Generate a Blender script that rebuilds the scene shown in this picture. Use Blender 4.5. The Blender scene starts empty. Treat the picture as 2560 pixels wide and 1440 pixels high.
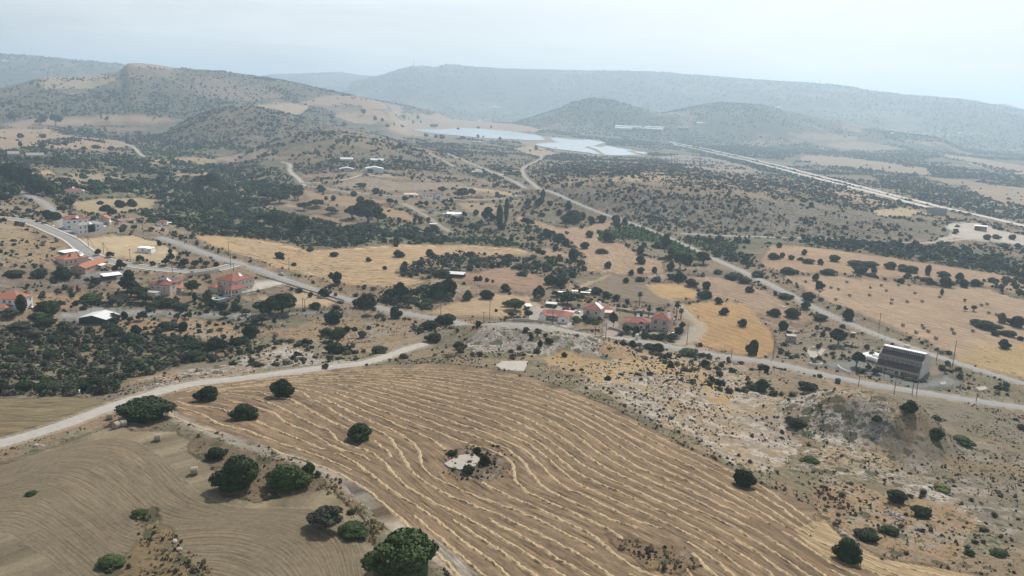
import bpy, math, random
import numpy as np
from mathutils import Matrix, Vector
random.seed(7)
RNG = np.random.default_rng(11)
SC = bpy.context.scene
COL = SC.collection
R = math.radians
# ------------------------------------------------------------------ camera, sky, sun, exposure
S = 1.28                       # metres per survey unit
CAMZ = 90*S
PITCH, ROLL, FOC = R(12.7), R(2.0), 2000.0     # FOC in pixels of a 2560 px wide frame
cam = bpy.data.cameras.new('camera'); camo = bpy.data.objects.new('camera', cam); COL.objects.link(camo)
cam.sensor_width = 36; cam.lens = FOC/2560*36; cam.clip_start = 1; cam.clip_end = 30000
_f = Vector((0, math.cos(PITCH), -math.sin(PITCH))); _r0 = Vector((1, 0, 0)); _u0 = _r0.cross(_f)
_r = _r0*math.cos(ROLL)+_u0*math.sin(ROLL); _u = _u0*math.cos(ROLL)-_r0*math.sin(ROLL)
camo.matrix_world = Matrix(((_r.x, _u.x, -_f.x, 0), (_r.y, _u.y, -_f.y, 0), (_r.z, _u.z, -_f.z, CAMZ), (0, 0, 0, 1)))
SC.camera = camo
SUN_AZ, SUN_EL = R(25), R(47)
w = bpy.data.worlds.new('World'); SC.world = w; w.use_nodes = True
nt = w.node_tree; nt.nodes.clear()
def wn(t, **k):
    n = nt.nodes.new(t)
    for a, b in k.items(): setattr(n, a, b)
    return n
sky = wn('ShaderNodeTexSky', sky_type='NISHITA', sun_disc=False, sun_elevation=SUN_EL, sun_rotation=SUN_AZ,
         altitude=150, air_density=1.0, dust_density=3.5, ozone_density=1.0)
tc = wn('ShaderNodeTexCoord'); mp = wn('ShaderNodeMapping'); mp.inputs['Scale'].default_value = (1.0, 1.0, 5.5)
cn = wn('ShaderNodeTexNoise'); cn.inputs['Scale'].default_value = 2.2; cn.inputs['Detail'].default_value = 7; cn.inputs['Roughness'].default_value = .55
cn.inputs['Distortion'].default_value = .4
cr = wn('ShaderNodeValToRGB'); cr.color_ramp.elements[0].position = .38; cr.color_ramp.elements[1].position = .72
cr.color_ramp.elements[0].color = (.38, .38, .38, 1); cr.color_ramp.elements[1].color = (.93, .93, .93, 1)
mx = wn('ShaderNodeMixRGB'); mx.inputs['Color2'].default_value = (12, 12, 11.9, 1)     # thin high cloud, as bright as the real one
bg = wn('ShaderNodeBackground'); bg.inputs['Strength'].default_value = .086
wo = wn('ShaderNodeOutputWorld')
L = nt.links.new
L(tc.outputs['Generated'], mp.inputs['Vector']); L(mp.outputs[0], cn.inputs['Vector']); L(cn.outputs['Fac'], cr.inputs['Fac'])
sx = wn('ShaderNodeSeparateXYZ'); mr = wn('ShaderNodeMapRange'); mr.inputs['From Min'].default_value = .18; mr.inputs['From Max'].default_value = .75; mr.inputs['To Min'].default_value = 1; mr.inputs['To Max'].default_value = .12
mm = wn('ShaderNodeMath', operation='MULTIPLY'); L(tc.outputs['Generated'], sx.inputs[0]); L(sx.outputs[2], mr.inputs[0]); L(mr.outputs[0], mm.inputs[1]); L(cr.outputs['Color'], mm.inputs[0])
L(mm.outputs[0], mx.inputs['Fac']); L(sky.outputs[0], mx.inputs['Color1']); L(mx.outputs[0], bg.inputs['Color']); L(bg.outputs[0], wo.inputs[0])
SUNV = Vector((math.sin(SUN_AZ)*math.cos(SUN_EL), math.cos(SUN_AZ)*math.cos(SUN_EL), math.sin(SUN_EL)))
sl = bpy.data.lights.new('sun', 'SUN'); sl.energy = 4.6; sl.angle = R(.8); sl.color = (1, .92, .79)
so = bpy.data.objects.new('sun', sl); COL.objects.link(so); so.rotation_euler = (-SUNV).to_track_quat('-Z', 'Y').to_euler(); so.location = (0, 0, 300)
SC.view_settings.view_transform = 'Standard'; SC.view_settings.look = 'None'; SC.view_settings.exposure = .1; SC.view_settings.gamma = 1
SC.render.engine = 'CYCLES'
SC.cycles.max_bounces = 4; SC.cycles.diffuse_bounces = 2; SC.cycles.glossy_bounces = 2; SC.cycles.volume_bounces = 1
SC.cycles.transparent_max_bounces = 6; SC.cycles.use_denoising = True
# ------------------------------------------------------------------ numeric helpers
def _hash(i, j, s):
    n = (i*374761393 + j*668265263 + s*2246822519) & 0xffffffff
    n = ((n ^ (n >> 13))*1274126177) & 0xffffffff
    return ((n ^ (n >> 16)) & 0xffff)/65535.0
def vnoise(x, y, s=0):
    xi = np.floor(x).astype(np.int64); yi = np.floor(y).astype(np.int64)
    fx = x-xi; fy = y-yi; fx = fx*fx*(3-2*fx); fy = fy*fy*(3-2*fy)
    a = _hash(xi, yi, s); b = _hash(xi+1, yi, s); c = _hash(xi, yi+1, s); d = _hash(xi+1, yi+1, s)
    return (a+(b-a)*fx)*(1-fy)+(c+(d-c)*fx)*fy
def fbm(x, y, o=4, s=0):
    t = 0; a = .5; n = 0
    for k in range(o):
        t = t+a*vnoise(x*2**k, y*2**k, s+k*17); n += a; a *= .5
    return t/n-.5                    # about -.5 .. .5
def sstep(a, b, x):
    t = np.clip((x-a)/(b-a), 0, 1); return t*t*(3-2*t)
def ray(px, py):
    x = (px-1280)/FOC; y = (720-py)/FOC
    v = _f+_r*x+_u*y
    h = math.hypot(v.x, v.y)
    return math.atan2(v.x, v.y), v.z/h          # azimuth, slope per metre of horizontal distance
# ------------------------------------------------------------------ terrain survey
CZ = """
-300 1500 24;0 1440 24;640 1440 25;1280 1440 25;1920 1440 24;2560 1440 19;2900 1500 15;0 1250 23;400 1200 23.5;800 1250 24.5;1200 1150 23;
1500 1150 23;1700 1150 21.5;1900 1250 21;2100 1300 19;2400 1300 15.5;2560 1200 12;0 1100 21;300 1010 20;600 960 18.5;900 925 17;1150 912 18;1300 925 19;
1480 980 19;1600 1040 19.5;1800 1150 19.5;1500 900 10;1700 930 9;1600 960 15;1900 1000 8;1900 1090 14;2000 930 3.5;2150 1090 11;2300 1010 3;2560 1060 1;2560 1120 6;2300 1150 11;2100 1180 15;
1500 832 1;1700 868 0;1900 900 0;2100 940 0;2300 978 -1;2560 1022 -2;2560 960 -2;2400 905 -1;2200 830 0;2000 760 1;1800 650 2;1600 572 4;1350 478 8;1200 418 10;1100 385 11;
2200 700 1;2450 740 0;2560 800 -2;2300 850 0;2100 660 3;2000 625 4;2300 640 1;2560 700 -2;1950 605 3;700 650 6;900 700 4;1100 650 3;1300 650 2;1000 620 3;600 603 9;1200 770 3;
1400 700 2;1600 650 2;1450 580 4;1700 720 1;1850 800 1;700 575 0;850 580 -1;1100 590 -1;500 525 2;100 560 17;200 620 14;300 620 12;400 600 11;200 700 9;400 725 6;600 722 5;0 780 9;300 780 4;
550 800 2;700 780 3;650 680 7;800 728 4;950 770 3;1100 797 2;1300 815 2;0 550 20;0 480 18;130 510 16;0 900 8;250 850 3;250 950 10;500 880 6;700 860 6;900 835 4;1000 870 9;0 830 8;150 760 6;
0 420 20;0 350 20;200 350 15;400 380 6;300 450 9;600 430 3;500 340 6;200 300 18;700 470 5;850 470 8;1000 470 7;1000 520 5;800 500 3;900 425 16;1000 400 12;750 400 8;1200 520 4;1100 540 3;
1050 328 17;1300 345 3;1450 380 -8;1600 386 -8;1350 360 -2;900 330 2;800 300 34;1100 300 34;1300 320 22;1000 285 50;650 270 64;1550 540 5;1750 592 3;1900 600 3;2100 606 2;2300 608 1;
1700 425 11;1500 420 10;1850 440 8;2000 460 5;2200 500 0;2300 560 2;2450 560 0;1690 357 -8;2000 440 -4;2340 517 -3;2560 562 -5;1800 360 -8;2300 400 -12;2560 430 -12;2100 370 -8;2560 380 -14;1900 345 4;2300 350 10;1400 315 24;1600 320 24"""
pts = []
def world_at_z(px, py, z):
    az, sl_ = ray(px, py); d = (z-CAMZ)/sl_
    return az, d
for t in CZ.replace('\n', '').split(';'):
    a, b, z = map(float, t.split()); az, d = world_at_z(a, b, z*S)
    pts.append((az, math.log(d), z*S))
for az in (-.7, -.35, 0, .35, .7):
    pts.append((az, math.log(55), 30 if az < .5 else 22)); pts.append((az, math.log(4200*S), 5*S)); pts.append((az, math.log(9000), 20*S))
for d in (400, 900, 2000, 3000):
    pts.append((-.72, math.log(d), 18)); pts.append((.72, math.log(d), -4))
P = np.array(pts); P[:, 0] *= 2.4
def tps(r2): return np.where(r2 > 0, r2*np.log(np.maximum(r2, 1e-12)), 0)
r2 = ((P[:, None, :2]-P[None, :, :2])**2).sum(-1)
A = tps(r2)+np.eye(len(P))*.004
A = np.block([[A, np.ones((len(P), 1)), P[:, :2]], [np.ones((1, len(P))), np.zeros((1, 3))], [P[:, :2].T, np.zeros((2, 3))]])
W = np.linalg.solve(A, np.concatenate([P[:, 2], np.zeros(3)]))
def base_h(az, ld):
    q = np.stack([az*2.4, ld], -1); out = np.zeros(q.shape[:-1])
    for k in range(len(P)): out += W[k]*tps(((q-P[k, :2])**2).sum(-1))
    return out+W[-3]+q[..., 0]*W[-2]+q[..., 1]*W[-1]
# polar grid
NA = 1150
AZ = np.linspace(-.80, .80, NA)
ds = [40.0]
while ds[-1] < 11500:
    d = ds[-1]; ds.append(d+min(d*d*.00155/(95*1.0), d*.0068))
D = np.array(ds); LD = np.log(D); ND = len(D)
ca = np.linspace(AZ[0], AZ[-1], 180); cl = np.linspace(LD[0], LD[-1], 220)
HB = base_h(*np.meshgrid(ca, cl))
ia = np.interp(AZ, ca, np.arange(180)); il = np.interp(LD, cl, np.arange(220))
def cubic_rs(M, idx, axis):
    i = np.clip(np.floor(idx).astype(int), 1, M.shape[axis]-3); f = idx-i
    sh = [1, 1]; sh[axis] = -1; f = f.reshape(sh)
    g = lambda k: np.take(M, i+k, axis)
    a, b, c, d = g(-1), g(0), g(1), g(2)
    return b+.5*f*(c-a+f*(2*a-5*b+4*c-d+f*(3*(b-c)+d-a)))
H = cubic_rs(cubic_rs(HB, il, 0), ia, 1)
H = np.clip(H, -30, 60)
AA, DD = np.meshgrid(AZ, D); LL = np.log(DD)
X = DD*np.sin(AA); Y = DD*np.cos(AA)
far = sstep(3600*S, 4300*S, DD); H = H*(1-far)+(8*S)*far
H -= sstep(4200, 5200, DD)*0
# ridges: crest outline seen from here, distance of the crest, front and back widths, gully depth
RIDGES = [
 ("650 188;700 185;780 182;850 180;900 188;950 190;1000 196", 6900, 1500, 1200, 12),
 ("-300 120;0 135;80 140;200 152;300 160;360 185;420 215", 5000, 1500, 900, 14),
 ("880 205;930 195;960 186;1000 173;1030 167;1060 166;1085 170;1120 161;1200 168;1300 172;1500 177;1620 178;1700 186;1750 190;1900 202;2050 212;2100 214;2180 228;2250 236;2400 250;2480 262;2560 277;2900 300", 5500, 1700, 1500, 34),
 ("1650 182;1780 189;1900 199;2050 207", 6900, 900, 900, 5),
 ("2250 236;2330 240;2400 246;2450 252;2480 262;2510 259;2560 273;2700 280", 7000, 900, 900, 8),
 ("-300 235;0 222;60 206;110 193;230 191;300 178;318 159;340 158;400 165;430 170;520 176;600 184;700 200;820 226;900 242;960 256", 2650, 1000, 700, 30),
 ("860 236;950 252;1010 263;1080 276", 3250, 380, 400, 5),
 ("1320 296;1400 271;1430 256;1480 245;1530 251;1600 270;1640 281;1680 292", 3200, 380, 380, 8),
 ("1640 286;1750 263;1800 256;1900 262;2000 283;2060 298;2150 316;2260 333;2350 345", 3400, 550, 450, 8),
 ("420 330;460 302;500 284;560 268;640 267;700 278;780 300;860 320;950 340", 1650, 420, 350, 16),
 ("640 372;700 350;760 335;850 332;950 345;1050 372;1130 392", 1200, 260, 260, 4),
 ("1300 490;1360 468;1450 452;1550 450;1650 458;1750 470;1850 484;1950 502;2050 520;2180 542;2280 560", 770, 150, 480, 5),
 ("1110 845;1160 832;1210 812;1260 803;1320 808;1400 822;1450 838;1500 852", 272, 34, 40, .8),
 ("1960 1018;2020 998;2080 984;2150 978;2220 990;2280 1012", 218, 26, 30, .5),
]
for outl, dc, wf, wb, gul in RIDGES:
    dc *= S; wf *= S; wb *= S
    p = [tuple(map(float, q.split())) for q in outl.split(';')]
    ra = [ray(*q) for q in p]
    a = np.array([q[0] for q in ra]); z = np.array([CAMZ+dc*q[1] for q in ra])
    jj = (fbm(AZ*dc/60, AZ*0+dc, 4, 5))*(wf*.006)
    zc = np.interp(AZ, a, z)+jj*.5
    ext = .03 if dc > 400 else .065
    tap = sstep(a[0]-ext, a[0]+.005, AZ)*(1-sstep(a[-1]-.005, a[-1]+ext, AZ))
    i0, i1 = np.searchsorted(D, dc-wf*1.7), np.searchsorted(D, dc+wb+5); j0, j1 = max(0, np.searchsorted(AZ, a[0]-ext)), min(NA, np.searchsorted(AZ, a[-1]+ext))
    w_ = (slice(i0, i1), slice(j0, j1)); Xs, Ys, Ds, Hs, tp = X[w_], Y[w_], DD[w_], H[w_], tap[None, j0:j1]
    wob = fbm(Xs/(wf*1.2), Ys/(wf*1.2), 3, int(dc))*wf*.55
    s = Ds-dc
    s = np.where(s < 0, (s+wob*np.clip(-s/wf*2, 0, 1))/wf, s/wb)
    prof = np.where(np.abs(s) < 1, .5+.5*np.cos(np.pi*np.clip(s, -1, 1)), 0)
    g = np.abs(fbm(Xs/(wf*.22)+3, Ys/(wf*.5), 4, int(dc)+9))*2
    h = (zc[None, j0:j1]-Hs)*prof*tp
    h = h-g*gul*S*.9*np.clip(prof*4*(1-prof), 0, 1)*tp*(h > 0)
    H[w_] = Hs+np.maximum(h, 0)
def pix2gr(px, py, HH=None):
    """first hit of the pixel's line of sight with the terrain: (azimuth, distance, height)"""
    HH = H if HH is None else HH
    az, slp = ray(px, py)
    f = np.interp(az, AZ, np.arange(NA)); i = min(int(f), NA-2); f -= i
    hc = HH[:, i]*(1-f)+HH[:, i+1]*f
    e = hc-(CAMZ+D*slp)
    k = np.argmax(e >= 0)
    if e[k] < 0: k = ND-1; return az, D[k], hc[k]
    if k == 0: return az, D[0], hc[0]
    t = e[k-1]/(e[k-1]-e[k]); d = D[k-1]+(D[k]-D[k-1])*t
    return az, d, hc[k-1]+(hc[k]-hc[k-1])*t
def P2(s): return [tuple(map(float, q.split())) for q in s.replace('\n', '').strip(';').split(';')]
def to_w(pp):
    out = []
    for q in pp:
        a, d, z = pix2gr(*q); out.append((d*math.sin(a), d*math.cos(a)))
    return out
def inpoly(ax, ay, poly):
    """poly in (az, ln d)"""
    c = np.zeros(ax.shape, bool); n = len(poly)
    for i in range(n):
        x1, y1 = poly[i]; x2, y2 = poly[(i+1) % n]
        m = ((y1 > ay) != (y2 > ay))
        with np.errstate(divide='ignore', invalid='ignore'):
            c ^= m & (ax < (x2-x1)*(ay-y1)/(y2-y1+1e-12)+x1)
    return c
def pol_al(pp):
    o = []
    for q in pp:
        a, d, z = pix2gr(*q); o.append((a, math.log(d)))
    return o
# ------------------------------------------------------------------ roads and level building plots pressed into the terrain
ROADS = [
 ('road', 'pale worn asphalt country road crossing the valley past the houses and the mill', 4.0, "395 592;440 606;490 625;540 643;590 657;640 671;700 695;760 716;820 735;880 751;950 770;1040 789;1140 802;1220 807;1330 813;1450 832;1560 849;1680 868;1780 886;1920 906;2060 936;2220 968;2400 995;2560 1020;2750 1050"),
 ('road', 'straight pale road running from the barns past the reeds and the hay field', 3.3, "1075 372;1130 390;1180 409;1240 434;1290 455;1345 475;1420 500;1500 530;1545 546;1600 565;1650 586;1720 615;1770 640;1850 675;1920 708;1990 745;2060 782;2130 812;2220 850;2340 892;2450 927;2560 961;2750 1010"),
 ('road', 'grey asphalt street through the hillside village', 4.2, "-80 538;0 544;50 549;100 564;140 582;178 598;202 618;232 640;275 656;330 664;400 674;480 681;540 677;585 662"),
 ('road', 'narrow street climbing into the village from behind', 3.6, "50 480;75 490;105 503;135 530;155 556;172 592"),
 ('road', 'narrow lane in front of the white farmhouse', 2.6, "1340 479;1300 491;1240 498;1180 500;1100 498;1040 493;960 488;870 480;800 468;757 463"),
 ('road', 'small side lane bending up from the junction', 2.6, "1352 386;1356 396;1332 407;1303 421;1308 437;1330 456;1346 472"),
 ('track', 'white gravel track along the top of the big striped field', 3.0, "-90 1132;0 1106;80 1084;180 1052;290 1008;380 984;480 961;600 944;720 930;820 917;900 907;960 892;1020 874;1062 861"),
 ('track', 'pale dirt track bending past the farm sheds', 3.0, "762 466;757 458;742 442;726 430;722 418;733 411;705 404"),
 ('track', 'pale dirt track under the rocky slope', 2.4, "1700 583;1800 589;1960 594;2100 597;2200 602;2300 609;2350 604;2390 600;2440 594;2490 590;2560 592"),
 ('track', 'dirt track from the depot down to the scrub', 1.8, "1005 508;1040 525;1075 545;1100 565;1125 580"),
 ('track', 'dark yard lane with parked cars beside the depot', 2.2, "1000 503;1025 515;1055 526;1085 531;1115 535"),
 ('track', 'pale track to the two farm sheds', 2.5, "760 458;830 455;880 446;905 434;925 436;960 444"),
 ('track', 'dirt path behind the farm sheds', 2.5, "1070 380;1090 393;1112 402;1138 418"),
 ('track', 'white lane on the far left slope', 2.5, "300 356;330 364;344 378;356 390;372 395"),
 ('track', 'gravel drive curving round the corner house', 2.6, "1690 862;1730 848;1752 832;1752 812;1730 795;1708 775;1690 755"),
 ('faint', 'faint grey wheel track along the lower edge of the striped field', 1.5, "405 1020;440 1047;540 1087;640 1122;740 1150;830 1185;900 1232;960 1288;1060 1360;1160 1432"),
 ('track', 'pale zigzag track climbing the far ridge', 5, "1395 187;1412 196;1440 207;1428 216;1415 225"),
 ('track', 'pale straight farm road on the far hill at right', 5, "1950 283;1985 295;2020 309;2058 326"),
 ('highway', 'near carriageway of the motorway on its low bank', 6.5, "1676 358;1760 377;1860 400;1960 425.5;2060 452;2160 479;2260 506;2335 524"),
 ('highway', 'far carriageway of the motorway with cars on it', 6.5, "1676 354;1760 371;1860 393;1960 418;2060 444.5;2160 471;2260 497;2340 517;2420 535;2560 566;2700 598"),
]
def resample(w, step):
    w = np.array(w); seg = np.hypot(*(w[1:]-w[:-1]).T); s = np.concatenate([[0], np.cumsum(seg)])
    n = max(4, int(s[-1]/step)); t = np.linspace(0, s[-1], n)
    # catmull style smoothing through dense linear then box blur
    q = np.stack([np.interp(t, s, w[:, 0]), np.interp(t, s, w[:, 1])], 1)
    k = max(1, int(np.mean(seg)/step*.35))
    for _ in range(2):
        pad = np.concatenate([2*q[:1]-q[1:k+1][::-1], q, 2*q[-1:]-q[-k-1:-1][::-1]]); ker = np.ones(2*k+1)/(2*k+1)
        q = np.stack([np.convolve(pad[:, 0], ker, 'valid'), np.convolve(pad[:, 1], ker, 'valid')], 1)
    return q
def gidx(x, y):
    a = np.arctan2(x, y); d = np.hypot(x, y)
    return np.interp(a, AZ, np.arange(NA)), np.interp(d, D, np.arange(ND))
def ground(x, y):
    x = np.asarray(x, float); y = np.asarray(y, float)
    fa, fd = gidx(x, y); i = np.clip(fd.astype(int), 0, ND-2); j = np.clip(fa.astype(int), 0, NA-2); u = fd-i; v = fa-j
    return (H[i, j]*(1-v)+H[i, j+1]*v)*(1-u)+(H[i+1, j]*(1-v)+H[i+1, j+1]*v)*u
DAZ = AZ[1]-AZ[0]
def stamp(q, z, rad, dist, zz):
    fa, fd = gidx(q[:, 0], q[:, 1])
    for (x, y), zq, a, r in zip(q, z, fa, fd):
        d = math.hypot(x, y); ja = int(rad/d/DAZ)+2
        j0, j1 = max(0, int(a)-ja), min(NA, int(a)+ja+2)
        i0 = np.searchsorted(D, d-rad-1); i1 = np.searchsorted(D, d+rad+1)+1
        dd = np.hypot(X[i0:i1, j0:j1]-x, Y[i0:i1, j0:j1]-y); m = dd < dist[i0:i1, j0:j1]
        dist[i0:i1, j0:j1][m] = dd[m]; zz[i0:i1, j0:j1][m] = zq
H0 = H.copy()
ROADD = np.full(H.shape, 1e6)
roadq = []
for kind, lab, hw, pl in ROADS:
    wq = to_w(P2(pl)); dm = np.mean([math.hypot(*q) for q in wq])
    q = resample(wq, max(1.2, dm*.004))
    z = ground(q[:, 0], q[:, 1]); k = max(3, int(25/max(1.2, dm*.004)))
    zp = np.concatenate([np.full(k, z[0]), z, np.full(k, z[-1])]); z = np.convolve(zp, np.ones(2*k+1)/(2*k+1), 'valid')
    if kind == 'highway': z = z+1.5
    roadq.append((q, z))
for (kind, lab, hw, pl), (q, z) in zip(ROADS, roadq):
    dist = np.full(H.shape, 1e6); zz = np.zeros(H.shape)
    stamp(q, z, hw+14, dist, zz)
    m = 1-sstep(hw+1.0, hw+(9 if kind != 'track' else 5), dist)
    if kind == 'faint': FAINT = dist; continue
    H = H*(1-m)+(zz-.12)*m
    ROADD = np.minimum(ROADD, dist-hw)
PADS = [(220, 675, 13), (190, 660, 12), (430, 728, 15), (600, 720, 18), (5, 772, 16), (195, 570, 14), (230, 578, 14), (260, 557, 9), (320, 553, 9), (403, 561, 7), (187, 478, 12),
        (365, 628, 9), (232, 808, 11), (866, 428, 14), (935, 428, 16), (1080, 492, 14), (1028, 489, 11), (1137, 538, 14), (1478, 793, 11), (1515, 790, 9), (1390, 803, 11), (1600, 812, 12), (1650, 818, 11),
        (2262, 930, 22), (1978, 850, 6), (2448, 568, 10), (1083, 565, 7), (1197, 494, 9), (1195, 432, 9)]
for px, py, rr in PADS:
    a, d, z = pix2gr(px, py); x, y = d*math.sin(a), d*math.cos(a)
    m = 1-sstep(rr*.8, rr*1.5, np.hypot(X-x, Y-y)); m = m*(ROADD > .5)
    H = H*(1-m)+z*m
# ------------------------------------------------------------------ fields and ground cover
STR = (.40, .285, .175); TAN = (.36, .26, .165)
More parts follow.
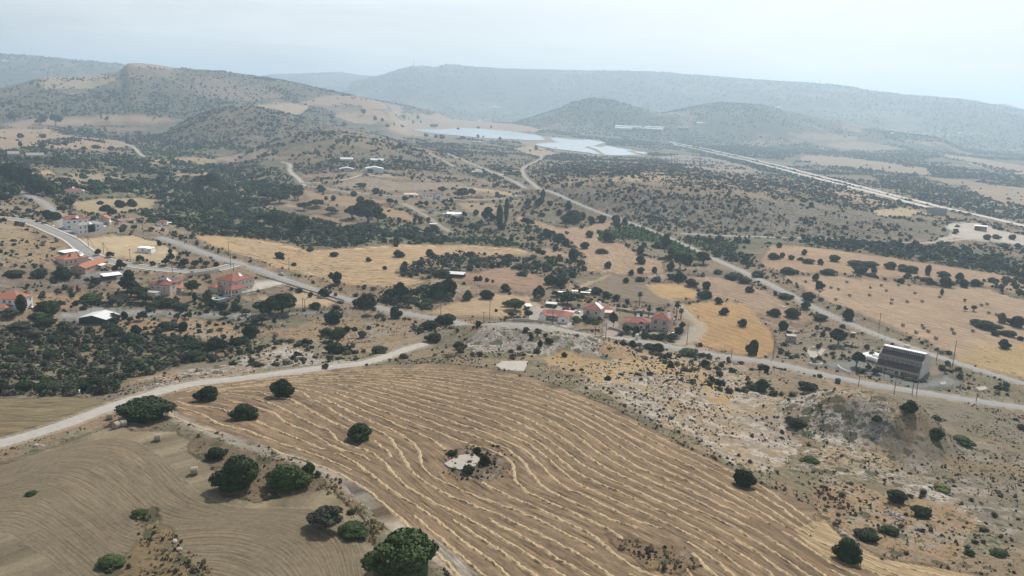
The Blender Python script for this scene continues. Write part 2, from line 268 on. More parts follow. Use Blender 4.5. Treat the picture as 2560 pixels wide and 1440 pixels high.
# polygon, albedo, streak strength, streak heading (deg) or None, tuft density, name
FIELDS = [
 ('GREEN', "430 505;520 498;640 525;700 558;800 545;880 570;960 560;1080 575;1160 592;1280 602;1290 618;1150 608;1000 606;870 615;760 618;640 592;520 588;450 565;380 558", (.115, .12, .07), 0, None, .4),
 ('GREEN', "100 400;260 392;400 405;540 412;740 430;765 468;700 500;640 520;500 500;330 490;150 482;120 450", (.155, .145, .092), 0, None, .5),
 ('GREEN', "1640 600;1750 598;1900 598;2050 603;2200 610;2330 612;2420 625;2560 655;2600 708;2480 678;2350 655;2200 633;2050 614;1920 606;1880 625;1900 650;1850 662;1780 636;1700 605", (.12, .125, .08), 0, None, .4),
 ('F1', "380 1005;430 978;520 958;640 941;800 922;960 911;1060 908;1160 913;1280 932;1400 967;1500 1007;1600 1056;1700 1111;1830 1172;1950 1235;2030 1262;2062 1300;2030 1345;2110 1385;2250 1412;2400 1438;2560 1490;2560 1760;1350 1760;1130 1440;1010 1360;935 1290;865 1215;800 1178;700 1135;600 1097;500 1072;430 1045", (.19, .138, .09), 1, None, .05),
 ('F2', "-420 1250;-300 1185;0 1162;150 1112;290 1062;330 1078;440 1078;500 1122;540 1182;560 1240;650 1256;780 1232;830 1216;870 1262;920 1312;935 1362;935 1440;925 1700;-420 1700", (.185, .155, .105), .85, None, .05),
 ('ISL', "330 1295;365 1280;392 1300;470 1390;560 1440;640 1540;620 1640;200 1640;235 1440;300 1402;352 1340", (.21, .155, .085), 0, None, .9),
 ('F3', "-420 1000;0 990;160 990;260 1000;300 1012;200 1045;0 1092;-420 1150", (.165, .135, .08), 1, -78, .1),
 ('MARG', "470 1080;560 1108;640 1130;720 1165;790 1185;850 1215;800 1225;720 1240;640 1250;560 1235;520 1170;480 1120", (.17, .125, .085), 0, None, .8),
 ('F4', "515 610;530 592;590 592;640 598;720 612;765 624;870 620;1000 611;1150 611;1290 620;1330 632;1250 642;1180 641;1120 651;1030 667;1000 677;1020 692;1062 706;1020 716;900 720;850 711;780 691;700 671;640 651;600 641;560 625", (.46, .31, .165), 1, -62, .02),
 ('F5', "1090 690;1150 669;1200 665;1280 668;1370 698;1402 722;1300 729;1200 716;1120 697", (.32, .215, .145), 1, -80, .05),
 ('F6', "1055 784;1100 765;1150 752;1240 734;1330 738;1352 760;1340 786;1240 797;1140 794", (.43, .32, .2), .6, -70, .15),
 ('F7', "185 604;250 592;330 588;400 606;445 634;425 662;330 652;240 642;215 622", (.50, .39, .23), .5, -80, .1),
 ('F8', "480 588;560 590;640 601;610 640;570 632;520 612", (.47, .33, .17), .6, -60, .05),
 ('F9', "755 474;800 480;870 490;960 499;985 507;930 512;860 512;770 503", (.36, .26, .17), .8, -72, .06),
 ('F9', "812 508;900 512;985 520;1050 548;1046 558;960 545;880 525", (.38, .27, .17), .8, -66, .06),
 ('F9', "740 540;800 535;900 560;860 575;790 565", (.30, .22, .15), .3, -66, .4),
 ('F9', "175 505;250 497;345 494;392 500;378 520;300 533;240 540;190 525", (.36, .29, .18), .4, -80, .2),
 ('F9', "700 745;760 722;790 730;830 745;850 755;820 770;760 770;700 765;600 748;650 735", (.44, .34, .22), .4, -66, .25),
 ('F10', "1290 538;1350 553;1400 572;1490 562;1530 546;1522 572;1497 600;1560 610;1600 640;1660 652;1660 684;1590 690;1530 684;1450 681;1430 664;1465 645;1440 618;1400 588;1340 566;1285 555", (.38, .275, .18), 1, -28, .04),
 ('F10', "1280 640;1370 618;1430 640;1425 650;1350 642", (.37, .27, .18), .6, -60, .2),
 ('F11', "1430 695;1530 680;1600 698;1650 704;1612 712;1640 735;1700 760;1660 768;1560 752;1500 740;1445 722", (.23, .185, .125), .8, -52, .15),
 ('FPATH', "1435 720;1500 694;1535 684;1522 692;1452 724", (.40, .32, .21), 0, None, .1),
 ('F11', "1612 711;1652 708;1705 712;1745 730;1742 750;1692 752;1652 745;1622 727", (.47, .31, .14), .6, -60, .02),
 ('F12', "1700 760;1762 755;1850 757;1882 776;1912 811;1937 850;1932 886;1892 897;1820 882;1752 866;1720 852;1752 838;1748 802", (.44, .275, .115), .6, -30, .02),
 ('F13', "1700 690;1790 692;1880 712;1970 760;2045 798;2010 815;1930 802;1895 788;1850 757;1770 748;1730 712", (.335, .24, .165), 1, -33, .05),
 ('F14', "1950 690;2070 689;2200 700;2330 716;2450 718;2560 750;2700 780;2700 990;2500 938;2380 890;2250 832;2130 778;2050 744;1985 711", (.40, .285, .18), .8, -40, .015),
 ('F14b', "2370 905;2440 870;2560 862;2700 880;2700 985;2560 952;2450 920", (.42, .31, .16), .4, -40, .5),
 ('F15', "1925 612;2050 620;2200 640;2350 662;2560 694;2700 715;2700 770;2560 738;2440 712;2330 700;2150 690;1950 686;1900 662;1915 630", (.375, .265, .17), .6, -65, .04),
 ('YARD', "2360 560;2440 556;2500 575;2580 592;2580 620;2500 608;2440 602;2390 598;2350 604;2330 600;2380 585", (.44, .40, .34), .2, 20, .15),
 ('YARD', "2180 525;2250 517;2330 535;2260 545;2190 540", (.40, .31, .2), .2, 20, .3),
 ('MILL', "1940 900;1960 840;2050 832;2150 850;2230 880;2330 900;2400 930;2450 960;2400 975;2300 962;2200 945;2080 925", (.21, .185, .14), .2, -40, .6),
 ('MILLYARD', "2135 895;2190 915;2240 945;2300 960;2340 945;2360 935;2400 955;2380 972;2300 972;2200 950;2140 930;2060 918;2070 905", (.20, .205, .19), 0, None, .05),
 ('LOT', "1265 800;1330 768;1400 765;1460 775;1460 800;1430 815;1340 806", (.38, .35, .31), .1, 0, .05),
 ('LOT', "1680 864;1710 830;1725 810;1755 815;1762 832;1740 850;1700 866", (.31, .29, .25), .1, 0, .05),
 ('LOT', "1500 840;1512 800;1545 795;1545 830;1520 845", (.33, .27, .23), .1, 0, .0),
 ('LOT', "150 780;230 768;330 770;430 778;600 782;700 784;860 778;860 786;600 796;430 792;300 800;200 806;150 800", (.27, .265, .245), .2, -80, .15),
 ('LOT', "160 690;230 680;300 672;310 690;260 712;180 705", (.25, .25, .23), .1, 0, .2),
 ('LOT', "535 715;560 705;640 712;660 722;590 738;548 735", (.42, .39, .35), 0, None, 0),
 ('LOT', "640 700;700 700;720 716;660 722;620 735;560 742;640 724", (.5, .46, .4), 0, None, 0),
 ('ROCK', "1150 862;1180 840;1260 812;1380 812;1450 835;1500 852;1490 880;1400 880;1300 888;1200 882", (.34, .32, .30), 0, None, 1.0),
 ('ROCK', "1500 905;1620 880;1750 900;1900 960;1960 1010;1980 1080;1950 1160;1880 1180;1760 1110;1640 1050;1520 990;1440 950", (.33, .285, .24), 0, None, .5),
 ('YEL', "1380 885;1500 893;1650 895;1720 902;1800 960;1850 1010;1800 1020;1700 930;1600 935;1500 960;1400 930;1350 905", (.43, .29, .12), 0, None, .35),
 ('YEL', "1490 850;1560 862;1660 880;1720 900;1650 905;1560 895;1500 880", (.36, .24, .125), 0, None, .5),
 ('ROCK', "1950 1000;2080 975;2200 985;2260 1030;2200 1100;2100 1130;1990 1090", (.33, .31, .28), 0, None, 1.0),
 ('ROCK', "2000 1120;2150 1100;2300 1150;2420 1200;2500 1250;2560 1280;2560 1350;2400 1290;2250 1220;2100 1200;2000 1160", (.30, .275, .24), 0, None, 1.0),
 ('YEL', "2030 1190;2150 1220;2260 1260;2380 1260;2480 1320;2420 1400;2200 1370;2080 1330;2060 1250", (.33, .225, .13), 0, None, .8),
 ('ROCK', "620 880;700 860;780 880;860 905;800 915;700 915;600 900", (.37, .35, .33), 0, None, .8),
 ('ROCK', "330 985;420 930;520 920;600 900;700 915;620 935;480 955;360 985", (.27, .24, .21), 0, None, .9),
 ('YEL', "660 830;760 800;900 800;1000 815;1080 840;1030 865;940 880;840 880;760 850;700 850", (.33, .225, .125), 0, None, .8),
 ('YEL', "290 790;420 800;560 805;620 840;540 862;440 850;340 830;280 812", (.34, .235, .135), 0, None, .5),
 ('YEL', "0 745;100 740;250 735;400 738;480 745;430 765;250 768;100 775;0 780", (.35, .235, .13), 0, None, .6),
 ('YEL', "-300 560;0 562;60 572;110 600;170 618;190 645;150 650;60 640;0 640;-300 640", (.36, .27, .15), 0, None, .7),
 ('SLAB', "1250 900;1320 903;1308 930;1240 915", (.45, .41, .35), 0, None, .05),
 ('FSOL', "1015 330;1060 322;1140 318;1215 322;1290 329;1360 340;1400 343;1500 350;1520 364;1625 382;1610 392;1500 393;1430 383;1330 368;1290 354;1200 350;1060 337", (.30, .235, .17), 0, None, .1),
 ('STRW', "1990 1325;2060 1298;2110 1345;2200 1392;2350 1420;2480 1448;2420 1475;2200 1432;2080 1402;2020 1360", (.34, .26, .155), 1, -50, .05),
 ('DARK', "-60 655;60 660;130 668;190 706;290 708;300 738;200 738;60 736;-60 735", (.155, .128, .096), 0, None, .6),
 ('DARK', "-60 822;60 805;150 802;300 815;400 845;470 852;560 865;600 872;540 900;450 912;300 962;285 988;160 990;-60 990", (.115, .105, .075), 0, None, .5),
 ('DARK', "330 585;400 588;480 602;560 622;640 650;720 680;800 706;870 736;950 768;920 772;860 748;780 720;700 690;640 664;575 640;480 612;400 596", (.135, .108, .08), 0, None, .2),
 ('DARK', "1098 1160;1120 1130;1175 1112;1235 1135;1258 1170;1215 1200;1150 1205;1108 1186", (.13, .10, .07), 0, None, .6),
 ('DARK', "1520 1330;1600 1352;1690 1382;1780 1428;1740 1460;1640 1425;1550 1370", (.16, .115, .075), 0, None, .6),
 ('DARK', "1985 1195;2060 1222;2145 1270;2155 1300;2100 1290;2025 1245", (.15, .11, .08), 0, None, .5),
 ('DARK', "1880 672;1960 715;2040 760;2140 808;2230 850;2330 888;2310 878;2200 836;2100 796;2000 752;1930 718;1890 690", (.13, .11, .08), 0, None, .4),
 ('DARK', "1000 665;1100 635;1280 640;1450 650;1465 680;1400 694;1280 668;1100 690;1010 695", (.14, .12, .085), 0, None, .6),
 ('DARK', "2200 1100;2400 1090;2700 1120;2700 1440;2560 1440;2500 1330;2380 1240;2250 1180", (.175, .15, .112), 0, None, .8),
 # middle and far fields
 ('FF', "1480 452;1560 440;1640 430;1760 445;1640 452;1540 458", (.36, .28, .19), 0, None, .5),
 ('FF', "640 262;770 262;770 270;640 270", (.42, .33, .22), .8, 60, .1),
 ('FF', "740 258;800 241;870 240;960 256;1010 268;960 272;880 262;800 262", (.35, .25, .18), .3, -70, .1),
 ('FF', "830 285;900 280;980 276;1080 288;1200 296;1290 312;1360 326;1330 330;1240 328;1120 322;1030 326;930 310;850 296", (.37, .275, .19), .3, -70, .1),
 ('FF', "960 318;1020 326;1100 338;1060 342;1000 334", (.38, .29, .2), .2, -70, .2),
 ('FF', "1280 372;1330 362;1400 385;1340 392", (.38, .28, .19), .2, -70, .1),
 ('FF', "1635 392;1700 387;1780 394;1850 410;1912 432;1850 432;1760 420;1680 410", (.27, .235, .19), .3, -50, .1),
 ('FF', "1700 418;1790 405;1900 440;1800 432", (.33, .26, .19), .2, -50, .3),
 ('FF', "1970 334;2060 334;2150 342;2140 350;2080 352;2000 345", (.34, .26, .19), .2, -50, .1),
 ('FF', "2058 359;2140 352;2200 360;2265 373;2180 378;2110 372", (.34, .27, .19), .2, -50, .05),
 ('FF', "2010 390;2100 386;2200 402;2320 422;2330 440;2240 432;2140 420;2060 415;2000 400", (.34, .26, .18), .2, -50, .2),
 ('FF', "1920 418;2020 440;2110 470;2200 475;2230 495;2100 478;1980 445", (.33, .25, .175), .2, -50, .25),
 ('FF', "2350 385;2430 393;2560 415;2700 440;2700 470;2560 438;2440 415", (.35, .27, .19), .2, -50, .1),
 ('FF', "2400 460;2480 462;2560 470;2700 480;2700 540;2560 520;2460 495", (.33, .26, .18), .2, -50, .15),
 ('FF', "2060 475;2130 470;2260 510;2200 520;2120 500", (.35, .27, .18), .2, -50, .2),
 ('FF', "-300 330;0 322;60 318;120 322;200 330;180 342;80 340;0 345;-300 350", (.37, .28, .19), .2, -70, .1),
 ('FF', "-200 350;0 345;90 330;150 338;230 345;300 352;330 366;260 378;150 372;60 368;0 378;-200 380", (.36, .27, .18), .2, -70, .1),
 ('FF', "100 212;130 190;260 188;290 200;250 215;150 222;110 222", (.40, .31, .2), 0, None, .2),
 ('FF', "315 160;345 158;400 165;440 172;400 174;330 168", (.36, .27, .2), 0, None, .05),
 ('FF', "180 290;300 288;400 292;460 300;380 315;260 312;150 318;60 325;0 312;60 300", (.34, .255, .175), .2, -70, .2),
 ('FF', "60 432;120 424;140 436;90 444", (.45, .34, .18), 0, None, .05),
 ('FF', "140 440;220 428;330 440;300 452;200 462;120 470;100 455", (.33, .27, .18), 0, None, .2),
 ('FF', "330 400;480 392;560 400;540 410;400 414", (.35, .27, .18), 0, None, .2),
 ('FF', "420 425;520 428;530 440;440 442", (.34, .26, .18), 0, None, .2),
 ('FF', "530 395;600 380;700 390;760 395;700 405;600 408", (.31, .25, .19), 0, None, .3),
 ('FF', "1100 460;1180 468;1260 478;1330 486;1300 492;1200 480;1120 470", (.44, .34, .22), 0, None, .1),
 ('FF', "1140 505;1240 508;1250 530;1200 545;1150 520", (.35, .265, .18), .3, -60, .1),
 ('FF', "820 468;900 440;1000 455;1150 455;1180 465;1080 478;960 480;860 474", (.33, .265, .2), 0, None, .7),
 ('FF', "2100 320;2200 318;2260 327;2150 331", (.30, .24, .17), 0, None, .1),
 ('FF', "1930 349;2010 352;1985 362;1920 358", (.29, .23, .165), 0, None, .1),
 ('FF', "2250 350;2350 356;2430 367;2330 366", (.31, .245, .17), 0, None, .1),
 ('FF', "2290 440;2420 450;2510 470;2380 463", (.30, .235, .16), .2, -50, .2),
 ('FF', "1830 356;1900 350;1960 358;1900 367", (.30, .235, .165), 0, None, .1),
 ('FF', "2440 500;2520 505;2600 525;2540 532;2460 515", (.29, .23, .16), .2, -50, .2),
 ('FF', "1560 455;1700 452;1760 462;1640 470", (.27, .21, .145), 0, None, .5),
 ('FF', "230 318;330 316;400 322;330 330;240 328", (.31, .24, .165), 0, None, .2),
 ('FF', "560 345;640 338;700 345;640 354", (.27, .22, .155), 0, None, .3),
 ('FF', "480 232;600 226;720 240;640 252;520 246", (.26, .205, .15), 0, None, .5),
 ('GREEN', "350 372;440 362;520 366;525 386;430 392;360 392", (.12, .155, .07), 0, None, .2),
 ('GREEN', "140 325;200 318;280 325;240 342;170 338", (.12, .15, .075), 0, None, .2),
 ('GREEN', "480 505;560 515;640 520;600 540;500 530", (.15, .17, .10), 0, None, .3),
 ('GREEN', "880 575;1000 560;1120 575;1080 592;960 600;880 600", (.2, .19, .12), 0, None, .4),
 ('RST', "1340 478;1500 470;1700 485;1900 500;2000 512;2250 560;2300 590;2100 600;1900 590;1750 588;1600 560;1500 528;1400 498", (.235, .205, .18), 0, None, .9),
 ('RST', "740 430;850 390;1000 385;1100 400;1150 430;1050 430;1000 410;860 405;780 440", (.25, .215, .185), 0, None, .9),
]
wrp = 1.0
NX = X+fbm(X/9, Y/9, 3, 3)*np.clip(DD*.006, .8, 12)*1.6; NY = Y+fbm(X/9, Y/9, 3, 4)*np.clip(DD*.006, .8, 12)*1.6
WA = np.arctan2(NX, NY); WL = np.log(np.hypot(NX, NY))
# wild ground between the fields
n1 = fbm(X/70, Y/70, 5, 21); n2 = fbm(X/14, Y/14, 4, 31); n3 = fbm(X/260, Y/260, 3, 41); n4 = fbm(X/3.2, Y/3.2, 3, 51)
def mixc(a, b, t): return a*(1-t[..., None])+b*t[..., None]
C = np.zeros(H.shape+(3,))
tan = np.array((.205, .156, .106)); och = np.array((.25, .17, .095)); gry = np.array((.145, .132, .104)); scr = np.array((.105, .105, .064)); lim = np.array((.33, .30, .26))
C[:] = mixc(tan, och, sstep(-.05, .2, n2+.1*n1)); C = mixc(C, gry, sstep(-.02, .18, n1)*.7); C = mixc(C, lim, sstep(.10, .26, n2-.4*n1)*.6)
C = mixc(C, scr, sstep(-.06, .12, n3+n2*.7)*.75)
TU = np.full(H.shape, .7); ST = np.zeros(H.shape); PH = X*.8+Y*.2; AL = Y*.8-X*.2; RK = sstep(.05, .2, n2-.4*n1)*.5
FM = np.zeros(H.shape)             # cultivated: no wild bushes here
gsl = None
def guides(s): return [to_w(P2(q)) for q in s.split('|')]
def arcs(w, n):
    w = np.array(w); s = np.concatenate([[0], np.cumsum(np.hypot(*(w[1:]-w[:-1]).T))]); t = np.linspace(0, s[-1], n)
    q = np.stack([np.interp(t, s, w[:, 0]), np.interp(t, s, w[:, 1])], 1); k = n//40+1; ker = np.ones(2*k+1)/(2*k+1)
    for _ in range(2):
        pad = np.concatenate([2*q[:1]-q[1:k+1][::-1], q, 2*q[-1:]-q[-k-1:-1][::-1]])
        q = np.stack([np.convolve(pad[:, 0], ker, 'valid'), np.convolve(pad[:, 1], ker, 'valid')], 1)
    return q
G1 = guides("400 985;640 948;820 932;1000 921;1140 925;1280 945;1400 979;1500 1020;1600 1068;1700 1121;1800 1166;1920 1225;2010 1285;2110 1375;2250 1418;2420 1450;2560 1490"
 "|560 975;700 955;840 942;950 944;1065 955;1155 976;1280 1000;1380 1032;1467 1080;1515 1120;1605 1175;1680 1203;1750 1240;1920 1317;2085 1425;2220 1520"
 "|500 985;600 968;700 970;760 986;820 1022;927 1080;985 1108;1045 1142;1082 1177;1137 1232;1280 1302;1380 1352;1470 1402;1600 1475;1760 1580"
 "|400 1010;430 1042;520 1076;640 1116;760 1150;860 1190;950 1250;1050 1340;1130 1420;1200 1500;1300 1620")
R1 = [0, 5, 16, 23]
G2 = guides("-300 1235;-100 1188;100 1136;200 1106;280 1090;350 1104;410 1150;470 1215;560 1268;660 1276;760 1268;850 1290;905 1340;920 1440;920 1560"
 "|-300 1330;-60 1240;80 1200;150 1215;230 1270;320 1340;400 1345;500 1325;620 1330;720 1370;780 1440;800 1560"
 "|-300 1420;-100 1330;20 1330;100 1380;170 1440;260 1530;330 1530;420 1500;520 1520;600 1600;640 1700")
R2 = [0, 16, 34]
G4 = guides("560 596;640 603;700 618;765 630;870 626;1000 618;1150 617;1300 628|590 615;660 628;740 645;840 662;930 668;1000 660;1060 650;1180 634|610 638;660 652;740 676;830 700;900 714;960 716;1030 710;1058 704")
R4 = [0, 7, 15]
def patch(G, RR, per, n=500):
    """dense sheet of (x, y, row number, metres along)"""
    A_ = [arcs(g, n) for g in G]; out = []; rows = []
    for k in range(len(G)-1):
        m = (RR[k+1]-RR[k])
        for r in range(m*per+(1 if k == len(G)-2 else 0)):
            t = r/(m*per); q = A_[k]*(1-t)+A_[k+1]*t; rows.append((RR[k]+r/per, q))
    return rows
from mathutils import kdtree
def phase_of(G, RR, mask, sp):
    rows = patch(G, RR, 4, 400); kd = kdtree.KDTree(sum(len(q) for _, q in rows)); dat = []
    for r, q in rows:
        s = np.concatenate([[0], np.cumsum(np.hypot(*(q[1:]-q[:-1]).T))])
        for (x, y), a in zip(q, s): kd.insert((x, y, 0), len(dat)); dat.append((r, a))
    kd.balance(); ii = np.argwhere(mask)
    for i, j in ii:
        f = kd.find_n((X[i, j], Y[i, j], 0), 3)
        wsum = 0; pr = 0; pa = 0
        for _, k, dd in f:
            wt = 1/(dd*dd+.05); wsum += wt; pr += wt*dat[k][0]; pa += wt*dat[k][1]
        PH[i, j] = pr/wsum*sp; AL[i, j] = pa/wsum
masks = {}
for nm, pl, alb, st, ang, tu in FIELDS:
    pa = pol_al(P2(pl)); q = np.array(pa)
    i0, i1 = np.searchsorted(LD, q[:, 1].min()-.05), np.searchsorted(LD, q[:, 1].max()+.05)
    j0, j1 = np.searchsorted(AZ, q[:, 0].min()-.03), np.searchsorted(AZ, q[:, 0].max()+.03)
    i1 = min(i1, ND); j1 = min(j1, NA)
    sl_ = (slice(i0, i1), slice(j0, j1))
    soft = nm in ('ROCK', 'YEL', 'RST', 'ISL', 'MARG', 'GREEN', 'MILL', 'DARK')
    if soft:
        qx = X[sl_]+fbm(X[sl_]/12, Y[sl_]/12, 4, 61)*np.clip(DD[sl_]*.06, 8, 60); qy = Y[sl_]+fbm(X[sl_]/12, Y[sl_]/12, 4, 71)*np.clip(DD[sl_]*.06, 8, 60)
        m = inpoly(np.arctan2(qx, qy), np.log(np.hypot(qx, qy)), pa)
    else: m = inpoly(WA[sl_], WL[sl_], pa)
    full = np.zeros(H.shape, bool); full[sl_] = m
    alb = np.array(alb)*(.55 if nm == 'RST' else .8 if nm in ('ROCK', 'YEL', 'ISL', 'MARG') else (.78 if nm[0] == 'F' and nm not in ('F1', 'F2', 'F3') else .9)); alb = alb*(1-.12)+alb.mean()*.12 if nm in ('F4', 'F8', 'F11', 'F12', 'F14', 'F7') else alb
    cc = alb[None, None, :]*(1+.18*n2[sl_][..., None]+.25*n1[sl_][..., None])
    if nm == 'YEL': cc = mixc(cc, lim*.8+0*cc, sstep(.02, .16, n4[sl_]+n2[sl_]*.6)*.6)
    if nm == 'DARK': cc = mixc(cc, np.array((.25, .165, .09))+0*cc, sstep(.0, .13, n2[sl_]+.4*n4[sl_])*.55); cc = mixc(cc, np.array((.27, .245, .215))+0*cc, sstep(.06, .2, n4[sl_]-.5*n2[sl_])*.5)
    if nm in ('ROCK', 'RST'):
        kk = .45 if nm == 'RST' else 1.0; cc = mixc(cc, kk*np.array((.30, .215, .125))+0*cc, sstep(-.01, .09, n2[sl_]+.3*n4[sl_])*.75); cc = mixc(cc, kk*np.array((.14, .12, .09))+0*cc, sstep(.0, .14, n3[sl_]+n4[sl_]-.6*n2[sl_])*.4); cc = mixc(cc, kk*np.array((.44, .41, .37))+0*cc, sstep(.05, .15, n4[sl_]-.5*n2[sl_])*.85)
    a = .8 if soft else 1.0
    C[sl_] = np.where(m[..., None], C[sl_]*(1-a)+cc*a, C[sl_])
    ST[full] = st; TU[full] = tu; RK[full] = 1 if nm == 'ROCK' else .3 if nm == 'RST' else (.25 if nm == 'YEL' else 0)
    FM[full] = 0 if nm in ('DARK', 'GREEN', 'ROCK', 'YEL', 'RST', 'ISL', 'MARG', 'MILL') else 1
    if ang is not None:
        c_, s_ = math.cos(R(ang)), math.sin(R(ang)); PH[full] = (X*c_-Y*s_)[full]; AL[full] = (X*s_+Y*c_)[full]
    masks[nm] = masks.get(nm, np.zeros(H.shape, bool)) | full
# worn, weedy margins where tilled ground meets the wild
ed = np.zeros(H.shape, bool); ed[:, 1:] |= FM[:, 1:] != FM[:, :-1]; ed[1:] |= FM[1:] != FM[:-1]
e2 = ed.copy()
for sh in ((1, 0), (-1, 0), (0, 1), (0, -1)): e2 |= np.roll(ed, sh, (0, 1))
C = np.where((e2 & (DD < 2600))[..., None], C*(.62+.5*(fbm(X/6, Y/6, 3, 44)[..., None]+.25)), C)
EDGE = np.argwhere(ed & (DD > 170) & (DD < 2400))
phase_of(G1, R1, masks['F1'], 5.6); phase_of(G2, R2, masks['F2'], 5.6); phase_of(G4, R4, masks['F4'], 7)
# small relief of the wild ground, none on the tilled fields and roads
rel = (1-FM)*sstep(1.5, 8, ROADD)
H = H+rel*(fbm(X/22, Y/22, 4, 81)*2.6*np.clip(DD/500, .35, 1.6)+fbm(X/5, Y/5, 3, 91)*.9)
H = H+rel*RK*(np.abs(fbm(X/8, Y/8, 4, 95))*2.2)
m = sstep(0, 2.2, -ROADD+2.2)*(ROADD > 0)
C = mixc(C, np.array((.36, .31, .24))+0*C, m*.6)
C = mixc(C, np.array((.27, .25, .215))+0*C, (1-sstep(1.2, 3.2, FAINT+fbm(X/5, Y/5, 3, 5)*2))*sstep(-.3, .0, fbm(X/12, Y/12, 3, 8))*.8)
TU = TU*sstep(0, 2, ROADD); 
def new_mesh_obj(name, V, F, mat=None, parent=None, smooth=False):
    """V (n,3) array, F (m,4) or (m,3) int array"""
    me = bpy.data.meshes.new(name); V = np.asarray(V, np.float32); F = np.asarray(F, np.int32); k = F.shape[1]
    me.vertices.add(len(V)); me.vertices.foreach_set('co', V.ravel())
    me.loops.add(F.size); me.loops.foreach_set('vertex_index', F.ravel())
    me.polygons.add(len(F)); me.polygons.foreach_set('loop_start', np.arange(0, F.size, k, dtype=np.int32)); me.polygons.foreach_set('loop_total', np.full(len(F), k, np.int32))
    me.update(calc_edges=True)
    if smooth: me.polygons.foreach_set('use_smooth', np.ones(len(F), bool))
    if mat: me.materials.append(mat)
    o = bpy.data.objects.new(name, me); COL.objects.link(o)
    if parent: o.parent = parent
    return o
def vcol(me, name, arr):
    at = me.attributes.new(name, 'FLOAT_COLOR', 'POINT'); a = np.ones((len(arr), 4), np.float32); a[:, :arr.shape[1]] = arr; at.data.foreach_set('color', a.ravel())
def grid_faces(nr, nc):
    i = np.arange(nr-1)[:, None]*nc+np.arange(nc-1)[None, :]; i = i.ravel()
    return np.stack([i, i+1, i+nc+1, i+nc], 1)
# ------------------------------------------------------------------ materials
def nmat(name):
    m = bpy.data.materials.new(name); m.use_nodes = True; t = m.node_tree; b = t.nodes['Principled BSDF']; b.inputs['Roughness'].default_value = .9
    b.inputs['Specular IOR Level'].default_value = .25
    return m, t, b
def NN(t, ty, **k):
    n = t.nodes.new(ty)
    for a, b in k.items():
        if a in n.inputs: n.inputs[a].default_value = b
        else: setattr(n, a, b)
    return n
def mathn(t, op, a, b=None, clamp=False):
    n = t.nodes.new('ShaderNodeMath'); n.operation = op; n.use_clamp = clamp
    for i, v in enumerate((a, b)):
        if v is None: continue
        if isinstance(v, (int, float)): n.inputs[i].default_value = v
        else: t.links.new(v, n.inputs[i])
    return n.outputs[0]
def mixn(t, fac, c1, c2, blend='MIX'):
    n = t.nodes.new('ShaderNodeMixRGB'); n.blend_type = blend
    for i, v in zip(('Fac', 'Color1', 'Color2'), (fac, c1, c2)):
        if isinstance(v, (int, float)): n.inputs[i].default_value = v
        elif isinstance(v, tuple): n.inputs[i].default_value = (*v[:3], 1)
        else: t.links.new(v, n.inputs[i])
    return n.outputs[0]
def smat(name, col, rough=.85, var=.15, scale=1.2, metal=0, spec=.3, stripes=None):
    """plain weathered material: base colour broken by two noises"""
    m, t, b = nmat(name); geo = NN(t, 'ShaderNodeTexCoord')
    n = NN(t, 'ShaderNodeTexNoise', Scale=scale, Detail=5.0, Roughness=.65); t.links.new(geo.outputs['Object'], n.inputs['Vector'])
    f = mathn(t, 'MULTIPLY_ADD', n.outputs['Fac'], var*2); t.nodes[-1].inputs[2].default_value = 1-var
    c = mixn(t, 1.0, tuple(col), f, 'MULTIPLY')
    if stripes:
        wv = NN(t, 'ShaderNodeTexWave', Scale=stripes[0], Distortion=.3); wv.bands_direction = stripes[1]; t.links.new(geo.outputs['Object'], wv.inputs['Vector'])
        c = mixn(t, stripes[2], c, wv.outputs['Color'], 'MULTIPLY')
    t.links.new(c, b.inputs['Base Color']); b.inputs['Roughness'].default_value = rough; b.inputs['Metallic'].default_value = metal; b.inputs['Specular IOR Level'].default_value = spec
    return m
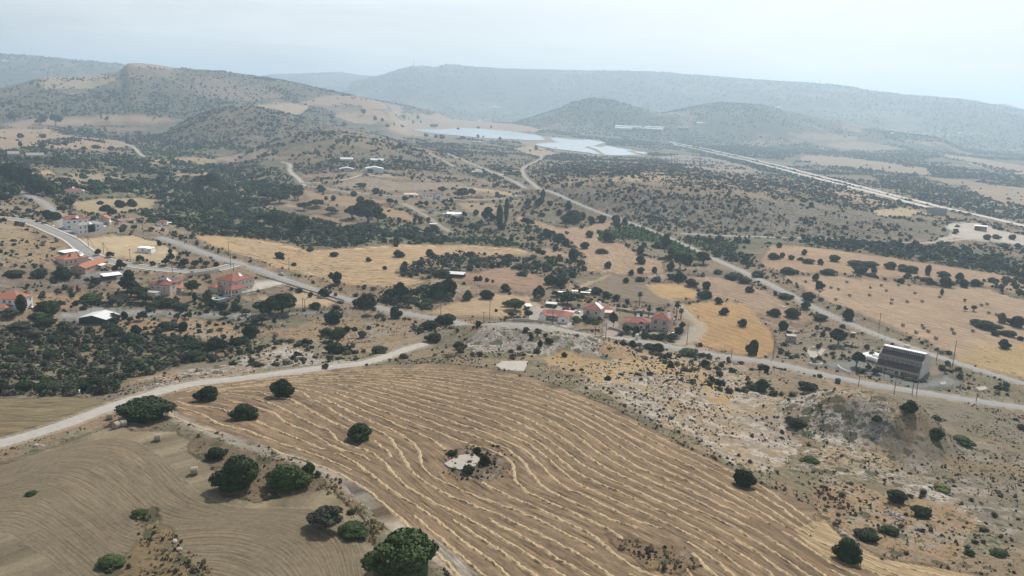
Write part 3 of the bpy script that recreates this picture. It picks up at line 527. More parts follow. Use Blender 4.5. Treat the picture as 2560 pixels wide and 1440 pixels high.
def ground_material():
    m, t, b = nmat('dry_ground'); lk = t.links.new
    geo = NN(t, 'ShaderNodeNewGeometry'); pos = geo.outputs['Position']
    col = NN(t, 'ShaderNodeAttribute', attribute_name='col'); fld = NN(t, 'ShaderNodeAttribute', attribute_name='fld'); msk = NN(t, 'ShaderNodeAttribute', attribute_name='msk')
    sf = NN(t, 'ShaderNodeSeparateColor'); lk(fld.outputs['Color'], sf.inputs[0]); sm = NN(t, 'ShaderNodeSeparateColor'); lk(msk.outputs['Color'], sm.inputs[0])
    def noise(sc, det, vec=pos, rough=.6):
        n = NN(t, 'ShaderNodeTexNoise', Scale=sc, Detail=float(det), Roughness=rough); lk(vec, n.inputs['Vector']); return n.outputs['Fac']
    a = noise(.06, 6); c_ = noise(.9, 6, rough=.7)
    f = mathn(t, 'ADD', mathn(t, 'MULTIPLY', a, .5), mathn(t, 'MULTIPLY', c_, .9)); f = mathn(t, 'ADD', f, .24)
    c = mixn(t, 1.0, col.outputs['Color'], f, 'MULTIPLY')
    # tilled streaks: across = fld.r metres, along = fld.g metres
    cv = NN(t, 'ShaderNodeCombineXYZ'); lk(mathn(t, 'MULTIPLY', sf.outputs[0], .55), cv.inputs[0]); lk(mathn(t, 'MULTIPLY', sf.outputs[1], .03), cv.inputs[1])
    s1 = noise(1.0, 4, cv.outputs[0]); cv2 = NN(t, 'ShaderNodeCombineXYZ'); lk(mathn(t, 'MULTIPLY', sf.outputs[0], 1.9), cv2.inputs[0]); lk(mathn(t, 'MULTIPLY', sf.outputs[1], .14), cv2.inputs[1])
    s2 = noise(1.0, 3, cv2.outputs[0])
    band = mathn(t, 'SINE', mathn(t, 'ADD', mathn(t, 'MULTIPLY', sf.outputs[0], 1.122), mathn(t, 'MULTIPLY', s1, 2.0)))
    sfac = mathn(t, 'ADD', mathn(t, 'MULTIPLY', mathn(t, 'SUBTRACT', s1, .5), 1.5), mathn(t, 'MULTIPLY', mathn(t, 'SUBTRACT', s2, .5), 2.8)); sfac = mathn(t, 'ADD', sfac, mathn(t, 'MULTIPLY', band, .09))
    sfac = mathn(t, 'ADD', mathn(t, 'MULTIPLY', sfac, sf.outputs[2]), 1.0, clamp=False); sfac = mathn(t, 'MAXIMUM', sfac, .35)
    c = mixn(t, 1.0, c, sfac, 'MULTIPLY')
    s3 = mathn(t, 'MULTIPLY', mathn(t, 'GREATER_THAN', s1, .57), sf.outputs[2]); c = mixn(t, mathn(t, 'MULTIPLY', s3, .28), c, (.24, .15, .08))
    # limestone: pale broken plates with ochre and dark joints
    vo = NN(t, 'ShaderNodeTexVoronoi', Scale=.33, feature='DISTANCE_TO_EDGE'); lk(pos, vo.inputs['Vector'])
    cr_ = mathn(t, 'LESS_THAN', vo.outputs[0], .05); rk = sm.outputs[0]
    pl = mathn(t, 'GREATER_THAN', noise(.35, 8, rough=.75), .555)
    c = mixn(t, mathn(t, 'MULTIPLY', mathn(t, 'MULTIPLY', pl, rk), .6), c, (.40, .37, .33))
    c = mixn(t, mathn(t, 'MULTIPLY', mathn(t, 'MULTIPLY', cr_, rk), .3), c, (.17, .13, .09))
    # tufts and small stones too many to model
    for sc, th, dc in ((1.1, .22, (.075, .07, .04)), (.42, .20, (.06, .062, .034)), (.16, .22, (.055, .06, .035))):
        v2 = NN(t, 'ShaderNodeTexVoronoi', Scale=sc); lk(pos, v2.inputs['Vector'])
        pat = noise(.05*sc, 4); tt = mathn(t, 'MULTIPLY', mathn(t, 'MULTIPLY', sm.outputs[1], th*2), mathn(t, 'MULTIPLY', pat, 1.5))
        hit = mathn(t, 'LESS_THAN', mathn(t, 'ADD', v2.outputs['Distance'], mathn(t, 'MULTIPLY', mathn(t, 'SUBTRACT', c_, .5), .5)), tt)
        c = mixn(t, mathn(t, 'MULTIPLY', hit, .8), c, dc)
    bp = NN(t, 'ShaderNodeBump', Strength=.55, Distance=.35); lk(mathn(t, 'ADD', mathn(t, 'ADD', c_, mathn(t, 'MULTIPLY', s2, mathn(t, 'MULTIPLY', sf.outputs[2], .8))), mathn(t, 'MULTIPLY', noise(3.5, 4), .4)), bp.inputs['Height'])
    lk(bp.outputs[0], b.inputs['Normal']); lk(c, b.inputs['Base Color']); b.inputs['Roughness'].default_value = .95; b.inputs['Specular IOR Level'].default_value = .1
    return m
GM = ground_material()
# ------------------------------------------------------------------ the ground as one sheet
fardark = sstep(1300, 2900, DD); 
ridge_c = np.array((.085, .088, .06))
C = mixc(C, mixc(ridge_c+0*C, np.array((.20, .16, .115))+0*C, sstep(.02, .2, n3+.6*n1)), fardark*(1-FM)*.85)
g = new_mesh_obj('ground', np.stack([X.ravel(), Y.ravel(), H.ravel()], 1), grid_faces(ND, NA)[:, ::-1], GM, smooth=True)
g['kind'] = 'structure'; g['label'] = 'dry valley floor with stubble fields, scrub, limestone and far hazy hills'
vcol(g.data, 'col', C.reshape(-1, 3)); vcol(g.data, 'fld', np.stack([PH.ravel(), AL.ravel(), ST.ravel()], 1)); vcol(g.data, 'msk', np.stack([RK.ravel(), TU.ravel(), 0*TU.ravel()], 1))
M_ASPH = smat('worn_asphalt', (.235, .235, .23), .85, .22, .35); M_TRACK = smat('white_gravel', (.33, .315, .29), .95, .3, .5); M_DIRT = smat('dirt_track', (.28, .235, .17), .95, .3, .5)
M_GRAVD = smat('grey_dirt', (.22, .2, .165), .95, .3, .5); M_HWY = smat('pale_motorway', (.40, .39, .37), .8, .1, .1); M_KERB = smat('concrete_kerb', (.48, .45, .4), .9, .2, .5); M_LINE = smat('road_paint', (.75, .75, .72), .7, .1, .5)
def ribbon(q, z, hw, off, nc=5):
    t = np.gradient(q, axis=0); t /= np.linalg.norm(t, axis=1)[:, None]; nrm = np.stack([t[:, 1], -t[:, 0]], 1)
    u = np.linspace(-1, 1, nc); P_ = q[:, None, :]+nrm[:, None, :]*(u[None, :, None]*hw[:, None, None] if hasattr(hw, '__len__') else u[None, :, None]*hw)
    if off is not None: P_ = P_+nrm[:, None, :]*off
    return P_
for (kind, lab, hw, pl), (q, z) in zip(ROADS, roadq):
    if kind == 'faint': continue
    jit = hw*(1+(.12 if kind == 'track' else .015)*2*fbm(q[:, 0]/4, q[:, 1]/4, 3, 7))
    P_ = ribbon(q, z, jit, None); Z = z[:, None]+np.array([-.25, .03, .06, .03, -.25])[None, :]*1.0+.06
    V = np.concatenate([P_.reshape(-1, 2), Z.reshape(-1, 1)], 1)
    mt = {'road': M_ASPH, 'track': M_TRACK if 'white' in lab or 'pale' in lab else (M_GRAVD if 'grey' in lab or 'dark' in lab else M_DIRT), 'highway': M_HWY}[kind]
    o = new_mesh_obj({'road': 'road', 'track': 'path', 'highway': 'road'}[kind], V, grid_faces(len(q), 5), mt, smooth=True)
    o['kind'] = 'structure'; o['label'] = lab
    if o.data.polygons[0].normal.z < 0: o.data.flip_normals()
    if lab.startswith('grey asphalt'):        # pale shoulders or kerb strips either side
        for sgn in (-1, 1):
            P2_ = ribbon(q, z, .45 if 'grey' not in lab else .8, sgn*(hw+.4), 2); Zk = np.repeat((z+(.16 if 'grey' in lab else .02))[:, None], 2, 1)
            k = new_mesh_obj('kerb_strip', np.concatenate([P2_.reshape(-1, 2), Zk.reshape(-1, 1)], 1), grid_faces(len(q), 2), M_KERB); k['kind'] = 'structure'; k['label'] = 'pale edge strip of the road'
            if k.data.polygons[0].normal.z < 0: k.data.flip_normals()
BLD = []
for _px, _py, _rr in PADS:
    _a, _d, _z = pix2gr(_px, _py); BLD.append((_d*math.sin(_a), _d*math.cos(_a), _rr*.75))
# ------------------------------------------------------------------ foliage
def foliage_mat(name, c1, c2, c3=None, attr=False, sc=1.0):
    m, t, b = nmat(name); lk = t.links.new; geo = NN(t, 'ShaderNodeTexCoord'); oi = NN(t, 'ShaderNodeObjectInfo'); g2 = NN(t, 'ShaderNodeNewGeometry')
    n = NN(t, 'ShaderNodeTexNoise', Scale=sc, Detail=3.0); lk(g2.outputs['Position'], n.inputs['Vector'])
    ri = NN(t, 'ShaderNodeMath', operation='MULTIPLY_ADD'); lk(g2.outputs['Random Per Island'], ri.inputs[0]); ri.inputs[1].default_value = .7; ri.inputs[2].default_value = -.35
    f = mathn(t, 'ADD', mathn(t, 'MULTIPLY_ADD', n.outputs['Fac'], 2.2), ri.outputs[0]); t.nodes[-2].inputs[2].default_value = -.6
    f = mathn(t, 'ADD', f, 0.0, True)
    if attr:
        at = NN(t, 'ShaderNodeAttribute', attribute_name='col'); c = mixn(t, 1.0, at.outputs['Color'], mixn(t, f, (.6, .6, .6), (1.4, 1.4, 1.3)), 'MULTIPLY')
    else:
        c = mixn(t, f, c1, c2); c = mixn(t, 1.0, c, mixn(t, oi.outputs['Random'], (.78, .82, .8), (1.25, 1.18, 1.1)), 'MULTIPLY')
    lk(c, b.inputs['Base Color']); b.inputs['Roughness'].default_value = .75; b.inputs['Specular IOR Level'].default_value = .2
    return m
M_DK = foliage_mat('dark_evergreen_leaves', (.013, .027, .010), (.036, .060, .020)); M_GR = foliage_mat('green_leaves', (.022, .046, .014), (.062, .10, .028))
M_OL = foliage_mat('olive_leaves', (.04, .05, .033), (.09, .10, .07)); M_YG = foliage_mat('yellow_green_leaves', (.06, .085, .02), (.15, .17, .05))
M_DRY = foliage_mat('dry_twigs', (.085, .07, .05), (.17, .14, .10)); M_PINK = foliage_mat('pink_blossom', (.10, .05, .04), (.42, .09, .15))
M_BARK = smat('grey_bark', (.12, .095, .07), .95, .3, 3); M_STUFF = foliage_mat('mixed_scrub_leaves', (0, 0, 0), (0, 0, 0), attr=True, sc=.6)
def rot_to(nrm):
    """frames (n,3,3) whose third axis is nrm, random spin"""
    n = nrm/np.linalg.norm(nrm, axis=1)[:, None]; a = RNG.normal(size=n.shape); u = np.cross(n, a); u /= np.linalg.norm(u, axis=1)[:, None]; v = np.cross(n, u); return u, v, n
def ico(sub):
    t = (1+5**.5)/2; v = [(-1, t, 0), (1, t, 0), (-1, -t, 0), (1, -t, 0), (0, -1, t), (0, 1, t), (0, -1, -t), (0, 1, -t), (t, 0, -1), (t, 0, 1), (-t, 0, -1), (-t, 0, 1)]
    f = [(0, 11, 5), (0, 5, 1), (0, 1, 7), (0, 7, 10), (0, 10, 11), (1, 5, 9), (5, 11, 4), (11, 10, 2), (10, 7, 6), (7, 1, 8), (3, 9, 4), (3, 4, 2), (3, 2, 6), (3, 6, 8), (3, 8, 9), (4, 9, 5), (2, 4, 11), (6, 2, 10), (8, 6, 7), (9, 8, 1)]
    v = [np.array(p)/np.linalg.norm(p) for p in v]
    for _ in range(sub):
        c = {}; nf = []
        def mid(a, b):
            k = (min(a, b), max(a, b))
            if k not in c: p = v[a]+v[b]; v.append(p/np.linalg.norm(p)); c[k] = len(v)-1
            return c[k]
        for a, b, d in f: x, y, z = mid(a, b), mid(b, d), mid(d, a); nf += [(a, x, z), (b, y, x), (d, z, y), (x, y, z)]
        f = nf
    return np.array(v), np.array(f)
def crown_arrays(nl, lobes=9, leaf=.085, dome=True, flat=1.0, seed=0, spread=.55, core=1):
    """a crown of radius about 1: overlapping leafy lobes round a dark core. z 0..~1.25 for a dome"""
    rg = np.random.default_rng(seed); cs = []; rs = []
    for k in range(lobes):
        a = 2*math.pi*(k+.6*rg.random())/lobes*1.618; r = spread*math.sqrt((k+.5)/lobes)*1.15; zz = (.26+.42*rg.random()*(1-r)+.38*(1-r)) if dome else (.35+1.0*rg.random()*(1-r*.6))
        q_ = .8+.45*rg.random(); cs.append((r*math.cos(a)*q_, r*math.sin(a)*q_, zz*flat*(.8+.4*rg.random()))); rs.append((.22+.26*rg.random())*(1.25 if r < .3 else .9))
    cs = np.array(cs); rs = np.array(rs); w = rs**2; pick = rg.choice(lobes, nl, p=w/w.sum())
    n = rg.normal(size=(nl, 3)); n /= np.linalg.norm(n, axis=1)[:, None]; n[:, 2] = np.where(rg.random(nl) < .7, np.abs(n[:, 2]), n[:, 2])
    p = cs[pick]+n*rs[pick][:, None]*(np.array([1, 1, .85*flat]))*(.82+.28*rg.random(nl)[:, None]**.7)
    if dome: p[:, 2] = np.maximum(p[:, 2], .02+.1*rg.random(nl))
    u, v, nn = rot_to(n+rg.normal(size=n.shape)*.75); s = leaf*(.55+.9*rg.random(nl))[:, None]
    q = np.stack([p-u*s, p+v*s*.75, p+u*s, p-v*s*.75], 1).reshape(-1, 3)
    fq = np.arange(nl*4).reshape(-1, 4)
    V = [q]; F = [np.concatenate([fq[:, :3], fq[:, [0, 2, 3]]])]; off = nl*4
    iv, if_ = ico(core)
    for k in range(lobes):
        d = iv*(1+.22*(rg.random((len(iv), 1))-.5)); vv = cs[k]+d*rs[k]*.9*np.array([1, 1, .85*flat])
        if dome: vv[:, 2] = np.maximum(vv[:, 2], 0)
        V.append(vv); F.append(if_+off); off += len(vv)
    if dome:
        d = iv*np.array([.62, .62, .6*flat]); d[:, 2] = np.maximum(d[:, 2]+.1, 0); V.append(d); F.append(if_+off)
    return np.concatenate(V), np.concatenate(F)
def cypress_arrays(seed=1, nl=900):
    rg = np.random.default_rng(seed); z = rg.random(nl)**.9; r = .16*np.sin(np.pi*np.clip(z*.93+.05, 0, 1))**.55*(.75+.35*rg.random(nl)); a = rg.random(nl)*6.283
    p = np.stack([r*np.cos(a), r*np.sin(a), z], 1); n = np.stack([np.cos(a), np.sin(a), .4+0*a], 1)+rg.normal(size=(nl, 3))*.4
    u, v, _ = rot_to(n); s = .022+.03*rg.random(nl)[:, None]; q = np.stack([p-u*s*.7, p+v*s, p+u*s*.7, p-v*s], 1).reshape(-1, 3); f = np.arange(nl*4).reshape(-1, 4)
    F = [np.concatenate([f[:, :3], f[:, [0, 2, 3]]])]; k = 8; lv = np.linspace(0, 1, 9); ring = []
    for zz in lv:
        for j in range(k): rr = .13*math.sin(math.pi*min(1, zz*.93+.05))**.55; ring.append((rr*math.cos(j*6.283/k), rr*math.sin(j*6.283/k), zz*.98))
    off = len(q); ff = []
    for i in range(8):
        for j in range(k): a0 = off+i*k+j; a1 = off+i*k+(j+1) % k; ff += [(a0, a1, a1+k), (a0, a1+k, a0+k)]
    return np.concatenate([q, ring]), np.concatenate(F+[np.array(ff)])
def palm_arrays(seed=3):
    V = []; F = []; rg = np.random.default_rng(seed)
    for k in range(46):
        a = rg.random()*6.283; e = rg.random()*2.3-.9; L_ = .9+.3*rg.random(); prev = None
        d0 = np.array([math.cos(a)*math.cos(e), math.sin(a)*math.cos(e), math.sin(e)]); side = np.array([-math.sin(a), math.cos(a), 0]); p = np.zeros(3)
        for i in range(6):
            t = i/5; d = d0-np.array([0, 0, 1])*t*.9; w_ = .16*math.sin(math.pi*(t*.9+.08)); q = p+d/np.linalg.norm(d)*L_/5*(i > 0)
            V += [q-side*w_-(0, 0, w_*.4), q, q+side*w_-(0, 0, w_*.4)]; p = q
            if i: b = len(V)-6; F += [(b, b+1, b+4, b+3), (b+1, b+2, b+5, b+4)]
    V = np.array(V); F = np.array(F); return V, np.concatenate([F[:, :3], F[:, [0, 2, 3]]])
def tube(pts_, rad, k=6):
    V = []; F = []
    for i, (p, r) in enumerate(zip(pts_, rad)):
        p = np.array(p, float); d = np.array(pts_[min(i+1, len(pts_)-1)], float)-np.array(pts_[max(i-1, 0)], float); d /= np.linalg.norm(d)+1e-9
        u = np.cross(d, [0, 0, 1.0] if abs(d[2]) < .9 else [1.0, 0, 0]); u /= np.linalg.norm(u); v = np.cross(d, u)
        for j in range(k): a = 6.2832*j/k; V.append(p+(u*math.cos(a)+v*math.sin(a))*r)
        if i:
            for j in range(k): a0 = (i-1)*k+j; a1 = (i-1)*k+(j+1) % k; F.append((a0, a1, a1+k, a0+k))
    V.append(np.array(pts_[-1], float)); n = len(V)-1; b = (len(pts_)-1)*k
    for j in range(k): F.append((b+j, b+(j+1) % k, n, n))
    return np.array(V), np.array(F)
def join(parts):
    V = []; F = []; o = 0
    for v, f in parts: V.append(np.asarray(v, float)); F.append(np.asarray(f)+o); o += len(v)
    return np.concatenate(V), np.concatenate(F)
def tri_mesh(name, V, F, mat): 
    o = new_mesh_obj(name, V, F, mat); me = o.data; bpy.data.objects.remove(o); return me
def trunk_arrays(h, r, seed, limbs=4, top=.6):
    rg = random.Random(seed); P_ = [tube([(0, 0, -.12), (r*.3, 0, h*.3), (0, r*.4, h*.7)], [r*1.4, r, r*.8])]
    for k in range(limbs):
        a = 6.283*(k+rg.random()*.6)/limbs; P_.append(tube([(0, r*.3, h*.62), (top*.45*math.cos(a), top*.45*math.sin(a), h*.95), (top*math.cos(a), top*math.sin(a), h*1.25)], [r*.7, r*.45, r*.22]))
    v, f = join(P_); tr = np.concatenate([f[:, :3], f[f[:, 2] != f[:, 3]][:, [0, 2, 3]]]); return v, tr
PROTO = {}
def proto(kind):
    if kind in PROTO: return PROTO[kind]
    mats = {'b': M_DK, 't': M_DK, 'o': M_OL, 'g': M_GR, 'y': M_YG, 'f': M_DK, 'd': M_DRY, 'k': M_PINK, 'G': M_GR, 'e': M_DK}
    lst = []
    for s in range(5):
        if kind in 'bgydk': V, F = crown_arrays(4600, 13+s, .05, True, 1, 100+s+ord(kind)); tr = trunk_arrays(.35, .09, s, 4, .4)
        elif kind == 'f': V, F = crown_arrays(1500, 12+s, .07, True, .75, 200+s, .62); tr = trunk_arrays(.25, .06, s, 4, .4)
        elif kind in 'toGe': V, F = crown_arrays(3600, 11+s, .06, False, .85, 300+s+ord(kind), .6); V[:, 2] += .30; tr = trunk_arrays(.55, .085, s, 5, .5)
        elif kind == 'c': V, F = cypress_arrays(s); V[:, 2] = V[:, 2]*.96+.04; tr = trunk_arrays(.1, .02, s, 2, .03)
        elif kind == 'p': V, F = palm_arrays(s); tr = None
        V = V.copy()
        if kind not in 'cp':
            xy = np.percentile(np.hypot(V[:, 0], V[:, 1]), 98.5); top = np.percentile(V[:, 2], 99.3); V[:, :2] /= xy; V[:, 2] /= top
            tr = (tr[0]/np.array([xy, xy, top]), tr[1])
        lst.append((tri_mesh('crown', V, F, M_DK if kind in 'cp' else mats[kind]), tri_mesh('trunk', tr[0], tr[1], M_BARK) if tr else None))
    PROTO[kind] = lst; return lst
THINGS = []        # (object, px, py, noun, kind words, size) waiting for their labels
def thing_empty(name, loc, rz=0):
    o = bpy.data.objects.new(name, None); COL.objects.link(o); o.location = loc; o.rotation_euler = (0, 0, rz); o.empty_display_size = .5; return o
def put(name, me, parent):
    o = bpy.data.objects.new(name, me); COL.objects.link(o); o.parent = parent; return o
KN = {'b': ('bush', 'bush', 'dark round bush', 'bushes across the valley'), 't': ('tree', 'tree', 'dark green tree', 'trees across the valley'), 'o': ('olive_tree', 'tree', 'grey green olive tree', 'olive trees'),
      'g': ('bush', 'bush', 'bright green bush', 'bushes across the valley'), 'y': ('bush', 'bush', 'yellow green bush', 'bushes across the valley'), 'f': ('low_shrub', 'shrub', 'low spreading dark shrub', 'low shrubs on the slopes'),
      'd': ('dry_shrub', 'shrub', 'brown dry shrub', 'dry shrubs'), 'k': ('flowering_bush', 'bush', 'pink flowering bush', 'pink flowering bushes'), 'c': ('cypress_tree', 'tree', 'slim dark cypress', 'cypress trees'),
      'p': ('palm_tree', 'palm', 'palm tree', 'palm trees'), 'G': ('tree', 'tree', 'fresh green tree', 'trees across the valley'), 'e': ('tall_tree', 'tree', 'tall bushy eucalyptus tree', 'tall trees')}
def px_frame(px, py):
    a, d, z = pix2gr(px, py); x, y = d*math.sin(a), d*math.cos(a); z = float(ground(x, y)); sl_ = math.sqrt(d*d+(CAMZ-z)**2)
    x1 = (px-1280)/FOC; y1 = (720-py)/FOC
    return x, y, z, sl_/math.sqrt(1+x1*x1+y1*y1)/FOC, math.atan2(CAMZ-z, d)        # metres per pixel, dip angle
TREEXY = []
def plant(px, py, w, h, kind):
    a, d, z = pix2gr(px, py); dip = math.atan2(CAMZ-z, d)
    x, y, z, mpp, dip = px_frame(px, py-.46*w*math.sin(dip)*(0 if kind in 'cp' else 1))
    W_ = w*mpp/2; hm = h*mpp
    sd = W_*math.sin(dip); Hh = max(.62*W_ if kind not in 'f' else .42*W_, math.sqrt(max(0, (hm-sd)**2-sd*sd*.6))/math.cos(dip)) if kind not in 'cp' else hm/math.cos(dip)
    nm, cat, words, grp = KN[kind]; crown, trunk = random.choice(proto(kind)); r = thing_empty(nm, (x, y, z-.05), random.random()*6.28)
    if kind == 'p':
        cr = W_*1.05; c = put('crown', crown, r); c.scale = (cr, cr, cr); c.location = (0, 0, Hh-cr*.5)
        v, f = tube([(0, 0, -.3), (.1, 0, (Hh-cr*.5)*.5), (0, 0, Hh-cr*.4)], [.38, .28, .25], 8); put('trunk', tri_mesh('trunk', v, np.concatenate([f[:, :3], f[f[:, 2] != f[:, 3]][:, [0, 2, 3]]]), M_BARK), r)
    elif kind == 'c':
        c = put('crown', crown, r); c.scale = (W_/.16, W_/.16, Hh); c = put('trunk', trunk, r); c.scale = (W_/.16, W_/.16, Hh)
    else:
        c = put('crown', crown, r); c.scale = (W_, W_*random.uniform(.85, 1.0), Hh); t = put('trunk', trunk, r); t.scale = c.scale
    r['category'] = cat; r['group'] = grp; THINGS.append((r, px, py-h*.5, words, w, kind)); TREEXY.append((x, y, W_))
    return r
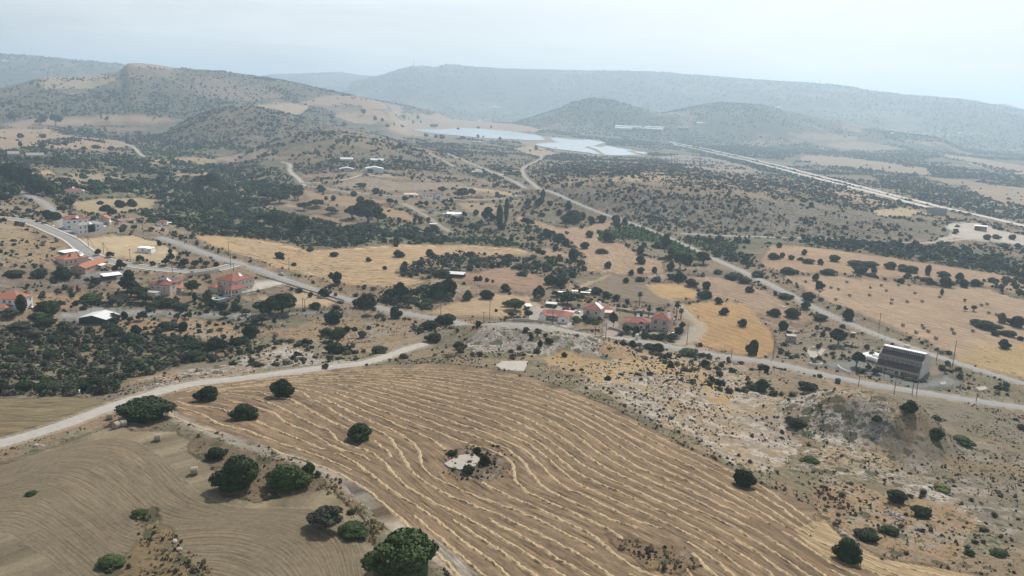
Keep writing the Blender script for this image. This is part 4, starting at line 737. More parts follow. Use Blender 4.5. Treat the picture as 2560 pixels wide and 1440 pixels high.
TREES = """
360 1070 150 75 b;520 1010 65 44 b;705 1000 62 50 b;612 1058 75 46 b;900 1110 72 50 b;538 1158 65 40 b;588 1240 122 102 b;722 1235 115 78 g;772 1196 35 38 g;815 1342 100 72 o;888 1354 84 48 g;1010 1478 188 142 g;
350 1298 45 22 g;278 1426 72 32 g;78 1241 30 12 g;878 1288 24 15 f;1172 1188 35 24 b;1213 1168 32 30 b;1192 1137 24 20 f;1130 1142 28 18 f;1858 1224 60 50 b;2118 1417 75 66 b;2240 1264 58 40 b;2304 1300 54 34 b;2165 1362 75 42 b;2225 1345 55 30 b;
2025 1167 48 26 g;2357 1235 46 20 y;2493 1399 50 28 g;2425 1394 30 20 g;1878 979 42 22 b;1902 982 44 34 b;1990 1073 50 30 b;2340 1103 46 32 b;2408 1120 62 25 g;2272 1035 44 34 f;2192 1056 26 18 f;2050 1022 13 12 y;1975 1055 26 14 f;2018 980 55 26 f;1915 935 18 22 b;
1762 923 24 24 b;1733 929 26 12 f;1722 896 64 24 f;1642 884 38 26 b;1628 880 46 22 b;1640 891 24 13 d;1558 866 22 14 b;1583 871 24 20 b;1540 861 13 10 b;1881 892 34 42 b;1856 818 26 21 b;1808 788 28 20 b;1796 761 22 18 b;1519 953 19 14 f;1596 941 24 10 f;1552 940 18 8 f;
1411 893 18 13 f;1373 860 26 16 b;1350 868 18 18 b;1602 952 12 8 f;1431 930 14 8 f;1454 928 14 8 f;1820 905 12 14 d;1195 818 20 15 b;1152 879 42 25 b;1085 859 46 27 b;950 889 50 24 b;1009 899 24 16 d;814 924 18 16 d;1122 898 26 12 d;835 813 50 36 b;
815 845 44 26 g;842 852 56 34 g;866 833 22 18 b;838 890 62 36 b;868 890 26 14 d;765 866 26 20 f;905 848 26 22 d;887 829 16 12 b;1062 827 22 20 b;1074 830 50 28 b;1120 815 44 30 b;1100 812 26 24 b;988 799 34 32 b;914 775 58 40 b;
705 794 84 58 t;665 792 60 40 t;655 815 44 30 o;788 775 34 20 b;841 774 24 12 b;810 745 28 24 b;750 733 18 12 b;776 744 12 14 b;745 730 14 10 d;800 736 12 9 b;780 738 8 8 o;1216 750 40 26 b;1167 753 28 27 g;1266 731 32 22 b;
1022 770 44 34 o;1068 766 32 20 g;1072 745 26 20 g;978 748 34 26 b;1003 752 38 46 b;1092 752 44 46 b;1120 745 42 48 b;1130 742 22 18 g;957 757 24 16 d;1046 768 20 12 g;1248 780 0 0 b;
698 648 26 18 b;706 650 14 9 b;836 643 23 13 b;775 630 22 10 b;735 666 16 10 b;922 655 17 12 b;997 645 34 18 b;995 636 16 12 d;990 618 17 14 b;1075 643 26 20 b;962 675 13 10 b;828 697 16 16 b;843 712 28 32 b;840 702 14 12 b;
1104 697 50 24 b;1102 692 24 16 b;1122 698 18 12 b;1175 678 24 16 b;1191 703 18 13 b;1201 703 12 14 b;1217 705 13 11 b;1232 707 8 8 b;1375 713 34 26 b;1400 718 40 30 b;1306 692 32 14 b;1432 695 24 16 b;1345 750 38 30 t;1352 742 26 28 t;1288 782 54 36 G;1281 770 34 22 G;
1240 780 10 8 b;1262 768 18 14 G;1418 764 44 32 t;1418 752 30 24 G;1450 754 26 20 G;1392 745 30 18 t;1320 800 26 24 t;1278 795 22 15 t;1460 735 30 18 b;1490 738 34 20 b;1516 744 28 16 b;1540 750 20 14 b;1597 791 24 12 b;1598 765 19 36 p;1622 790 18 24 p;1690 800 25 48 p;1702 796 18 26 p;
1648 777 20 8 b;1446 769 13 10 G;1441 808 26 18 y;1462 806 22 18 t;1472 812 24 14 t;1488 813 26 20 y;1500 806 18 14 t;1534 820 24 40 e;1528 800 12 14 e;1566 838 26 26 t;1590 842 26 26 t;1612 848 24 22 g;1632 850 26 16 g;1654 854 30 20 t;1678 856 32 22 t;1695 846 24 30 t;1704 828 18 24 t;
2048 724 26 22 b;2039 703 18 20 b;2122 803 32 30 b;2020 754 36 24 b;2012 773 32 20 b;1964 750 42 16 b;1935 793 34 22 b;1980 797 46 28 b;1957 827 30 26 b;2050 803 40 18 b;2095 868 48 46 t;2140 923 40 44 t;2190 939 30 20 t;2152 935 34 16 t;2171 928 18 16 t;2229 945 10 8 b;2272 955 26 12 g;2288 958 18 10 g;
2512 874 34 26 b;2487 840 26 14 b;2520 844 44 18 b;2550 852 22 12 b;2468 828 62 26 b;2440 815 40 18 b;2505 808 24 26 d;2540 820 44 30 b;1970 688 24 16 b;2009 638 17 15 b;1978 650 20 12 b;2001 652 18 9 b;2020 660 34 12 b;2051 662 20 15 b;2085 655 32 18 b;
2140 668 44 16 b;2175 670 44 15 b;2225 674 34 20 b;2255 676 30 16 b;2275 684 50 20 b;2319 688 18 26 b;2358 694 34 16 b;2400 702 26 20 b;2150 686 44 22 b;2178 695 32 12 b;2185 682 18 12 b;2266 697 26 15 b;2252 710 20 15 b;2070 688 44 12 b;1972 686 44 18 b;2325 712 26 18 b;2365 718 40 26 b;2410 720 30 22 b;2440 716 30 18 b;2354 737 10 16 b;2412 778 12 14 o;2434 779 16 16 o;2412 755 12 8 o;
1935 650 32 18 b;1955 645 14 14 b;1948 620 18 14 b;1758 664 42 34 t;1700 675 38 38 t;1722 664 20 26 b;1675 678 26 24 b;1674 651 24 16 b;1600 637 22 22 b;1608 627 26 22 o;1662 655 20 14 o;1640 622 30 18 b;1663 617 30 32 b;1678 640 22 20 b;1695 648 32 18 b;1520 672 20 18 b;
1432 653 28 30 b;1436 645 30 22 b;1505 636 36 12 b;1462 623 25 18 b;1415 617 22 20 b;1346 634 16 15 b;1349 614 20 14 o;1330 621 11 12 b;1357 637 18 12 b;1388 628 16 18 b;1604 661 34 22 b;1602 684 20 16 b;1637 683 18 16 b;1578 688 14 14 b;1566 708 20 14 b;1600 706 26 14 b;1640 706 30 14 b;1700 706 30 26 b;1680 700 30 16 b;1730 718 40 22 b;1765 725 30 22 b;1762 748 38 22 b;1795 688 30 14 b;1830 702 40 18 b;1860 710 40 18 b;1873 732 22 16 b;1895 695 40 18 b;
1320 568 38 24 t;1370 595 30 22 b;1398 608 36 24 b;1430 560 60 34 b;1455 550 24 20 b;1478 560 18 18 b;1505 556 24 18 b;1355 542 22 10 b;1345 515 18 18 b;1352 510 20 18 b;1376 514 16 12 b;1420 525 24 20 b;1398 537 18 14 b;1357 497 16 22 b;1335 500 14 12 b;1319 512 20 16 b;1540 558 24 20 b;1562 560 16 16 b;1544 570 30 20 b;1520 606 36 26 b;1486 606 0 0 b;
1248 572 16 60 c;1254 506 0 0 c;1265 556 11 60 c;1222 562 42 44 e;1180 581 24 24 G;1190 538 20 14 b;1150 560 24 18 t;1132 556 20 16 t;1100 553 12 8 b;1160 545 16 16 t;1255 575 28 18 b;1283 540 0 0 b;1052 514 18 12 t;1066 518 14 16 t;1108 512 12 12 t;1127 510 13 14 t;1115 519 12 12 t;1012 506 17 16 t;975 512 22 16 t;990 512 14 12 t;1155 496 46 26 t;1180 492 20 20 t;1103 484 22 18 t;1195 498 0 0 t;
979 556 12 10 b;998 554 15 11 b;1037 556 11 12 b;1051 556 13 12 b;1070 553 14 10 b;912 520 26 18 o;885 563 0 0 o;901 508 22 17 b;815 500 10 10 b;833 502 16 14 b;803 510 14 11 b;720 507 0 0 b;803 480 26 18 b;939 486 22 16 b;885 490 22 12 b;904 468 30 9 b;
690 577 90 52 G;760 580 60 40 G;750 600 30 56 e;790 592 40 20 G;920 562 80 60 t;880 548 40 34 t;945 560 40 30 t;655 595 40 20 G;730 600 30 22 G;810 590 50 28 b;720 482 40 22 t;745 500 30 22 t;700 510 46 26 t;760 528 40 22 t;790 520 40 22 t;830 535 40 18 t;670 500 40 22 t;640 510 40 16 t;
527 478 50 44 t;505 470 40 30 t;20 470 60 60 e;55 470 50 50 e;85 485 36 40 e;105 490 30 40 e;8 500 40 20 b;137 492 28 16 t;172 513 34 22 b;155 527 30 14 b;135 552 40 22 b;120 545 30 20 b;300 520 30 20 b;330 518 28 20 b;265 530 30 18 b;280 535 26 16 b;250 512 20 10 b;172 500 0 0 b;
232 700 30 0 b;150 692 30 28 o;240 712 30 18 b;99 686 40 14 b;158 688 36 20 b;38 696 50 20 b;97 697 44 22 f;162 701 38 24 b;105 672 14 12 p;302 675 30 26 t;288 684 18 20 t;350 660 24 22 t;414 666 26 22 t;461 669 30 22 t;488 670 24 20 t;517 669 22 16 t;541 666 18 12 b;427 648 20 14 b;426 636 14 14 b;399 615 13 14 b;383 665 16 12 b;275 645 22 16 t;245 640 18 18 t;243 632 14 8 b;
328 745 44 70 e;320 735 56 44 e;345 750 60 36 t;300 733 0 0 t;480 735 34 34 G;494 722 18 14 G;365 760 40 26 t;420 770 50 24 t;460 778 40 20 t;440 790 0 0 t;385 775 30 22 G;520 765 24 40 y;487 752 12 22 c;530 770 20 20 b;555 775 40 20 b;590 778 30 18 b;230 760 60 26 g;190 765 18 14 b;152 764 12 14 b;280 768 40 24 o;250 763 24 12 b;40 760 12 26 c;55 780 24 44 c;120 792 60 40 g;145 778 16 16 k;95 800 50 20 g;20 800 50 30 o;
195 730 9 18 k;840 741 13 10 k;825 735 12 8 k;450 695 0 0 b;285 808 40 24 o;310 800 20 22 b;325 808 22 16 o;358 804 34 26 o;445 800 26 18 o;472 801 28 22 o;563 798 30 22 o;615 790 28 18 o;517 795 0 0 o;420 828 56 22 b;455 830 20 12 b;395 835 34 16 b;405 848 30 14 b;458 830 30 26 b;464 850 20 14 b;415 853 12 10 b;297 830 22 14 b;340 840 30 28 b;322 866 60 34 b;280 845 50 26 b;625 850 50 40 b;590 865 40 20 b;635 815 40 22 o;660 800 0 0 o;90 850 60 20 o;50 830 60 20 o;
495 910 70 36 b;480 880 60 26 b;540 885 50 40 b;590 870 40 26 b;240 985 90 46 b;120 990 80 38 b;60 985 60 34 b;10 985 40 30 b;180 990 60 30 b;280 980 40 20 b;40 900 60 24 b;130 900 50 22 b;350 915 46 16 g;60 875 40 20 b;140 860 50 24 b;300 880 30 14 b;70 835 50 16 o;110 820 60 18 b;
2468 600 20 14 b;2490 598 24 12 b;2460 570 16 12 b;2485 572 12 10 b;2500 576 18 10 b;2530 600 20 14 b;2545 620 20 12 b;2510 620 30 12 b;2245 508 12 10 b;2350 497 8 8 b;2010 505 22 8 b;2230 520 26 8 b;2200 518 14 8 b;
317 360 5 18 c;372 360 3 10 c;165 285 5 18 c;158 285 3 12 c;253 298 4 22 c;373 345 4 15 c;370 328 0 0 c;267 305 10 14 t;51 275 12 16 t;8 275 12 16 t;25 262 14 12 b;92 268 12 12 b;108 345 18 10 b;50 345 20 12 b;162 362 20 9 b;240 372 24 10 b;277 374 20 9 b;209 375 16 9 b;51 366 12 13 b;105 370 20 12 b;125 360 14 8 b;153 300 12 8 b;140 315 28 28 t;100 312 30 16 t;110 298 26 12 b;30 298 26 18 b;
1031 378 10 8 b;1000 370 20 10 b;1340 378 12 14 t;1250 350 8 8 b;1195 345 8 9 b;1208 345 6 6 b;1157 348 16 8 b;1105 347 18 10 b;1090 345 10 8 b;1065 341 14 7 b;1145 325 8 6 b;1195 322 10 6 b;1228 320 6 6 b;830 296 12 10 b;860 315 14 10 b;908 288 14 16 t;938 300 12 10 b;968 318 12 8 b;955 303 10 8 b;1005 318 12 6 b;1033 308 7 7 b;1052 307 6 6 b;1085 318 24 6 b;1010 296 10 8 b;1045 297 10 9 b;
"""
for q in TREES.replace('\n', '').strip(';').split(';'):
    a = q.split()
    if not a: continue
    px, py, w_, h_ = map(float, a[:4])
    if w_ > 0 and h_ > 0: plant(px, py, w_, h_, a[4])
# ------------------------------------------------------------------ uncounted scrub, woods, reeds and tufts
PAL = {'dk': (.034, .056, .025), 'gr': (.055, .09, .034), 'ol': (.075, .085, .055), 'dry': (.13, .11, .085), 'reed': (.15, .23, .09), 'red': (.16, .11, .075), 'straw': (.36, .27, .14), 'gg': (.06, .062, .04)}
TPL = {}
def tpl(lod, s):
    if (lod, s) not in TPL:
        nl, lb, lf = {0: (95, 5, .20), 1: (28, 2, .33), 2: (7, 1, .5)}[lod]; V, F = crown_arrays(nl, lb, lf, True, .95, 900+s+lod*10, .5, 0); V = V/np.array([1.0, 1.0, 1.1]); TPL[(lod, s)] = (V, F)
    return TPL[(lod, s)]
FMi = FM.astype(np.float32)
def sample_field(Fd, x, y):
    fa, fd = gidx(x, y); return Fd[np.clip(fd.round().astype(int), 0, ND-1), np.clip(fa.round().astype(int), 0, NA-1)]
TX = np.array(TREEXY)
def scatter(az0, az1, d0, d1, dens, rmin, rmax, poly=None, thr=None, wild=True, fade=None, seed=0, hs=(.55, .95), road=1.5, patch=(1/40, 0)):
    rg = np.random.default_rng(seed); area = (az1-az0)*(d1*d1-d0*d0)/2; n = int(area*dens)
    if n > 600000: n = 600000
    d = np.sqrt(rg.random(n)*(d1*d1-d0*d0)+d0*d0); a = az0+(az1-az0)*rg.random(n); x = d*np.sin(a); y = d*np.cos(a); m = np.ones(n, bool)
    if poly is not None:
        jx = x+fbm(x/10, y/10, 3, 61)*np.clip(d*.03, 3, 40); jy = y+fbm(x/10, y/10, 3, 71)*np.clip(d*.03, 3, 40); m &= inpoly(np.arctan2(jx, jy), np.log(np.hypot(jx, jy)), poly)
    if wild: m &= sample_field(FMi, x, y) < .5
    if thr is not None:
        sm = fbm(x*patch[0], y*patch[0], 4, 300+seed); m &= (sm+rg.normal(size=n)*.035 > thr) & (fbm(x*patch[0]*.22, y*patch[0]*.22, 3, 400+seed)+.6*sm > -.07)
    r = rmin+(rmax-rmin)*rg.random(n)**2.6*1.15; m &= sample_field(ROADD, x, y) > road+r*.8
    x, y, r = x[m], y[m], r[m]
    if len(x) and len(TX):
        keep = np.ones(len(x), bool)
        for k in range(0, len(x), 4000):
            q = np.hypot(x[k:k+4000, None]-TX[None, :, 0], y[k:k+4000, None]-TX[None, :, 1]); keep[k:k+4000] = (q > TX[None, :, 2]*.8+.3).all(1)
        for bx, by, br in BLD: keep &= np.hypot(x-bx, y-by) > br+r
        x, y, r = x[keep], y[keep], r[keep]
    h = r*(hs[0]+(hs[1]-hs[0])*rg.random(len(r)))*1.1
    return x, y, r, h
def build_stuff(name, label, layers):
    """layers: list of (x, y, r, h, palette names and weights)"""
    VV = []; FF = []; CC = []; off = 0; rg = np.random.default_rng(77)
    for x, y, r, h, pal in layers:
        if not len(x): continue
        d = np.hypot(x, y); app = r/d; z = ground(x, y); names = [p for p, _ in pal]; wt = np.array([q for _, q in pal]); wt = wt/wt.sum(); pc = np.array([PAL[p] for p in names])[rg.choice(len(names), len(x), p=wt)]
        pc = pc*(.72+.6*rg.random((len(x), 1)))
        lod = np.where(app > .0042, 0, np.where(app > .0016, 1, 2)); var = rg.integers(0, 4, len(x))
        for l in (0, 1, 2):
            for s in range(4):
                m = (lod == l) & (var == s); k = int(m.sum())
                if not k: continue
                V, F = tpl(l, s); a = rg.random(k)*6.283; c, s_ = np.cos(a), np.sin(a); xx = V[None, :, 0]*r[m, None]; yy = V[None, :, 1]*r[m, None]*(.75+.4*rg.random((k, 1)))
                P_ = np.stack([x[m, None]+xx*c[:, None]-yy*s_[:, None], y[m, None]+xx*s_[:, None]+yy*c[:, None], z[m, None]-.06*r[m, None]+V[None, :, 2]*h[m, None]], -1)
                VV.append(P_.reshape(-1, 3)); FF.append((F[None]+np.arange(k)[:, None, None]*len(V)).reshape(-1, 3)+off); off += k*len(V); CC.append(np.repeat(pc[m], len(V), 0))
    o = new_mesh_obj(name, np.concatenate(VV), np.concatenate(FF), M_STUFF); vcol(o.data, 'col', np.concatenate(CC)); o['kind'] = 'stuff'; o['label'] = label; print(name, sum(len(l[0]) for l in layers), len(o.data.polygons)); return o
def region(pl, dens, r0, r1, pal, thr=None, wild=False, seed=1, hs=(.6, 1.0), road=.8, patch=1/25):
    pa = pol_al(P2(pl)); q = np.array(pa); res = scatter(q[:, 0].min()-.01, q[:, 0].max()+.01, math.exp(q[:, 1].min())*.98, math.exp(q[:, 1].max())*1.02, dens, r0, r1, pa, thr, wild, seed=seed, hs=hs, road=road, patch=(patch, 0))
    return (*res, pal)
A0, A1 = -.62, .62
WILDP = [('dk', 4), ('gg', 3), ('ol', 1.5), ('dry', 2)]; NEARP = [('dk', 1), ('gg', 4), ('dry', 3), ('ol', 2), ('red', 1)]
lay = [(*scatter(A0, A1, 95, 420, .30, .15, .62, thr=.0, seed=1, patch=(1/18, 0)), NEARP), (*scatter(A0, A1, 95, 480, .05, .25, 1.0, thr=-.1, seed=2), NEARP),
       (*scatter(A0, A1, 300, 800, .045, .5, 2.2, thr=-.04, seed=3), WILDP)]
ep = EDGE[RNG.random(len(EDGE)) < np.where(np.hypot(X[tuple(EDGE.T)], Y[tuple(EDGE.T)]) < 330, .10, .22)*(fbm(X[tuple(EDGE.T)]/30, Y[tuple(EDGE.T)]/30, 3, 45) > -.03)]
ex, ey = X[tuple(ep.T)]+RNG.normal(size=len(ep)), Y[tuple(ep.T)]+RNG.normal(size=len(ep)); er = (.35+1.5*RNG.random(len(ep))**2)*np.clip(np.hypot(ex, ey)/600, .45, 1.5); eo = sample_field(ROADD, ex, ey) > er+.6
lay.append((ex[eo], ey[eo], er[eo], er[eo]*.9, [('dk', 2), ('gg', 3), ('dry', 3)]))
build_stuff('scrub', 'small thorny shrubs scattered over the stony near slopes', lay)
lay = [(*scatter(A0, A1, 620, 1300, .028, 1.0, 3.4, thr=-.06, seed=4), WILDP), (*scatter(A0, A1, 1200, 2300, .014, 1.6, 4.6, thr=-.07, seed=5, patch=(1/90, 0)), WILDP),
       (*scatter(A0, A1, 2200, 4600, .008, 2.4, 6.5, thr=-.12, seed=6, patch=(1/160, 0)), [('dk', 3), ('gg', 2)]), (*scatter(A0, A1, 4600, 8200, .0012, 4, 10, thr=-.2, seed=16, patch=(1/260, 0)), [('dk', 3), ('gg', 1)]),
       (*scatter(A0, A1, 700, 2600, .0006, 2.5, 5, thr=.02, wild=False, seed=7, patch=(1/70, 0), road=3), [('dk', 1)])]
build_stuff('distant_scrub', 'distant bushes dotting the dry hills and valley floor', lay)
DG = [('dk', 5), ('gr', 4), ('gg', 1)]; OR = [('dk', 2), ('gr', 2)]
lay = [region(p, *a) for p, a in [
 ("330 525;430 505;520 498;640 525;700 560;760 540;800 545;880 570;960 560;1080 575;1160 592;1280 602;1300 618;1150 608;1000 606;870 615;760 618;640 592;520 588;450 565;380 560", (.052, 1.2, 4.8, DG, -.10, False, 21)),
 ("1000 668;1090 642;1150 628;1180 640;1280 645;1440 652;1462 676;1400 690;1280 670;1180 668;1100 686;1010 690", (.10, .8, 3.2, [('dk', 3), ('gg', 3), ('dry', 1)], None, False, 22)),
 ("930 730;1020 722;1100 716;1170 720;1235 706;1232 735;1150 748;1060 784;940 768", (.06, 1, 3.8, [('dk', 3), ('gr', 2), ('dry', 1)], -.08, False, 23)),
 ("0 822;60 800;150 800;300 815;400 845;470 850;560 862;600 870;540 900;450 912;300 962;285 990;160 990;0 990;-60 990;-60 822", (.17, .6, 2.5, [('dk', 3), ('gr', 3), ('gg', 3), ('dry', 4), ('ol', 3)], None, False, 24)),
 ("0 645;60 650;120 660;160 690;200 708;280 710;300 735;250 740;100 742;0 745;-60 740;-60 650", (.05, .7, 2.2, [('dk', 2), ('gg', 3), ('dry', 3)], -.08, False, 25)),
 ("1640 600;1750 598;1900 598;2050 603;2200 610;2330 612;2420 625;2520 655;2600 680;2600 708;2480 678;2350 655;2200 633;2050 614;1920 606;1880 625;1900 650;1850 662;1780 636;1700 605", (.045, 1.5, 4.8, DG, -.16, False, 26)),
 ("2480 700;2560 695;2600 700;2600 745;2520 740;2440 712", (.03, 1.5, 4, DG, None, False, 27)),
 ("1850 676;1900 690;1960 722;2030 760;2080 785;2140 812;2200 838;2140 818;2070 790;2000 757;1930 720", (.09, .8, 2.4, DG, None, False, 28, (.7, 1.1), .5)),
 ("2200 842;2260 858;2340 888;2360 900;2290 880;2210 855", (.1, .5, 1.5, DG, None, False, 29, (.6, 1), .4)),
 ("0 378;140 382;250 392;330 402;400 418;330 422;240 420;130 410;60 400;0 398;-60 398;-60 378", (.014, 2, 5.5, DG, -.1, False, 30)),
 ("100 355;180 345;260 352;280 362;210 350;130 368;60 372", (.012, 2, 5, DG, None, False, 31)),
 ("380 330;430 345;520 352;640 370;700 385;640 400;560 398;520 388;400 366;350 350", (.02, 2, 5.5, DG, -.14, False, 32)),
 ("130 445;220 440;330 455;420 448;540 450;680 455;760 470;700 500;640 520;500 500;420 500;330 485;250 488;150 480", (.024, 2, 6, DG, -.08, False, 33)),
 ("260 395;400 392;540 412;680 415;740 430;700 450;560 445;420 440;300 430", (.015, 2, 5.8, DG, -.06, False, 34)),
 ("-60 432;0 420;40 428;90 452;120 480;100 490;40 490;0 480;-60 478", (.02, 3, 6.5, [('dk', 1)], None, False, 35, (1, 1.6))),
 ("770 395;830 385;900 400;1000 398;1060 408;1100 420;1010 432;900 418;800 410", (.02, 1.8, 4.2, OR, None, False, 36)),
 ("750 385;830 350;900 345;960 352;1060 375;1000 372;900 366;830 380;760 410;730 425", (.012, 2, 5, DG, -.06, False, 37)),
 ("1010 345;1100 355;1150 375;1200 395;1290 425;1330 440;1300 448;1220 425;1150 398;1090 382;1040 360", (.010, 2, 5.2, DG, -.08, False, 38)),
 ("1170 428;1260 440;1330 462;1320 470;1240 458;1170 440", (.016, 1.5, 4, DG, None, False, 39)),
 ("780 470;850 460;960 470;1000 482;960 487;880 480;800 474", (.012, 1.2, 3.5, DG, -.02, False, 40)),
 ("1660 345;1800 330;1900 340;2000 352;2080 372;2200 395;2300 415;2200 405;2120 395;2000 385;1950 400;1840 388;1740 368", (.0075, 2.5, 5.5, DG, None, False, 41)),
 ("1700 365;1800 385;1900 412;2000 440;2100 465;2200 490;2310 522;2250 525;2140 492;2040 462;1930 432;1820 402;1720 380", (.010, 2, 4.5, DG, None, False, 42, (.6, 1), 4)),
 ("2180 440;2300 450;2400 480;2480 500;2560 515;2620 530;2620 555;2480 540;2400 525;2300 500;2220 470", (.011, 2.5, 4.5, DG, None, False, 43, (.6, 1), 4)),
 ("2100 380;2250 385;2400 400;2500 420;2560 430;2500 432;2420 405;2330 392;2280 420;2200 400;2130 392", (.0055, 2.5, 6, DG, None, False, 44)),
 ("1380 340;1500 345;1640 352;1660 380;1600 372;1500 352;1400 350", (.004, 2.5, 5, DG, -.05, False, 45)),
 ("1100 255;1300 262;1500 295;1640 308;1660 330;1500 330;1400 312;1280 295;1100 280", (.0016, 3.5, 8, DG, -.06, False, 46)),
 ("2000 325;2200 330;2400 335;2560 345;2620 360;2620 400;2500 385;2350 365;2150 345", (.0022, 3, 7, DG, -.04, False, 47)),
 ("560 600;640 600;700 620;620 600", (.01, 1, 2, DG, None, False, 48)),
 ("560 862;640 850;660 880;560 905;470 912", (.06, .6, 2, DG, None, False, 49)),
 ("390 738;480 742;560 735;620 750;600 785;500 788;420 790;360 775", (.05, .8, 2.6, DG, None, False, 50)),
 ("1400 745;1440 740;1560 745;1540 752;1450 758", (.05, .8, 2.4, DG, None, False, 51)),
 ("1840 670;1900 700;1960 735;1900 725;1840 705;1800 690", (.03, .8, 2.4, DG, None, False, 52)),
 ("1340 478;1500 470;1700 485;1900 500;2000 512;2250 560;2300 590;2100 600;1900 590;1750 588;1600 560;1500 528;1400 498", (.034, .7, 2.9, WILDP, -.08, False, 54)),
 ("1240 400;1400 395;1600 400;1800 440;2000 470;2200 520;2150 540;2000 505;1850 480;1700 465;1500 455;1340 470;1290 440", (.014, 1, 3.4, WILDP, -.08, False, 55)),
 ("0 400;200 395;400 430;700 430;760 470;600 520;420 500;330 480;140 480;100 455;0 420", (.012, 1.5, 5, DG, -.02, False, 56)),
 ("-300 235;0 224;60 210;110 196;230 194;300 182;330 172;420 170;520 178;600 186;700 202;820 228;950 255;1060 280;1000 285;860 270;700 262;560 262;440 290;300 286;100 288;-60 290", (.0042, 2.2, 6, [('dk', 3), ('gg', 3)], -.14, False, 57)),
 ("420 330;460 304;500 286;560 270;640 270;700 282;780 304;860 325;900 345;800 335;700 350;640 372;540 350;430 345", (.009, 1.8, 5.5, [('dk', 3), ('gg', 2)], -.14, False, 58)),
 ("1330 294;1400 272;1480 247;1530 253;1600 272;1680 288;1750 266;1800 258;1900 264;2000 285;2150 318;2260 335;2100 335;1900 325;1700 322;1500 305;1400 305", (.0042, 2.5, 6.5, [('dk', 3), ('gg', 2)], -.16, False, 59)),
 ("1600 400;1750 395;1900 430;2050 470;2200 500;2250 530;2100 500;1950 470;1800 445;1650 430", (.012, 1, 3.6, WILDP, -.06, False, 60)),
 ("640 372;700 352;800 335;700 400;640 420", (.006, 1.5, 4, DG, -.05, False, 53)),
]]
build_stuff('woodland', 'dark evergreen thickets along the stream beds and field edges', lay)
lay = [region("1500 585;1530 575;1600 570;1640 580;1720 612;1762 648;1740 655;1690 640;1640 605;1580 600;1510 603", .16, 1.0, 2.6, [('reed', 3), ('gr', 1)], None, False, 61, (1.1, 1.6), .5),
       region("1720 605;1790 600;1850 612;1840 625;1760 618", .06, .9, 2.2, [('reed', 3), ('gr', 1)], None, False, 62, (1.1, 1.6), .5),
       region("350 372;440 362;520 366;525 384;430 390;360 390", .02, 1.2, 3, [('reed', 1), ('gr', 1)], None, False, 63), region("140 325;200 318;280 325;240 342;170 338", .012, 1.2, 3, [('reed', 1), ('gr', 1)], None, False, 64),
       region("440 480;560 490;680 520;760 560;800 590;700 575;560 540;450 520", .035, 1, 3, [('reed', 1), ('gr', 3), ('ol', 1)], -.05, False, 65), region("700 570;780 565;800 585;740 592", .06, 1, 2.4, [('reed', 2), ('gr', 1)], None, False, 66)]
build_stuff('reeds', 'pale green reed beds beside the straight road and stream', lay)
lay = [(*scatter(A0, A1, 95, 300, .30, .12, .38, thr=.0, wild=True, seed=71, hs=(.8, 1.3), patch=(1/9, 0)), [('straw', 3), ('red', 1), ('dry', 1)]),
       region("780 1180;850 1200;900 1260;960 1320;1000 1370;1080 1440;1040 1440;960 1370;900 1310;860 1250;800 1215", .9, .2, .6, [('straw', 3), ('red', 1)], None, False, 72, (.9, 1.4), .2),
       region("340 1295;370 1285;400 1320;470 1390;540 1440;540 1500;300 1500;370 1400;350 1340", .8, .2, .6, [('straw', 3), ('gg', 2), ('dry', 1)], None, False, 73, (.8, 1.3), .2),
       region("1100 1160;1125 1130;1180 1115;1235 1138;1252 1170;1210 1198;1150 1203;1110 1185", 0.6, .2, .7, [('red', 2), ('gg', 2), ('dk', 1), ('dry', 2)], None, False, 74, (.8, 1.3), .2),
       region("1540 1330;1600 1350;1680 1380;1760 1420;1720 1450;1640 1420;1560 1370", .8, .2, .6, [('red', 2), ('gg', 2), ('straw', 1)], None, False, 75, (.8, 1.2), .2),
       region("1990 1200;2060 1225;2140 1270;2150 1300;2100 1285;2030 1240", .9, .2, .7, [('dry', 2), ('red', 2)], None, False, 76, (.8, 1.2), .2)]
build_stuff('dry_grass', 'straw coloured dry grass tufts along the field margins', lay)
# ------------------------------------------------------------------ mesh kit for built things
class MB:
    def __init__(s): s.v = []; s.f = []
    def add(s, V, F): o = len(s.v); s.v += [tuple(map(float, p)) for p in V]; s.f += [tuple(int(i)+o for i in f) for f in F]; return s
    def box(s, x0, x1, y0, y1, z0, z1):
        return s.add([(x, y, z) for z in (z0, z1) for y in (y0, y1) for x in (x0, x1)], [(0, 2, 3, 1), (4, 5, 7, 6), (0, 1, 5, 4), (1, 3, 7, 5), (3, 2, 6, 7), (2, 0, 4, 6)])
    def prism(s, prof, x0, x1, ax='x'):
        """profile in (y, z) swept along x"""
        n = len(prof); a = [(x0, y, z) for y, z in prof]+[(x1, y, z) for y, z in prof]
        if ax == 'y': a = [(q[1], q[0], q[2]) for q in a]
        return s.add(a, [tuple(range(n))[::-1], tuple(range(n, 2*n))]+[(i, (i+1) % n, n+(i+1) % n, n+i) for i in range(n)])
    def tube(s, p, r, k=8):
        V, F = tube(p, r, k); F = [tuple(f) if f[2] != f[3] else tuple(f[:3]) for f in F]; return s.add(V, F)
    def build(s, name, mat, parent=None, loc=None, rz=0):
        me = bpy.data.meshes.new(name); me.from_pydata(s.v, [], s.f); me.materials.append(mat); me.validate()
        bm = bmesh.new(); bm.from_mesh(me); bmesh.ops.recalc_face_normals(bm, faces=bm.faces); bm.to_mesh(me); bm.free()
        o = bpy.data.objects.new(name, me); COL.objects.link(o)
        if parent: o.parent = parent
        if loc is not None: o.location = loc
        o.rotation_euler.z = rz
        return o
import bmesh
def tag(o, label, cat, group=None):
    o['label'] = label; o['category'] = cat
    if group: o['group'] = group
    return o
